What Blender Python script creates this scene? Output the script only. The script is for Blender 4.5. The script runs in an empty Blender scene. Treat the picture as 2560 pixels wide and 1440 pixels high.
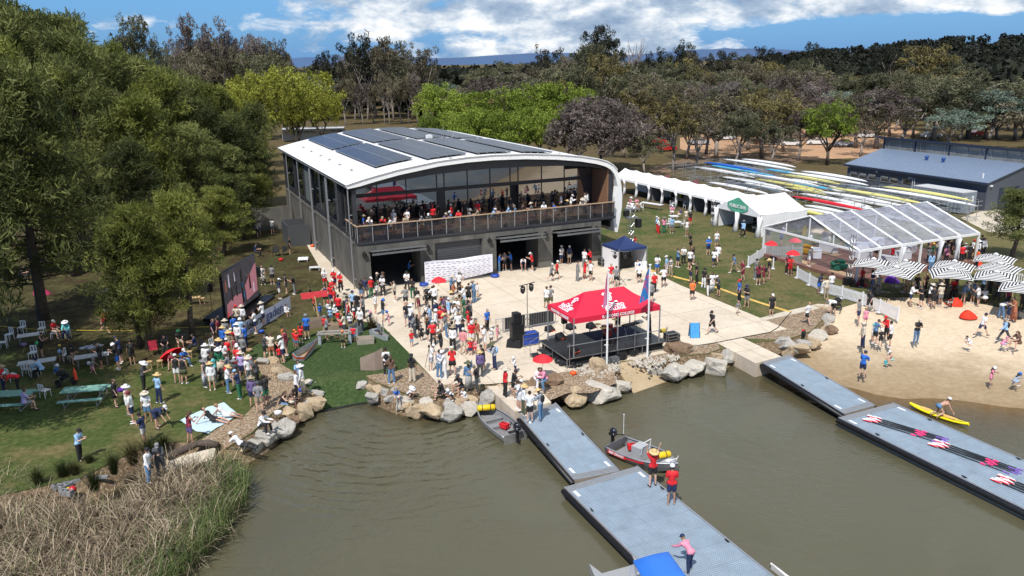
import bpy, bmesh, math, random
import numpy as np
from mathutils import Vector, Matrix, noise
random.seed(7); RND=random.Random(11); np.random.seed(5)
R=math.radians
sc=bpy.context.scene; col=sc.collection
# ---------------------------------------------------------------- camera
CH=18.0; PITCH=R(15.75); ROLL=R(0.94); FPX=2000.0
cam=bpy.data.cameras.new("camera"); co=bpy.data.objects.new("camera",cam); col.objects.link(co)
cam.sensor_width=36; cam.lens=36*FPX/2560; cam.clip_start=0.5; cam.clip_end=20000
fw=Vector((0,math.cos(PITCH),-math.sin(PITCH))); r0=Vector((1,0,0)); u0=r0.cross(fw)
rt=r0*math.cos(ROLL)-u0*math.sin(ROLL); up=u0*math.cos(ROLL)+r0*math.sin(ROLL)
co.matrix_world=Matrix(((rt.x,up.x,-fw.x,0),(rt.y,up.y,-fw.y,0),(rt.z,up.z,-fw.z,CH),(0,0,0,1)))
sc.camera=co
# ---------------------------------------------------------------- sun and sky
SUN_AZ=R(20.3)      # shadows fall towards this azimuth (clockwise from +Y)
SUN_EL=R(54)
sd=Vector((math.sin(SUN_AZ)*math.cos(SUN_EL),math.cos(SUN_AZ)*math.cos(SUN_EL),-math.sin(SUN_EL)))
sl=bpy.data.lights.new("sun","SUN"); sl.energy=4.3; sl.angle=R(0.5); sl.color=(1,.95,.88)
so=bpy.data.objects.new("sun",sl); col.objects.link(so); so.rotation_euler=sd.to_track_quat('-Z','Y').to_euler(); so.location=(0,0,60)
world=bpy.data.worlds.new("World"); sc.world=world; world.use_nodes=True
def build_world():
    nt=world.node_tree; N=nt.nodes; Lk=nt.links; N.clear()
    def nd(t,**k):
        n=N.new(t)
        for a,b in k.items(): setattr(n,a,b)
        return n
    def mth(op,a,b=None,c=None):
        n=nd('ShaderNodeMath',operation=op)
        for i,x in enumerate((a,b,c)):
            if x is None: continue
            if isinstance(x,(int,float)): n.inputs[i].default_value=x
            else: Lk.new(x,n.inputs[i])
        return n.outputs[0]
    def ramp(x,stops):
        n=nd('ShaderNodeValToRGB'); Lk.new(x,n.inputs[0]); cr=n.color_ramp
        while len(cr.elements)<len(stops): cr.elements.new(.5)
        for e,(p,c) in zip(cr.elements,stops): e.position=p; e.color=(c,c,c,1) if isinstance(c,(int,float)) else (*c,1)
        return n.outputs[0]
    def mix(f,a,b):
        n=nd('ShaderNodeMix',data_type='RGBA'); Lk.new(f,n.inputs[0])
        for i,x in ((6,a),(7,b)):
            if isinstance(x,tuple): n.inputs[i].default_value=(*x,1)
            else: Lk.new(x,n.inputs[i])
        return n.outputs[2]
    out=nd('ShaderNodeOutputWorld'); bg=nd('ShaderNodeBackground'); Lk.new(bg.outputs[0],out.inputs[0])
    sky=nd('ShaderNodeTexSky',sky_type='NISHITA'); sky.sun_disc=False; sky.sun_elevation=SUN_EL
    sky.sun_rotation=SUN_AZ+math.pi; sky.air_density=1.0; sky.dust_density=.6; sky.ozone_density=2.0; sky.altitude=500
    tc=nd('ShaderNodeTexCoord'); sp=nd('ShaderNodeSeparateXYZ'); Lk.new(tc.outputs['Generated'],sp.inputs[0])
    x,y,z=sp.outputs
    az=mth('ARCTAN2',x,y); el=mth('ARCSINE',z)
    cv=nd('ShaderNodeCombineXYZ'); Lk.new(mth('MULTIPLY',az,1.0),cv.inputs[0]); Lk.new(mth('MULTIPLY',el,2.1),cv.inputs[1])
    def noi(scale,detail,rough,w=0.0,dist=0.0):
        n=nd('ShaderNodeTexNoise',noise_dimensions='3D'); Lk.new(cv.outputs[0],n.inputs['Vector']) if w==0 else None
        if w!=0:
            ad=nd('ShaderNodeVectorMath',operation='ADD'); Lk.new(cv.outputs[0],ad.inputs[0]); ad.inputs[1].default_value=(w,w*.37,w); Lk.new(ad.outputs[0],n.inputs['Vector'])
        n.inputs['Scale'].default_value=scale; n.inputs['Detail'].default_value=detail; n.inputs['Roughness'].default_value=rough; n.inputs['Distortion'].default_value=dist
        return n.outputs['Fac']
    big=noi(5.5,6,.55,3.1); puff=noi(17,8,.62,1.7,.3); shade=noi(11,6,.6,9.3); fine=noi(40,5,.6,5.5)
    # a wide bank of cloud, open blue to the left and a clear blue band low on the right
    bank=mth('ADD',mth('MULTIPLY',big,.75),mth('MULTIPLY',puff,.55))
    leftgap=ramp(mth('ADD',mth('MULTIPLY',az,1.0),.5),[(0.0,0.0),(.12,0.0),(.27,.60),(.40,1.0)])
    low=ramp(mth('MULTIPLY',el,10.0),[(0.0,.55),(.15,.72),(.45,1.0)])
    rightaz=ramp(mth('ADD',az,.0),[(.16,0.0),(.40,1.0)])
    lowband=ramp(mth('MULTIPLY',el,10.0),[(0.02,1.0),(.30,1.0),(.50,0.0)])
    cut=mth('MULTIPLY',rightaz,lowband)
    dens=mth('SUBTRACT',mth('ADD',bank,mth('MULTIPLY',mth('SUBTRACT',leftgap,1.0),.30)),mth('MULTIPLY',cut,.42))
    dens=mth('ADD',dens,mth('MULTIPLY',mth('SUBTRACT',low,1.0),.12))
    mask=ramp(dens,[(.455,0.0),(.50,.45),(.57,1.0)])
    cshade=mth('ADD',mth('MULTIPLY',shade,.55),mth('ADD',mth('MULTIPLY',puff,.35),mth('MULTIPLY',fine,.15)))
    ccol=ramp(cshade,[(.41,(.22,.32,.48)),(.50,(.40,.50,.63)),(.56,(.68,.74,.81)),(.62,(.95,.95,.94))])
    skys=nd('ShaderNodeVectorMath',operation='SCALE'); Lk.new(sky.outputs[0],skys.inputs[0]); skys.inputs['Scale'].default_value=.10
    tint=nd('ShaderNodeMix',data_type='RGBA',blend_type='MULTIPLY'); tint.inputs[0].default_value=1; Lk.new(skys.outputs[0],tint.inputs[6]); tint.inputs[7].default_value=(.40,.70,1.08,1)
    # thin streaks of rain-blue above the horizon
    base=mix(ramp(mth('MULTIPLY',el,10.0),[(0.0,.75),(.6,.35),(1.0,0.0)]),tint.outputs[2],(.10,.26,.60))
    colr=mix(mask,base,ccol)
    Lk.new(colr,bg.inputs[0]); bg.inputs[1].default_value=1.0
build_world()
sc.view_settings.view_transform='Standard'; sc.view_settings.look='None'; sc.view_settings.exposure=0.2; sc.view_settings.gamma=1
sc.cycles.max_bounces=6; sc.cycles.diffuse_bounces=2; sc.cycles.glossy_bounces=3; sc.cycles.transparent_max_bounces=16; sc.cycles.transmission_bounces=3
sc.cycles.caustics_reflective=False; sc.cycles.caustics_refractive=False; sc.cycles.use_denoising=True
# ---------------------------------------------------------------- geography
C0=Vector((0,0,CH))
def ray(px,py): return fw+rt*((px-1280)/FPX)-up*((py-720)/FPX)
def P(px,py,z=0.0):
    d=ray(px,py); return C0+d*((z-CH)/d.z)
B=R(24.2); U=Vector((math.cos(B),math.sin(B),0)); V=Vector((-math.sin(B),math.cos(B),0)); O=P(900,729)
def G(u,v,z=0.0): return O+U*u+V*v+Vector((0,0,z))
def uv(px,py,z=0.0):
    q=P(px,py,z)-O; return q.dot(U),q.dot(V)
def topz(b,ty):
    # height above b at which a thing standing on b reaches image row ty
    q=b-C0; w=q.dot(fw); x=1280+FPX*q.dot(rt)/w; d=ray(x,ty); return (C0+d*(b.y/d.y)).z-b.z
def proj(p):
    q=Vector(p)-C0; w=q.dot(fw); return 1280+FPX*q.dot(rt)/w, 720-FPX*q.dot(up)/w
WZ=-0.9
# ---------------------------------------------------------------- object helpers
def tag(o,label=None,cat=None,group=None,kind=None):
    if label: o['label']=label
    if cat: o['category']=cat
    if group: o['group']=group
    if kind: o['kind']=kind
    return o
def thing(name,label,cat,loc=(0,0,0),rz=0.0,group=None,scale=1.0):
    o=bpy.data.objects.new(name,None); col.objects.link(o); o.location=loc; o.rotation_euler=(0,0,rz); o.scale=(scale,)*3
    o.empty_display_size=.3
    return tag(o,label,cat,group)
def copy_tree(o,parent=None):
    c=o.copy(); col.objects.link(c); c.parent=parent
    for ch in list(o.children): copy_tree(ch,c)
    return c
class MB:
    def __init__(s): s.v=[]; s.f=[]; s.m=[]; s.mi=0; s.sm=False
    def add(s,vs,fs):
        n=len(s.v); s.v+= [tuple(v) for v in vs]; s.f+=[tuple(i+n for i in f) for f in fs]; s.m+=[s.mi]*len(fs); return s
    def box(s,c,d,rz=0.0,M=None):
        cx,cy,cz=c; x,y,z=d[0]/2,d[1]/2,d[2]/2
        vs=[Vector((a*x,b*y,e*z)) for e in(-1,1) for b in(-1,1) for a in(-1,1)]
        if rz: 
            Rm=Matrix.Rotation(rz,3,'Z'); vs=[Rm@v for v in vs]
        if M: vs=[M@v for v in vs]
        vs=[v+Vector(c) for v in vs]
        return s.add(vs,[(0,2,3,1),(4,5,7,6),(0,1,5,4),(2,6,7,3),(0,4,6,2),(1,3,7,5)])
    def b2(s,a,b):
        return s.box([(a[i]+b[i])/2 for i in range(3)],[abs(b[i]-a[i]) for i in range(3)])
    def cyl(s,p0,p1,r0_,r1=None,n=8,caps=True):
        p0=Vector(p0);p1=Vector(p1); r1=r0_ if r1 is None else r1; d=(p1-p0)
        if d.length<1e-6: return s
        q=d.to_track_quat('Z','Y'); vs=[]
        for p,r in((p0,r0_),(p1,r1)):
            for i in range(n):
                a=2*math.pi*i/n; vs.append(p+q@Vector((r*math.cos(a),r*math.sin(a),0)))
        fs=[(i,(i+1)%n,n+(i+1)%n,n+i) for i in range(n)]
        if caps: fs+=[tuple(range(n))[::-1],tuple(range(n,2*n))]
        return s.add(vs,fs)
    def tube(s,pts,r,n=6):
        pts=[Vector(p) for p in pts]; rr=r if isinstance(r,(list,tuple)) else [r]*len(pts); vs=[];k=len(pts)
        for j,p in enumerate(pts):
            d=(pts[min(j+1,k-1)]-pts[max(j-1,0)]); q=d.to_track_quat('Z','Y')
            for i in range(n):
                a=2*math.pi*i/n; vs.append(p+q@Vector((rr[j]*math.cos(a),rr[j]*math.sin(a),0)))
        fs=[(j*n+i,j*n+(i+1)%n,(j+1)*n+(i+1)%n,(j+1)*n+i) for j in range(k-1) for i in range(n)]
        fs+=[tuple(range(n))[::-1],tuple(range((k-1)*n,k*n))]
        return s.add(vs,fs)
    def quad(s,a,b,c,d): return s.add([a,b,c,d],[(0,1,2,3)])
    def prism(s,poly,z0,z1):
        n=len(poly); vs=[(p[0],p[1],z0) for p in poly]+[(p[0],p[1],z1) for p in poly]
        return s.add(vs,[(i,(i+1)%n,n+(i+1)%n,n+i) for i in range(n)]+[tuple(range(n))[::-1],tuple(range(n,2*n))])
    def extr(s,poly,a,b):
        # poly of 3d points swept by moving from offset a to offset b
        a=Vector(a);b=Vector(b);n=len(poly); vs=[Vector(p)+a for p in poly]+[Vector(p)+b for p in poly]
        return s.add(vs,[(i,(i+1)%n,n+(i+1)%n,n+i) for i in range(n)]+[tuple(range(n))[::-1],tuple(range(n,2*n))])
    def lathe(s,prof,n=12,c=(0,0,0),sx=1.0,sy=1.0):
        vs=[];k=len(prof)
        for r,z in prof:
            for i in range(n):
                a=2*math.pi*i/n; vs.append((c[0]+r*math.cos(a)*sx,c[1]+r*math.sin(a)*sy,c[2]+z))
        fs=[(j*n+i,j*n+(i+1)%n,(j+1)*n+(i+1)%n,(j+1)*n+i) for j in range(k-1) for i in range(n)]
        if prof[0][0]>1e-4: fs.append(tuple(range(n))[::-1])
        if prof[-1][0]>1e-4: fs.append(tuple(range((k-1)*n,k*n)))
        return s.add(vs,fs)
    def ball(s,c,r,n=10,M=None):
        if isinstance(r,(int,float)): r=(r,r,r)
        k=max(4,n//2); vs=[];fs=[]
        for j in range(k+1):
            t=math.pi*j/k
            for i in range(n):
                a=2*math.pi*i/n; p=Vector((r[0]*math.sin(t)*math.cos(a),r[1]*math.sin(t)*math.sin(a),r[2]*math.cos(t)))
                if M: p=M@p
                vs.append(p+Vector(c))
        fs=[(j*n+i,(j+1)*n+i,(j+1)*n+(i+1)%n,j*n+(i+1)%n) for j in range(k) for i in range(n)]
        return s.add(vs,fs)
    def grid(s,rows):
        m=len(rows[0]); vs=[p for r in rows for p in r]
        return s.add(vs,[(j*m+i,j*m+i+1,(j+1)*m+i+1,(j+1)*m+i) for j in range(len(rows)-1) for i in range(m-1)])
    def mesh(s,name,mats,smooth=False,merge=False):
        me=bpy.data.meshes.new(name); me.from_pydata([tuple(v) for v in s.v],[],s.f)
        ms=mats if isinstance(mats,(list,tuple)) else [mats]
        for m in ms: me.materials.append(m)
        if len(ms)>1: me.polygons.foreach_set('material_index',s.m)
        if merge:
            bm=bmesh.new(); bm.from_mesh(me); bmesh.ops.remove_doubles(bm,verts=bm.verts,dist=1e-4); bmesh.ops.recalc_face_normals(bm,faces=bm.faces); bm.to_mesh(me); bm.free()
        if smooth: me.polygons.foreach_set('use_smooth',[True]*len(me.polygons))
        me.update(); return me
    def obj(s,name,mats,parent=None,smooth=False,loc=None,rz=0,merge=False):
        o=bpy.data.objects.new(name,s.mesh(name,mats,smooth,merge)); col.objects.link(o)
        if parent: o.parent=parent
        if loc is not None: o.location=loc
        if rz: o.rotation_euler=(0,0,rz)
        return o
def meobj(name,me,parent=None,mat=None,loc=None):
    o=bpy.data.objects.new(name,me); col.objects.link(o)
    if parent: o.parent=parent
    if loc is not None: o.location=loc
    if mat:
        o.material_slots[0].link='OBJECT'; o.material_slots[0].material=mat
    return o
# ---------------------------------------------------------------- materials
_mc={}
def mat(name,colr,rough=.6,var=.12,scale=3.0,bump=0.0,bscale=None,metal=0.0,spec=.5,col2=None,detail=4,coord='Object',trans=0.0,coat=0.0,stretch=None,emit=0.0,contrast=(.3,.7)):
    if name in _mc: return _mc[name]
    m=bpy.data.materials.new(name); m.use_nodes=True; nt=m.node_tree; N=nt.nodes; L=nt.links
    bs=N['Principled BSDF']; bs.inputs['Roughness'].default_value=rough; bs.inputs['Metallic'].default_value=metal
    bs.inputs['Specular IOR Level'].default_value=spec; bs.inputs['Coat Weight'].default_value=coat
    tc=N.new('ShaderNodeTexCoord'); vec=tc.outputs[coord]
    if coord=='World':
        pass
    if stretch:
        mp=N.new('ShaderNodeMapping'); L.new(vec,mp.inputs[0]); mp.inputs['Scale'].default_value=stretch; vec=mp.outputs[0]
    nz=N.new('ShaderNodeTexNoise'); L.new(vec,nz.inputs['Vector']); nz.inputs['Scale'].default_value=scale; nz.inputs['Detail'].default_value=detail; nz.inputs['Roughness'].default_value=.6
    cr=N.new('ShaderNodeValToRGB'); L.new(nz.outputs['Fac'],cr.inputs[0])
    c1=tuple(max(0,c*(1-var)) for c in colr); c2=col2 or tuple(min(1,c*(1+var)) for c in colr)
    cr.color_ramp.elements[0].position=contrast[0]; cr.color_ramp.elements[1].position=contrast[1]
    cr.color_ramp.elements[0].color=(*(colr if col2 else c1),1); cr.color_ramp.elements[1].color=(*c2,1)
    L.new(cr.outputs[0],bs.inputs['Base Color'])
    if bump>0:
        b=N.new('ShaderNodeBump'); n2=N.new('ShaderNodeTexNoise'); L.new(vec,n2.inputs['Vector']); n2.inputs['Scale'].default_value=bscale or scale*4; n2.inputs['Detail'].default_value=5
        L.new(n2.outputs['Fac'],b.inputs['Height']); b.inputs['Strength'].default_value=bump; b.inputs['Distance'].default_value=.05; L.new(b.outputs[0],bs.inputs['Normal'])
    if trans>0: bs.inputs['Transmission Weight'].default_value=trans
    if emit>0:
        L.new(cr.outputs[0],bs.inputs['Emission Color']); bs.inputs['Emission Strength'].default_value=emit
    _mc[name]=m; return m
class NT:
    """small node helper for hand-made materials"""
    def __init__(s,name):
        s.m=bpy.data.materials.new(name); s.m.use_nodes=True; s.t=s.m.node_tree; s.N=s.t.nodes; s.L=s.t.links; s.bs=s.N['Principled BSDF']; s.tc=s.N.new('ShaderNodeTexCoord')
        g=s.N.new('ShaderNodeNewGeometry'); s.pos=g.outputs['Position']
    def inp(s,n,i,x):
        if x is None: return
        if isinstance(x,(int,float)): n.inputs[i].default_value=x
        elif isinstance(x,tuple): n.inputs[i].default_value=(*x,1) if len(x)==3 and n.inputs[i].type=='RGBA' else x
        else: s.L.new(x,n.inputs[i])
    def node(s,t,ins={},out=0,**k):
        n=s.N.new(t)
        for a,b in k.items(): setattr(n,a,b)
        for i,x in ins.items(): s.inp(n,i,x)
        return n.outputs[out]
    def noise(s,vec,scale,detail=5,rough=.6,dist=0.0): return s.node('ShaderNodeTexNoise',{'Vector':vec,'Scale':scale,'Detail':detail,'Roughness':rough,'Distortion':dist})
    def vor(s,vec,scale,out='Color',feat='F1'): return s.node('ShaderNodeTexVoronoi',{'Vector':vec,'Scale':scale},out=out,feature=feat)
    def math(s,op,a,b=None,c=None): return s.node('ShaderNodeMath',{0:a,1:b,2:c},operation=op)
    def ramp(s,x,stops,interp='LINEAR'):
        n=s.N.new('ShaderNodeValToRGB'); s.L.new(x,n.inputs[0]); cr=n.color_ramp; cr.interpolation=interp
        while len(cr.elements)<len(stops): cr.elements.new(.5)
        for e,(p,c) in zip(cr.elements,stops): e.position=p; e.color=(c,c,c,1) if isinstance(c,(int,float)) else (*c,1)
        return n.outputs[0]
    def mix(s,f,a,b,blend='MIX'):
        n=s.N.new('ShaderNodeMix'); n.data_type='RGBA'; n.blend_type=blend; s.inp(n,0,f); s.inp(n,6,a); s.inp(n,7,b); return n.outputs[2]
    def map(s,vec,scale=(1,1,1),rot=(0,0,0)): return s.node('ShaderNodeMapping',{'Vector':vec,'Scale':scale,'Rotation':rot})
    def bump(s,h,strength=.3,dist=.03):
        o=s.node('ShaderNodeBump',{'Height':h,'Strength':strength,'Distance':dist}); s.L.new(o,s.bs.inputs['Normal']); return o
    def set(s,**k):
        for a,x in k.items(): s.inp(s.bs,a.replace('_',' '),x)
        return s.m
# ================================================================ ground, water
def m_grass():
    h=NT('lawn_and_dry_ground'); p=h.pos
    sp=h.node('ShaderNodeSeparateXYZ',{'Vector':p}); n=h.t.nodes[-1]; X,Y=n.outputs[0],n.outputs[1]
    n1=h.noise(p,.11,4); n2=h.noise(p,.55,5,.65); n3=h.noise(p,3.2,6,.7); n4=h.noise(h.map(p,(1,1,1)),22,3,.7)
    green=h.ramp(n3,[(.3,(.036,.060,.015)),(.55,(.088,.118,.034)),(.75,(.155,.168,.065))])
    dry=h.ramp(n3,[(.3,(.13,.105,.045)),(.6,(.23,.185,.09)),(.8,(.31,.255,.14))])
    mulch=h.ramp(n3,[(.3,(.030,.021,.012)),(.55,(.075,.05,.028)),(.75,(.15,.105,.06))])
    a=h.math('ADD',h.math('MULTIPLY',n1,.6),h.math('MULTIPLY',n2,.6))
    a=h.math('ADD',a,h.math('MULTIPLY',h.math('MAXIMUM',X,0.0),.0026)); fd=h.ramp(a,[(.56,0.0),(.70,1.0)])
    # further inland the grass is dead and brown
    far=h.math('MULTIPLY_ADD',Y,.0078,h.math('MULTIPLY',n1,.35))
    ff=h.ramp(far,[(.93,0.0),(1.12,1.0)])
    c=h.mix(h.math('MULTIPLY',fd,.75),green,dry); c=h.mix(ff,c,h.mix(n2,dry,mulch))
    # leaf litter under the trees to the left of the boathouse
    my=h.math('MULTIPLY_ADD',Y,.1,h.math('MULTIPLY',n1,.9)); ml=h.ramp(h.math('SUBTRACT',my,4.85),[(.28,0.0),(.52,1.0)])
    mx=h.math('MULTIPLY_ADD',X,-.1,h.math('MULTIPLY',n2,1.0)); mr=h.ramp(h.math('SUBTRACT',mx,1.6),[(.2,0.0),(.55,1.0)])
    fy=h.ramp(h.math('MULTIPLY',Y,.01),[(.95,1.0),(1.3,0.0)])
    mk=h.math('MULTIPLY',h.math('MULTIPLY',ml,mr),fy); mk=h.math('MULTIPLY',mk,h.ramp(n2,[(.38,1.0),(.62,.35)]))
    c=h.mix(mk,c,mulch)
    c=h.mix(.3,c,h.ramp(n4,[(.3,(.0,.0,.0)),(.7,(.35,.35,.22))]),'OVERLAY')
    h.bump(h.math('ADD',n4,n3),.5,.05)
    return h.set(Base_Color=c,Roughness=.95,Specular_IOR_Level=.15)
def m_pebble(name,cols,size=9,bump=.8):
    h=NT(name); v=h.vor(h.pos,size); d=h.vor(h.pos,size,out='Distance'); n=h.noise(h.pos,.6)
    s=h.node('ShaderNodeSeparateColor',{'Color':v}); c=h.ramp(s,cols); c=h.mix(h.ramp(d,[(.25,0.0),(.75,.75)]),c,(.10,.07,.045)); c=h.mix(h.ramp(n,[(.35,0.0),(.7,.35)]),c,(.22,.16,.10))
    h.bump(h.math('SUBTRACT',1.0,d),bump,.05); return h.set(Base_Color=c,Roughness=.9,Specular_IOR_Level=.2)
def m_concrete(name,c0,c1,joint=None):
    h=NT(name); n1=h.noise(h.pos,.35,6,.65); n2=h.noise(h.pos,2.2,6,.7,.4); n3=h.noise(h.pos,60,2)
    c=h.ramp(h.math('ADD',h.math('MULTIPLY',n1,.6),h.math('MULTIPLY',n2,.4)),[(.36,c0),(.62,c1)])
    c=h.mix(h.ramp(h.noise(h.pos,.9,8,.75,1.2),[(.55,0.0),(.74,.5)]),c,tuple(x*.62 for x in c0)); c=h.mix(h.ramp(h.noise(h.map(h.pos,(1,.18,1),(0,0,R(33))),1.1,6,.7,.6),[(.58,0.0),(.70,.28)]),c,tuple(x*.5 for x in c0)); c=h.mix(.14,c,n3,'OVERLAY')
    if joint:
        rx=h.map(h.pos,(1,1,1),(0,0,-B)); br=h.node('ShaderNodeTexBrick',{'Vector':rx,'Color1':(1.,1.,1.),'Color2':(.93,.93,.93),'Mortar':(.58,.55,.50),'Scale':1.0,'Mortar Size':.028,'Brick Width':joint,'Row Height':joint},offset=0.0)
        c=h.mix(1.0,c,br,'MULTIPLY')
    h.bump(n2,.12,.02); return h.set(Base_Color=c,Roughness=.85,Specular_IOR_Level=.25)
def m_sand():
    h=NT('beach_sand'); sp=h.node('ShaderNodeSeparateXYZ',{'Vector':h.pos},out=2); n1=h.noise(h.pos,.5,5,.6); n2=h.noise(h.pos,2.8,7,.72); n3=h.noise(h.pos,9,5,.7)
    dryc=h.ramp(n2,[(.3,(.54,.42,.28)),(.6,(.70,.57,.405))]); wet=h.ramp(n2,[(.3,(.25,.175,.095)),(.7,(.36,.265,.155))])
    f=h.math('ADD',sp,h.math('MULTIPLY',n1,.35)); w=h.ramp(h.math('ADD',f,1.0),[(.26,1.0),(.52,.75),(.75,0.0)])
    c=h.mix(w,dryc,wet); c=h.mix(h.ramp(h.noise(h.pos,1.6,9,.8,1.5),[(.61,0.0),(.68,.45)]),c,(.16,.11,.07))
    h.bump(h.math('ADD',n3,h.math('MULTIPLY',n2,1.5)),.55,.09); return h.set(Base_Color=c,Roughness=.9,Specular_IOR_Level=.2)
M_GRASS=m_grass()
M_GRAVEL=m_pebble('pale_gravel',[(0.0,(.24,.16,.09)),(.4,(.42,.30,.19)),(.75,(.52,.40,.28)),(1.0,(.60,.52,.42))],11)
M_CONC=m_concrete('cream_concrete',(.56,.47,.36),(.70,.61,.48),4.2)
M_CONC2=m_concrete('grey_cream_concrete',(.47,.41,.32),(.60,.53,.42))
M_RAMP=m_concrete('tan_aggregate',(.34,.255,.155),(.45,.35,.22))
M_ORANGE=m_concrete('orange_car_park_gravel',(.38,.22,.12),(.52,.33,.20))
M_SAND=m_sand()
def m_turf():
    h=NT('lush_turf'); n3=h.noise(h.pos,5,6,.75); n2=h.noise(h.pos,.5,4); n4=h.noise(h.pos,26,3,.7)
    c=h.ramp(n3,[(.28,(.018,.036,.012)),(.5,(.040,.072,.022)),(.72,(.10,.13,.05))]); c=h.mix(h.ramp(n2,[(.5,0.0),(.75,.55)]),c,(.11,.125,.05)); c=h.mix(.4,c,n4,'OVERLAY'); h.bump(h.math('ADD',n4,n3),.7,.06)
    return h.set(Base_Color=c,Roughness=.95,Specular_IOR_Level=.15)
M_TURF=m_turf()
def pxpoly(pts,z=0.0): return [P(*p[:2],p[2] if len(p)>2 else z) for p in pts]
def sheet(name,pts,m,label=None,cat=None,kind='structure',raw=False):
    vs=pts if raw else pxpoly(pts); bm=bmesh.new(); bv=[bm.verts.new(v) for v in vs]; es=[bm.edges.new((bv[i],bv[(i+1)%len(bv)])) for i in range(len(bv))]
    bmesh.ops.triangle_fill(bm,use_beauty=True,use_dissolve=False,edges=es); 
    bmesh.ops.recalc_face_normals(bm,faces=bm.faces)
    for f in bm.faces:
        if f.normal.z<0: f.normal_flip()
    me=bpy.data.meshes.new(name); bm.to_mesh(me); bm.free(); me.materials.append(m)
    o=bpy.data.objects.new(name,me); col.objects.link(o); tag(o,label,cat,None,kind); return o
# top-of-bank line, left to right, in photograph pixels
SH=[(-900,1330),(-300,1300),(40,1230),(200,1195),(330,1130),(430,1105),(540,1105),(565,1122),(630,1083),(680,1035),(730,1003),(768,984),(757,945)]
SH_R=[(912,940),(940,958),(965,966),(1010,984),(1050,993),(1090,995),(1140,985),(1180,974),(1221,960),(1335,950),(1380,955),(1430,958),(1490,942),(1538,925),(1536,908),(1597,898),(1650,907),(1700,890),(1765,886),(1800,874),(1850,860),(1945,851),(1985,845),(2030,828),(2062,795),(2085,775)]
def shore(l): return [P(p[0],p[1],p[2] if len(p)>2 else 0.0) for p in l]
shL=shore(SH); shR=shore(SH_R)
for v in shL+shR: v.z=0
beachTop=[P(2085,775),P(2160,752),P(2270,742),P(2420,752),P(2600,790)]+[P(2600,790)+Vector((40,-24,0)),P(2600,790)+Vector((400,-180,0))]
rampTop=[shL[-1],shR[0]]
F_=4000
gpoly=shL+shR+beachTop[1:]+[Vector((F_,-150,0)),Vector((F_,9000,0)),Vector((-F_*2,9000,0)),Vector((-F_*2,shL[0].y-60,0)),Vector((-260,shL[0].y-10,0))]
for v in gpoly: v.z=0
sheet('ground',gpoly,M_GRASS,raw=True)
# bank slope from the top line down under the water
def bank(line,name,m,out=1.6,zb=-1.9,flip=1):
    mb=MB(); rows=[[],[],[]]
    for i,p in enumerate(line):
        a=line[max(i-1,0)]; b=line[min(i+1,len(line)-1)]; t=(b-a); t.z=0; t.normalize(); nrm=Vector((t.y,-t.x,0))*flip
        rows[0].append(p+Vector((0,0,-.002))-nrm*.05); rows[1].append(p+nrm*.35+Vector((0,0,-.45))); rows[2].append(p+nrm*out*1.2+Vector((0,0,zb)))
    mb.grid(rows); o=mb.obj(name,m,smooth=True); tag(o,kind='structure'); return o
M_MUD=m_pebble('muddy_bank',[(0.0,(.10,.07,.04)),(.5,(.20,.14,.08)),(1.0,(.34,.26,.17))],8)
bank(shL,'bank',M_MUD); bank(shR,'bank',M_MUD)
# lake bed
mb=MB(); mb.quad((-500,-80,-2.6),(500,-80,-2.6),(500,90,-2.6),(-500,90,-2.6)); tag(mb.obj('lake_bed',M_MUD),kind='structure')
# turf ramp sliding into the water
tl,tr=shL[-1],shR[0]; bl=P(820,1023,-.85); br=P(915,1004,-.85)
mb=MB(); rows=[]
for k in range(9):
    t=k/8; zz=[0.009,-.05,-.13,-.24,-.36,-.48,-.61,-.74,-.86][k]
    a=tl.lerp(bl,t); b=tr.lerp(br,t); w_=min(1,t*3); a=a+(tl-tr).normalized()*.9*w_; b=b+(tr-tl).normalized()*.8*w_; rows.append([Vector((*(a.lerp(b,s/6)).xy,zz)) for s in range(7)])
mb.grid(rows); tag(mb.obj('turf_ramp',M_TURF,smooth=True),kind='structure')
mb=MB(); mb.box(((bl+br)/2+Vector((0,-.08,-.12))),((br-bl).length+.5,.12,.3),rz=math.atan2((br-bl).y,(br-bl).x)); tag(mb.obj('ramp_edging',mat('black_plastic_edge',(.02,.022,.02),.5)),'black timber edging board across the foot of the green turf ramp','edging board')
# sheets on the ground, each a few millimetres above the one below
def up_(pts,z): 
    r=[P(p[0],p[1],0) for p in pts]
    for v in r: v.z=z
    return r
sheet('turf',up_([(600,905),(640,862),(700,850),(780,838),(870,815),(905,806),(965,822),(1045,910),(992,930),(913,939),(757,944),(700,906)],.004),M_TURF,raw=True)
sheet('gravel_bed',up_([(640,905),(690,903),(735,930),(755,945),(766,983),(728,1002),(678,1034),(628,1082),(565,1120),(545,1105),(505,1100),(560,1060),(610,1040),(650,1000),(665,960)],.008),M_GRAVEL,raw=True)
sheet('gravel_bed',up_([(914,940),(992,928),(1045,911),(1095,960),(1219,958),(1180,972),(1140,983),(1090,993),(1050,991),(1010,982),(965,964),(940,956)],.012),M_GRAVEL,raw=True)
sheet('gravel_bed',up_([(1330,961),(1382,936),(1531,908),(1541,958),(1480,983),(1420,983),(1376,1001)],.012),M_GRAVEL,raw=True)
sheet('gravel_bed',up_([(1597,897),(1712,873),(1793,856),(1800,872),(1765,884),(1700,888),(1650,905)],.012),M_GRAVEL,raw=True)
sheet('gravel_bed',up_([(1968,823),(1905,798),(1965,783),(2052,765),(2084,776),(2060,794),(2028,827),(1984,843),(1944,849),(1850,846),(1930,830)],.012),M_GRAVEL,raw=True)
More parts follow.
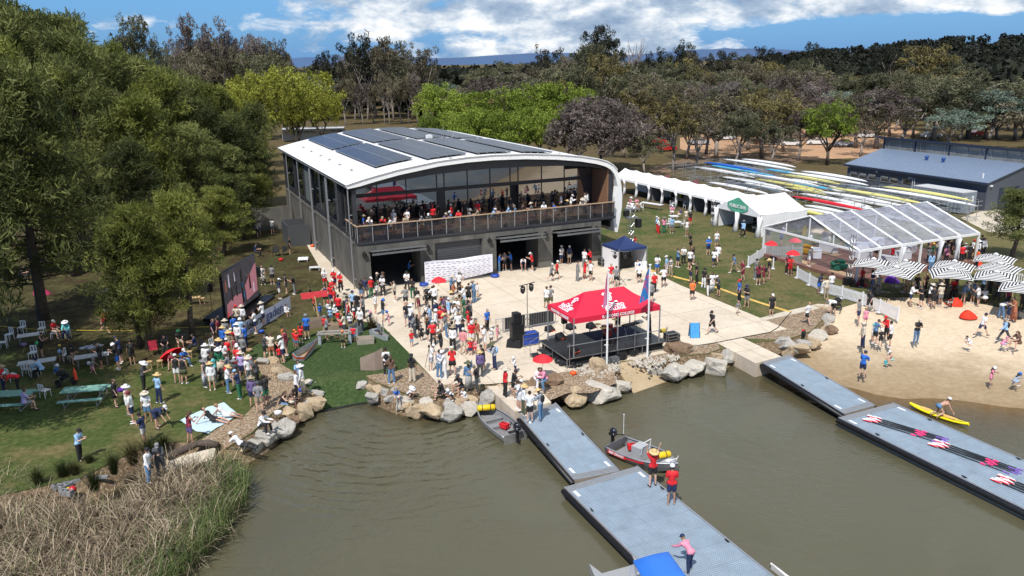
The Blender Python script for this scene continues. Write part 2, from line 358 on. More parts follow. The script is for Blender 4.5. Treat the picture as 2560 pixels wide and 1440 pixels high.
plz=[(700,545),(760,600),(807,684),(850,745),(880,790),(902,800),(917,806),(961,820),(1022,882),(1097,962),(1221,961),(1335,950),(1382,936),(1533,906),(1597,897),(1712,873),(1793,857),(1850,846),(1968,823),(1900,795),(1700,713),(1580,655),(1560,640),(1500,640),(1300,620),(900,640),(800,560)]
sheet('plaza',up_(plz,.016),M_CONC,raw=True)
sheet('kerb_path',up_([(1898,796),(1905,803),(1968,789),(2052,771),(2085,778),(2075,762),(2045,760),(1965,778)],.02),M_CONC2,raw=True)
sheet('car_park',up_([(1700,372),(1760,395),(1900,380),(2010,400),(2150,395),(2300,330),(2200,300),(2000,318),(1800,330),(1700,345)],.02),M_ORANGE,raw=True)
sheet('path',up_([(1640,440),(1790,400),(1960,420),(2010,400),(1960,385),(1760,385),(1620,420)],.012),mat('brown_dirt',(.19,.125,.075),.95,.25,1.2),raw=True)
sheet('apron',up_([(2400,545),(2480,520),(2600,525),(2700,600),(2470,580)],.02),M_CONC2,raw=True)
# jetty abutments and the tan ramp slab
def slab(name,top,th,m,label,cat,kind=None):
    mb=MB(); n=len(top); mb.add([*top,*[v-Vector((0,0,th)) for v in top]],[tuple(range(n)),tuple(range(n,2*n))[::-1]]+[(i,n+i,n+(i+1)%n,(i+1)%n) for i in range(n)])
    o=mb.obj(name,m,merge=True); tag(o,label,cat,kind=kind); return o
slab('concrete_abutment',[P(1218,966,.022),P(1287,1029,.022),P(1378,1005,.022),P(1335,958,.022)],1.6,M_CONC,'cream concrete abutment leading to the middle pontoon gangway','abutment')
slab('concrete_abutment',[P(1785,853,.024),P(1889,908,.024),P(1953,891,.024),P(1853,843,.024)],1.6,M_CONC,'long cream concrete abutment leading to the right hand gangway','abutment')
slab('boat_ramp',[P(1531,905,.020),P(1590,992,-1.0),P(1677,961,-1.0),P(1599,896,.020)],.35,M_RAMP,'tan concrete boat ramp sliding into the water between the boulders','ramp')
mb=MB(); 
tag(slab('concrete_pad',[P(415,1150,-.05),P(540,1118,-.05),P(532,1147,-.35),P(455,1172,-.4)],.3,M_CONC2,'pale concrete slab at the edge of the reeds','slab'))
# beach: sloping sand down into the lake
def beach():
    top=[shR[-1],*beachTop[1:]]; top=[Vector((v.x,v.y,0)) for v in top]
    # line at the water's edge
    edge=[P(1960,893,-.85),P(2050,950,-.9),P(2200,995,-.9),P(2400,1005,-.9),P(2620,1030,-.9),P(2620,1030,-.9)+Vector((40,-22,0)),P(2620,1030,-.9)+Vector((400,-180,0))]
    left_top=[P(1955,868),P(2010,850),P(2060,815),P(2085,775)]
    rows=[]
    import bisect
    def res(line,n):
        L_=[0]
        for a,b in zip(line,line[1:]): L_.append(L_[-1]+(b-a).length)
        out=[]
        for i in range(n):
            s=(i/(n-1))**1.8*L_[-1]; k=min(max(bisect.bisect(L_,s)-1,0),len(line)-2); t=(s-L_[k])/(L_[k+1]-L_[k]); out.append(line[k].lerp(line[k+1],t))
        return out
    N_=90; T=res(top,N_); E_=res(edge,N_)
    for k in range(40):
        t=k/22.0; row=[]
        for a,b in zip(T,E_):
            p=a.lerp(b,t); zz=-.012-.9*(t**1.25) if t<1 else -.912-(t-1)*1.25
            zz+=.035*noise.noise(Vector((p.x*.9,p.y*.9,0)))*min(1,t*3)+.02*noise.noise(Vector((p.x*3,p.y*3,0)))*min(1,t*3)
            row.append(Vector((p.x,p.y,zz)))
        rows.append(row)
    mb=MB(); mb.grid(rows); o=mb.obj('beach',M_SAND,smooth=True); tag(o,kind='structure')
    # sand between the boulders and the first column
    lt=[P(2085,775),P(2062,797),P(2028,830),P(1985,847),P(1950,856)]; rr=[]
    for k in range(30):
        q=min(3.999,k/22*4); a=lt[int(q)].lerp(lt[int(q)+1],q-int(q)); b=rows[k][0]; rr.append([Vector((*a.lerp(b,f).xy,b.z-(.10 if f<.1 else 0))) for f in(-.05,.25,.5,.75,1)])
    mb=MB(); mb.grid(rr); tag(mb.obj('beach_corner',M_SAND,smooth=True),kind='structure')
    return E_
beachEdge=beach()
# water: fine grid near, attribute 'deep' says how murky the column below is
def water():
    xs=list(np.concatenate([[-500,-200,-90],np.arange(-50,60,.5),[62,66,72,80,100,150,500]])); ys=list(np.concatenate([[-80,-20,0],np.arange(6,62,.5),[64,70,90]]))
    Xg,Yg=np.meshgrid(xs,ys); pts=np.stack([Xg.ravel(),Yg.ravel()],1)
    def dist(line):
        best=np.full(len(pts),1e9)
        for a,b in zip(line,line[1:]):
            a=np.array(a.xy);b=np.array(b.xy);ab=b-a; t=np.clip(((pts-a)@ab)/max(ab@ab,1e-9),0,1); d=np.linalg.norm(pts-(a+t[:,None]*ab),axis=1); best=np.minimum(best,d)
        return best
    d1=dist(shL+shR); d2=dist(beachEdge)
    deep=np.minimum(1-np.exp(-np.maximum(d1-.3,0)/1.5),1-np.exp(-d2/6.0)); deep=np.clip(deep*1.06,0,1)
    nx=len(xs); vs=[(x,y,WZ) for x,y in pts]; fs=[(j*nx+i,j*nx+i+1,(j+1)*nx+i+1,(j+1)*nx+i) for j in range(len(ys)-1) for i in range(nx-1)]
    me=bpy.data.meshes.new('water'); me.from_pydata(vs,[],fs); at=me.attributes.new('deep','FLOAT','POINT'); at.data.foreach_set('value',deep.astype(np.float32))
    h=NT('lake_water'); a=h.node('ShaderNodeAttribute',out='Fac',attribute_name='deep')
    n1=h.noise(h.map(h.pos,(1.0,1.6,1),(0,0,R(-20))),1.35,3,.55,.6); n2=h.noise(h.map(h.pos,(1,2.2,1),(0,0,R(25))),4.5,3,.6,.4); calm=h.ramp(h.noise(h.pos,.13,3,.5,.5),[(.40,.12),(.58,1.0)])
    # rings of wavelets spreading in front of the boulders
    c=P(1020,1010,WZ); ring=h.node('ShaderNodeTexWave',{'Vector':h.node('ShaderNodeVectorMath',{0:h.pos,1:(c.x,c.y,WZ)},operation='SUBTRACT'),'Scale':.42,'Distortion':8.0,'Detail':2.5,'Detail Scale':1.1},wave_type='RINGS',rings_direction='Z')
    dd=h.node('ShaderNodeVectorMath',{0:h.pos,1:(c.x-1.0,c.y-4.5,WZ)},operation='DISTANCE',out=1); fall=h.ramp(h.math('MULTIPLY',dd,.1),[(0.0,1.0),(.45,.8),(.95,0.0)])
    hh=h.math('ADD',h.math('MULTIPLY',h.math('ADD',n1,h.math('MULTIPLY',n2,.35)),calm),h.math('MULTIPLY',h.math('MULTIPLY',ring,h.ramp(h.noise(h.pos,.42,4,.7,1.0),[(.40,.12),(.62,1.0)])),h.math('MULTIPLY',fall,1.35)))
    h.bump(hh,.5,.13)
    cl=h.mix(h.noise(h.pos,.05,3),(.086,.080,.046),(.104,.097,.060))
    f=h.ramp(a,[(0.0,.0),(.35,.5),(.8,1.0)])
    h.set(Base_Color=cl,Roughness=.06,IOR=1.33,Alpha=1.0,Specular_IOR_Level=.6)
    # shallow water lets the bed show through
    tr=h.node('ShaderNodeBsdfTransparent',{'Color':(.80,.72,.50)}); gl=h.node('ShaderNodeBsdfGlossy',{'Roughness':.05}); nb=[n for n in h.N if n.type=='BUMP'][0].outputs[0]
    h.L.new(nb,gl.node.inputs['Normal']); fr=h.node('ShaderNodeFresnel',{'IOR':1.33}); h.L.new(nb,fr.node.inputs['Normal'])
    ms=h.N.new('ShaderNodeMixShader'); h.L.new(fr,ms.inputs[0]); h.L.new(tr,ms.inputs[1]); h.L.new(gl,ms.inputs[2])
    m2=h.N.new('ShaderNodeMixShader'); h.L.new(f,m2.inputs[0]); h.L.new(ms.outputs[0],m2.inputs[1]); h.L.new(h.bs.outputs[0],m2.inputs[2]); h.L.new(m2.outputs[0],h.N['Material Output'].inputs[0])
    me.materials.append(h.m); o=bpy.data.objects.new('water',me); col.objects.link(o); tag(o,kind='structure')
water()
# hills: wooded ridge on the right, its colour darkened for cloud shadow, blue ranges far away
def hills():
    mb=MB(); rows=[]
    def ridge(name,x0,x1,y,hf,m,depth,n=70,zb=-20):
        mb=MB(); rows=[]
        for j in range(9):
            t=j/8; row=[]
            for i in range(n):
                x=x0+(x1-x0)*i/(n-1); h_=hf(i/(n-1)); k=math.sin(t*math.pi*.5)
                row.append(Vector((x,y+depth*t,zb+(h_-zb)*k+ (noise.noise(Vector((x*.012,t*3,2)))*h_*.09 if t>.2 else 0))))
            rows.append(row)
        mb.grid(rows); o=mb.obj(name,m,smooth=True); tag(o,kind='structure')
    mw=mat('cloud_shaded_wooded_hill',(.006,.009,.006),.95,.9,.05,col2=(.030,.034,.020),detail=9)
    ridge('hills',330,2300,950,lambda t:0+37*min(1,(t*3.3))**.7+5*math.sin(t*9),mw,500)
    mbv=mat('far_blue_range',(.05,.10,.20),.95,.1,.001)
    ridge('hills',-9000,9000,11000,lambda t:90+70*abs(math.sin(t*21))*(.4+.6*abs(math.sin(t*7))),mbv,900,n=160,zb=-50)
hills()
# ================================================================ boathouse
M_WHITE=mat('white_metal_roof',(.82,.82,.80),.45,.03,.8)
M_WHITE2=mat('white_paint',(.78,.78,.76),.5,.04,2)
M_DK=mat('charcoal_cladding',(.030,.031,.036),.55,.15,2)
def m_wallconc():
    h=NT('dark_grey_render'); o=h.tc.outputs['Object']; n1=h.noise(h.map(o,(1,1,.35)),.9,6,.65,.6); n2=h.noise(o,9,5,.7)
    c=h.ramp(h.math('ADD',h.math('MULTIPLY',n1,.75),h.math('MULTIPLY',n2,.25)),[(.38,(.074,.071,.063)),(.62,(.150,.144,.126))]); h.bump(n2,.1,.02); return h.set(Base_Color=c,Roughness=.8)
M_RENDER=m_wallconc()
def m_glass(name,base,ref=.5,rough=.015):
    h=NT(name); n=h.noise(h.tc.outputs['Object'],.35,2); h.bump(n,.05,.1)
    return h.set(Base_Color=base,Roughness=rough,Metallic=0.0,Specular_IOR_Level=1.0,IOR=2.2)
M_GLASS=m_glass('dark_reflecting_glass',(.008,.012,.018))
M_ALU=mat('brushed_aluminium',(.42,.42,.42),.35,.08,6,metal=.85)
M_STEEL=mat('grey_galvanised_steel',(.36,.37,.38),.45,.1,8,metal=.5)
M_DECKW=mat('brown_deck_boards',(.25,.13,.075),.7,.25,2,stretch=(1,8,1))
M_TIMB=mat('brown_timber_lining',(.27,.15,.085),.6,.22,3,stretch=(1,1,9))
M_BLACK=mat('black_plastic',(.012,.012,.013),.5,.3,5)
M_BLK2=mat('black_metal',(.02,.02,.022),.35,.2,5,metal=.3)
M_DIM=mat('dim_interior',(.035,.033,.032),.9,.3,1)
def m_clear(name,colr,alpha,rough=.03):
    h=NT(name); t=h.node('ShaderNodeBsdfTransparent',{'Color':colr}); g=h.node('ShaderNodeBsdfGlossy',{'Roughness':rough,'Color':(1.,1.,1.)}); d=h.node('ShaderNodeBsdfDiffuse',{'Color':(.58,.60,.70)})
    fr=h.node('ShaderNodeFresnel',{'IOR':1.5}); a=h.N.new('ShaderNodeMixShader'); h.L.new(fr,a.inputs[0]); h.L.new(t,a.inputs[1]); h.L.new(g,a.inputs[2])
    n=h.ramp(h.noise(h.tc.outputs['Object'],1.2,6,.7),[(.35,alpha*.35),(.75,alpha)])
    b=h.N.new('ShaderNodeMixShader'); h.L.new(n,b.inputs[0]); h.L.new(a.outputs[0],b.inputs[1]); h.L.new(d,b.inputs[2]); h.L.new(b.outputs[0],h.N['Material Output'].inputs[0]); return h.m
M_RAILGL=m_clear('smoked_rail_glass',(.42,.40,.36),.06)
M_PVC=m_clear('clear_vinyl',(.80,.82,.88),.42,.06)
def boathouse():
    t=thing('boathouse','large grey boathouse with curved white roof, balcony and solar panels','building',O,B)
    D=35.0; W_=22.9; zf=3.8; zd=4.35
    # ground floor: side wall, pillars, lintel and rear
    m=MB()
    m.b2((0,.6,0),(.4,D,zf)); m.b2((.4,D-.4,0),(24.2,D,8.0)); m.b2((22.5,.9,0),(22.9,D-.4,zf))
    m.b2((-.05,.62,zf),(.35,D,zf+.25)); m.obj('wall',M_RENDER,t)
    doors=[(1.05,5.35,3.35),(6.65,11.0,3.5),(12.3,16.4,3.25),(17.85,21.95,3.2)]
    us=[0,1.05,5.35,6.65,11.0,12.3,16.4,17.85,21.95,22.9]
    for i in range(0,len(us),2):
        m=MB(); m.b2((us[i],0,0),(us[i+1],.6 if i else .62,3.36)); m.b2((us[i]+.003,.6,0),(us[i+1]-.003,2.6,3.3)) if 0<i<8 else None; m.obj('pillar',M_RENDER,t)
    m=MB(); m.b2((0,.002,3.36),(W_,.6,zf)); m.obj('lintel',M_RENDER,t)
    m=MB(); m.b2((.4,.6,-.0),(22.5,D-.4,.03)); m.obj('floor',mat('hall_floor',(.10,.095,.09),.7,.2,1),t)
    # closed roller door in the second bay
    m=MB(); m.b2((6.65,.35,0),(11.0,.42,3.36))
    for k in range(16): m.b2((6.66,.32,.1+k*.2),(10.99,.36,.25+k*.2))
    m.obj('roller_door',mat('grey_roller_door',(.085,.085,.09),.5,.1,3),t)
    # tilted awning doors on the three open bays
    for a,b,h_ in (doors[0],doors[2],doors[3]):
        m=MB(); q=Matrix.Rotation(R(-9),3,'X'); m.box(((a+b)/2,-.55,h_+.05),(b-a+.3,1.5,.07),M=q)
        m.box(((a+b)/2,-1.28,h_-.08),(b-a+.3,.07,.16)); 
        for k in range(6): m.box((a+(b-a)*(k+.5)/6,-.55,h_-.0),(.05,1.45,.1),M=q)
        m.obj('awning',mat('grey_awning_panel',(.12,.125,.13),.45,.08,3),t)
    for u in (.55,6.0,11.65,17.1,22.4):
        m=MB(); m.b2((u-.16,-.28,2.95),(u+.16,0,3.2)); m.b2((u-.05,-.1,3.2),(u+.05,-.02,3.35)); m.obj('wall_light',M_BLK2,t)
    # balcony deck
    m=MB(); m.b2((.02,.02,zf+.002),(24.3,3.9,zd)); m.obj('balcony_slab',mat('dark_fascia',(.05,.05,.052),.5,.15,3),t)
    m=MB()
    for k in range(26): m.b2((.15,.12+k*.145,zd+.002),(24.2,.255+k*.145,zd+.03))
    m.obj('deck',M_DECKW,t)
    m=MB(); m.b2((.06,-.08,zf+.3),(24.4,.0,zf+.1)); m.obj('gutter',M_DK,t)
    rail=MB(); gl=MB(); n=19; top=zd+1.05
    for k in range(n+1):
        u=.1+(24.2)*k/n; q=MB(); q.b2((u-.03,-.02,zf+.15),(u+.03,.05,top)); q.obj('rail_post',M_STEEL,t)
    for k in range(4): v=.35+k*1.05; q=MB(); q.b2((.02,v-.03,zf+.15),(.08,v+.03,top)); q.obj('rail_post',M_STEEL,t)
    m=MB(); m.b2((0,-.07,top),(24.35,.08,top+.07)); m.b2((-.02,.08,top),(.13,3.6,top+.07)); m.obj('handrail',mat('tan_timber_rail',(.42,.30,.20),.55,.15,4),t)
    gl.b2((.13,.005,zd-.35),(24.27,.017,top-.03)); gl.b2((.045,.1,zd-.35),(.057,3.5,top-.03)); gl.obj('rail_glass',M_RAILGL,t)
    # upper storey glazing set back from the balcony
    vb=3.7; g=MB(); fr=MB()
    cols_=[.4,2.9,5.5,8.3,9.0,11.2,13.4,15.4,16.2,18.6,21.0,23.9]
    for a,b in zip(cols_,cols_[1:]):
        for z0,z1 in((zd+.03,4.95),(4.95,7.15),(7.45,9.0)):
            if (a,b)==(15.4,16.2) and z0<7: continue
            zt=min(z1,roofz(b)-.9,roofz(a)-.9)
            if z1>9-.01: zt=min(8.9,min(roofz(a),roofz(b))-.75)
            if zt-z0<.15: continue
            p=MB(); p.b2((a+.04,vb,z0),(b-.04,vb+.03,zt)); p.obj('window_pane',M_GLASS,t)
    for a in cols_: fr.b2((a-.045,vb-.04,zd),(a+.045,vb+.06,min(roofz(a)-.5,9.4)))
    for a,b in((8.3,9.0),(16.2-.8,16.2)): fr.b2((a,vb-.06,zd),(b,vb+.1,7.2)) if a<9 else fr.b2((a-.1,vb+.12,zd),(b+.1,vb+.14,7.2))
    fr.b2((.3,vb-.05,7.15),(24.1,vb+.08,7.47)); fr.b2((.3,vb-.045,4.93),(24.1,vb+.05,4.99)); fr.obj('window_frame',M_DK,t)
    # bulkhead closing the arch above the glazing
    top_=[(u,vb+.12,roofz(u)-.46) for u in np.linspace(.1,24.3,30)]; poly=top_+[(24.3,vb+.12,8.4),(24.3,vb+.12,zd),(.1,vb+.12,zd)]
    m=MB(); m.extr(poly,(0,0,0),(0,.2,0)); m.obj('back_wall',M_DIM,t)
    # dark soffit under the front of the roof
    m=MB(); r1=[];r2=[]
    for u in np.linspace(.0,24.0,30): r1.append((u,.75,roofz(u)-.50)); r2.append((u,vb+.05,roofz(u)-1.15 if u<22 else roofz(u)-.9))
    m.grid([r1,r2]); fr_=[(u,.6,roofz(u)-.42) for u in np.linspace(-.1,24.2,30)]; f2=[(u,.6,roofz(u)-1.0) for u in np.linspace(-.1,24.2,30)]; m.obj('soffit',M_DK,t)
    m=MB(); a=[(u,.95,roofz(u)-.44) for u in np.linspace(0,24.0,30)]; b=[(u,.95,roofz(u)-.44-.75*math.sin(math.pi*min(1,(u+3)/30))) for u in np.linspace(0,24.0,30)]
    m.grid([a,b]); m.grid([[Vector(p)+Vector((0,.12,0)) for p in a],[Vector(p)+Vector((0,.12,0)) for p in b]]); m.grid([b,[Vector(p)+Vector((0,.12,0)) for p in b]]); m.obj('fascia_beam',M_DK,t)
    # left flank upper storey: glass bays with posts, louvre panel
    m=MB(); 
    bays=[(1.2,5.6),(6.3,11.6),(12.3,17.8),(22.8,28.0),(28.6,34.4)]
    for a,b in bays:
        p=MB(); p.b2((.20,a,zf+.7),(.24,b,roofz(0)-.55)); p.obj('window_pane',M_GLASS,t)
    for a,b in((0.75,1.2),(5.6,6.3),(11.6,12.3),(17.8,18.6),(22.0,22.8),(28.0,28.6),(34.4,35.0)): m.b2((.05,a,zf+.25),(.4,b,roofz(0)-.5))
    m.b2((.1,.75,zf+.25),(.35,35,zf+.7)); m.b2((.1,.75,roofz(0)-.6),(.4,35,roofz(0)-.42)); m.obj('side_frame',M_DK,t)
    m=MB(); m.b2((.12,18.6,zf+.7),(.3,22.0,roofz(0)-.6))
    for k in range(18): m.box((.1,20.3,zf+.85+k*.2),(.08,3.4,.02),M=Matrix.Rotation(R(35),3,'Y'))
    m.obj('louvre_panel',mat('grey_green_louvre',(.16,.18,.17),.5,.1,2),t)
    for v in (1.0,9.3,9.75,17.0,17.4,24.0,31.0):
        m=MB(); m.cyl((-.22,v,0),(-.22,v,8.35),.055,n=8); m.cyl((-.22,v,8.35),(.1,v+.3,8.5),.05,n=8)
        for z in (.8,3.9,6.2): m.b2((-.2,v-.08,z),(.03,v+.08,z+.06))
        m.obj('downpipe',M_STEEL,t)
    # roof shell
    out=ROOF; inn=[]
    for i,(u,z) in enumerate(out):
        a=out[max(i-1,0)]; b=out[min(i+1,len(out)-1)]; d=Vector((b[0]-a[0],b[1]-a[1])).normalized(); th=.42 if i>0 else .3
        if i==len(out)-1: th=.25
        elif i>len(out)-5: th=.8
        inn.append((u+d.y*th,z-d.x*th))
    m=MB(); n_=len(out)
    V0,V1=.45,35.4
    vs=[(u,V0,z) for u,z in out]+[(u,V1,z) for u,z in out]+[(u,V0,z) for u,z in inn]+[(u,V1,z) for u,z in inn]
    fs=[]
    for i in range(n_-1):
        fs+=[(i,i+1,n_+i+1,n_+i),(2*n_+i,3*n_+i,3*n_+i+1,2*n_+i+1),(i,2*n_+i,2*n_+i+1,i+1),(n_+i,n_+i+1,3*n_+i+1,3*n_+i)]
    fs+=[(0,n_,3*n_,2*n_),(n_-1,3*n_-1,4*n_-1,2*n_-1)]
    m.add(vs,fs); rf=m.obj('roof',M_WHITE,t,merge=True)
    # standing front lip and gutter line
    m=MB(); 
    pts=[(u,V0-.05,z+.05) for u,z in out[:14]]; m.tube(pts,.05,6); m.obj('roof_lip',M_WHITE2,rf)
    m=MB()
    for k in range(60): m.b2((-.44,1+k*.57,8.63),(-.36,1.25+k*.57,8.72))
    m.obj('gutter',mat('dark_gutter',(.06,.06,.06),.5),rf)
    for u,v in [(1.4,v) for v in (6,10.5,15,19,24,28.5)]+[(8.7,.9),(19.0,.9),(5.0,34.5)]:
        m=MB(); z=roofz(u); m.b2((u-.18,v-.03,z+.02),(u+.18,v+.03,z+.1)); m.b2((u-.03,v-.2,z+.02),(u+.03,v+.2,z+.09)); m.cyl((u,v,z),(u,v,z+.22),.03,n=6); m.obj('roof_anchor',M_STEEL,rf)
    # timber lining inside the right leg
    m=MB(); m.b2((24.02,.8,zf-.0),(24.1,vb,8.6)); m.b2((22.92,.8,zf-.12),(24.6,D-1,zf-.02)); 
    for k in range(20): m.b2((23.99,.82,zf+.6+k*.2),(24.02,vb,zf+.77+k*.2))
    m.obj('timber_lining',M_TIMB,t)
    m=MB(); m.b2((24.3,.8,2.9),(24.38,D-1,zf)); m.b2((24.1,.75,3.5),(24.5,34,8.4)); m.obj('leg_lining',M_DK,t)
    # solar arrays lying along the curve
    gp=NT('solar_cells'); o=gp.tc.outputs['UV']; br=gp.node('ShaderNodeTexBrick',{'Vector':o,'Color1':(.013,.016,.028),'Color2':(.028,.034,.055),'Mortar':(.13,.145,.17),'Scale':1.0,'Mortar Size':.06,'Brick Width':1.75,'Row Height':1.04},offset=0.0)
    gp.set(Base_Color=br,Roughness=.28,Specular_IOR_Level=.4)
    for u0,u1,v0,v1 in [(2.9,6.3,3.8,19.6),(6.95,10.6,2.0,18.2),(11.35,14.7,1.6,17.2),(15.5,18.6,1.3,16.4),(2.9,6.3,20.6,34.2),(6.95,10.6,19.3,34.2),(11.35,14.7,18.3,34.0),(15.5,18.6,17.5,33.0)]:
        nu=2;nv=int((v1-v0)/1.04); m=MB(); 
        for i in range(nu):
            for j in range(nv):
                a=u0+(u1-u0)*i/nu; b=u0+(u1-u0)*(i+1)/nu-.03; c=v0+(v1-v0)*j/nv; d=v0+(v1-v0)*(j+1)/nv-.025
                za,zb_=roofz(a)+.22,roofz(b)+.22
                m.add([(a,c,za),(b,c,zb_),(b,d,zb_),(a,d,za),(a,c,za-.05),(b,c,zb_-.05),(b,d,zb_-.05),(a,d,za-.05)],[(0,1,2,3),(4,7,6,5),(0,4,5,1),(1,5,6,2),(2,6,7,3),(3,7,4,0)])
        me=m.mesh('solar_array',[gp.m]); uvl=me.uv_layers.new(name='u'); 
        co_=[0]*(len(me.loops)*2)
        for l in me.loops: v=me.vertices[l.vertex_index].co; co_[2*l.index]=v.x-u0; co_[2*l.index+1]=v.y-v0
        uvl.data.foreach_set('uv',co_); ob=meobj('solar_array',me,rf)
        m=MB()
        for k in range(5):
            u=u0+.2+(u1-u0-.4)*k/4; z=roofz(u); m.b2((u-.025,v0-.12,z+.1),(u+.025,v1+.05,z+.15))
        m.obj('mounting_rail',M_STEEL,ob)
    m=MB(); m.b2((12.2,17.2,roofz(12)),(12.7,17.9,roofz(12)+.5)); m.obj('roof_hatch',M_WHITE2,rf)
    m=MB(); m.cyl((14,17.5,10.3),(14,17.5,11.6),.03); m.cyl((14.6,17.2,10.2),(15.4,17.9,10.9),.03); m.obj('mast',M_STEEL,rf)
    # screened bin enclosure and rear yard wall stuck to the left flank
    m=MB(); m.b2((-2.4,20.0,0),(-.25,20.1,2.2)); m.b2((-2.4,20.1,0),(-2.3,24.0,2.2)); m.b2((-2.3,23.9,0),(-.25,24.0,2.2)); m.b2((-2.3,20.1,0),(-.25,23.9,.05)); m.obj('bin_enclosure',mat('dark_grey_panel',(.07,.075,.08),.5),t)
    m=MB(); m.b2((-4.6,30,0),(-.3,30.2,2.6)); m.b2((-4.6,30.2,0),(-4.4,34,2.6)); m.obj('yard_wall',M_RENDER,t)
    # steps beside the front left corner
    m=MB()
    for k in range(3): m.b2((-2.6,-2.6+.35*k,.03),(-.7,-2.25+.35*k+.35,.14+.13*k))
    m.obj('step',M_CONC2,t)
    return t
ROOF=[(-.40,8.74),(.6,9.0),(1.8,9.27),(3.96,9.69),(7.4,10.16),(10,10.33),(12.46,10.37),(15.5,10.27),(18.6,10.03),(21,9.72),(22.7,9.38),(23.7,9.08),(24.35,8.72),(24.8,8.25),(25.1,7.6),(25.3,6.8),(25.42,5.8),(25.40,4.8),(25.25,3.7),(24.97,2.40)]
def roofz(u):
    for (a,za),(b,zb) in zip(ROOF,ROOF[1:]):
        if a<=u<=b: return za+(zb-za)*(u-a)/(b-a)
    return ROOF[0][1] if u<0 else 9.0
boathouse()
# ================================================================ vegetation
def m_leaf(name,cols,rough=.6,tr=.25,nsc=.9):
    h=NT(name); oi=h.N.new('ShaderNodeObjectInfo'); at=h.node('ShaderNodeAttribute',out='Fac',attribute_name='tint')
    n=h.noise(h.pos,nsc,3); v=h.math('ADD',h.math('MULTIPLY',at,.55),h.math('ADD',h.math('MULTIPLY',n,.35),h.math('MULTIPLY',h.math('SUBTRACT',oi.outputs['Random'],.3),.30)))
    c=h.ramp(v,[(.22,cols[0]),(.5,cols[1]),(.82,cols[2])])
    h.set(Base_Color=c,Roughness=rough,Specular_IOR_Level=.2)
    t=h.node('ShaderNodeBsdfTranslucent',{'Color':c}); m=h.N.new('ShaderNodeMixShader'); m.inputs[0].default_value=tr; h.L.new(h.bs.outputs[0],m.inputs[1]); h.L.new(t,m.inputs[2]); h.L.new(m.outputs[0],h.N['Material Output'].inputs[0]); return h.m
M_BARK=mat('grey_brown_bark',(.085,.065,.05),.95,.35,5,bump=.6)
M_GUMBARK=mat('pale_gum_bark',(.26,.22,.19),.9,.3,3,bump=.3)
L_CAS=m_leaf('sheoak_foliage',[(.030,.040,.013),(.105,.124,.036),(.225,.240,.075)],tr=.3)
L_CAS2=m_leaf('bright_sheoak_foliage',[(.055,.068,.014),(.175,.195,.042),(.33,.345,.085)],tr=.35)
L_GUMB=m_leaf('brown_gum_foliage',[(.040,.036,.024),(.120,.104,.064),(.23,.20,.125)])
L_GUMG=m_leaf('olive_gum_foliage',[(.036,.040,.022),(.115,.118,.062),(.22,.215,.12)])
L_GUMY=m_leaf('golden_gum_foliage',[(.050,.042,.018),(.165,.138,.052),(.28,.235,.09)])
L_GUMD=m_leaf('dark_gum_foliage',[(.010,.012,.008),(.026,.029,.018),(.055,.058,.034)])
L_GUMS=m_leaf('silver_gum_foliage',[(.06,.085,.06),(.15,.20,.15),(.27,.34,.27)])
L_ELM=m_leaf('spring_green_foliage',[(.07,.10,.015),(.19,.26,.035),(.34,.42,.07)],tr=.35)
L_ELMY=m_leaf('yellow_green_foliage',[(.09,.095,.016),(.25,.26,.036),(.40,.41,.07)],tr=.35)
L_PURP=m_leaf('purple_brown_foliage',[(.055,.042,.038),(.15,.12,.105),(.26,.215,.19)])
def leafmesh(name,blobs,per,size,aspect,rng,radial=.6,droop=0.0,flat=1.0):
    """blobs: (center,radius). thin quads, each blob one tint"""
    vs=[];tint=[];nf=0
    A=np.random.RandomState(rng)
    for c,r,tn in blobs:
        n=int(per*(r/1.0)**2*A.uniform(.8,1.2))
        d=A.normal(size=(n,3)); d/=np.linalg.norm(d,axis=1)[:,None]; rad=r*A.uniform(.35,1.0,n)**.6
        pos=np.array(c)+d*rad[:,None]*np.array([1,1,flat])
        dirv=d*radial+A.normal(size=(n,3))*(1-radial)*.8; dirv[:,2]-=droop; dirv/=np.linalg.norm(dirv,axis=1)[:,None]
        side=np.cross(dirv,A.normal(size=(n,3))); side/=np.linalg.norm(side,axis=1)[:,None]+1e-9
        L_=size*A.uniform(.6,1.4,n)[:,None]; w=L_*aspect
        a=pos-dirv*L_*.5; b=pos+dirv*L_*.5
        q=np.stack([a-side*w*.35,a+side*w*.35,b+side*w*.5,b-side*w*.5],1).reshape(-1,3); vs.append(q); tint.append(np.clip(tn+A.normal(size=n)*.13,0,1)); nf+=n
    v=np.concatenate(vs); t=np.concatenate(tint)
    me=bpy.data.meshes.new(name); me.vertices.add(len(v)); me.vertices.foreach_set('co',v.astype(np.float32).ravel()); me.loops.add(nf*4); me.loops.foreach_set('vertex_index',np.arange(nf*4,dtype=np.int32))
    me.polygons.add(nf); me.polygons.foreach_set('loop_start',np.arange(0,nf*4,4,dtype=np.int32)); 
    at=me.attributes.new('tint','FLOAT','FACE'); at.data.foreach_set('value',t.astype(np.float32)); me.update(calc_edges=True); return me
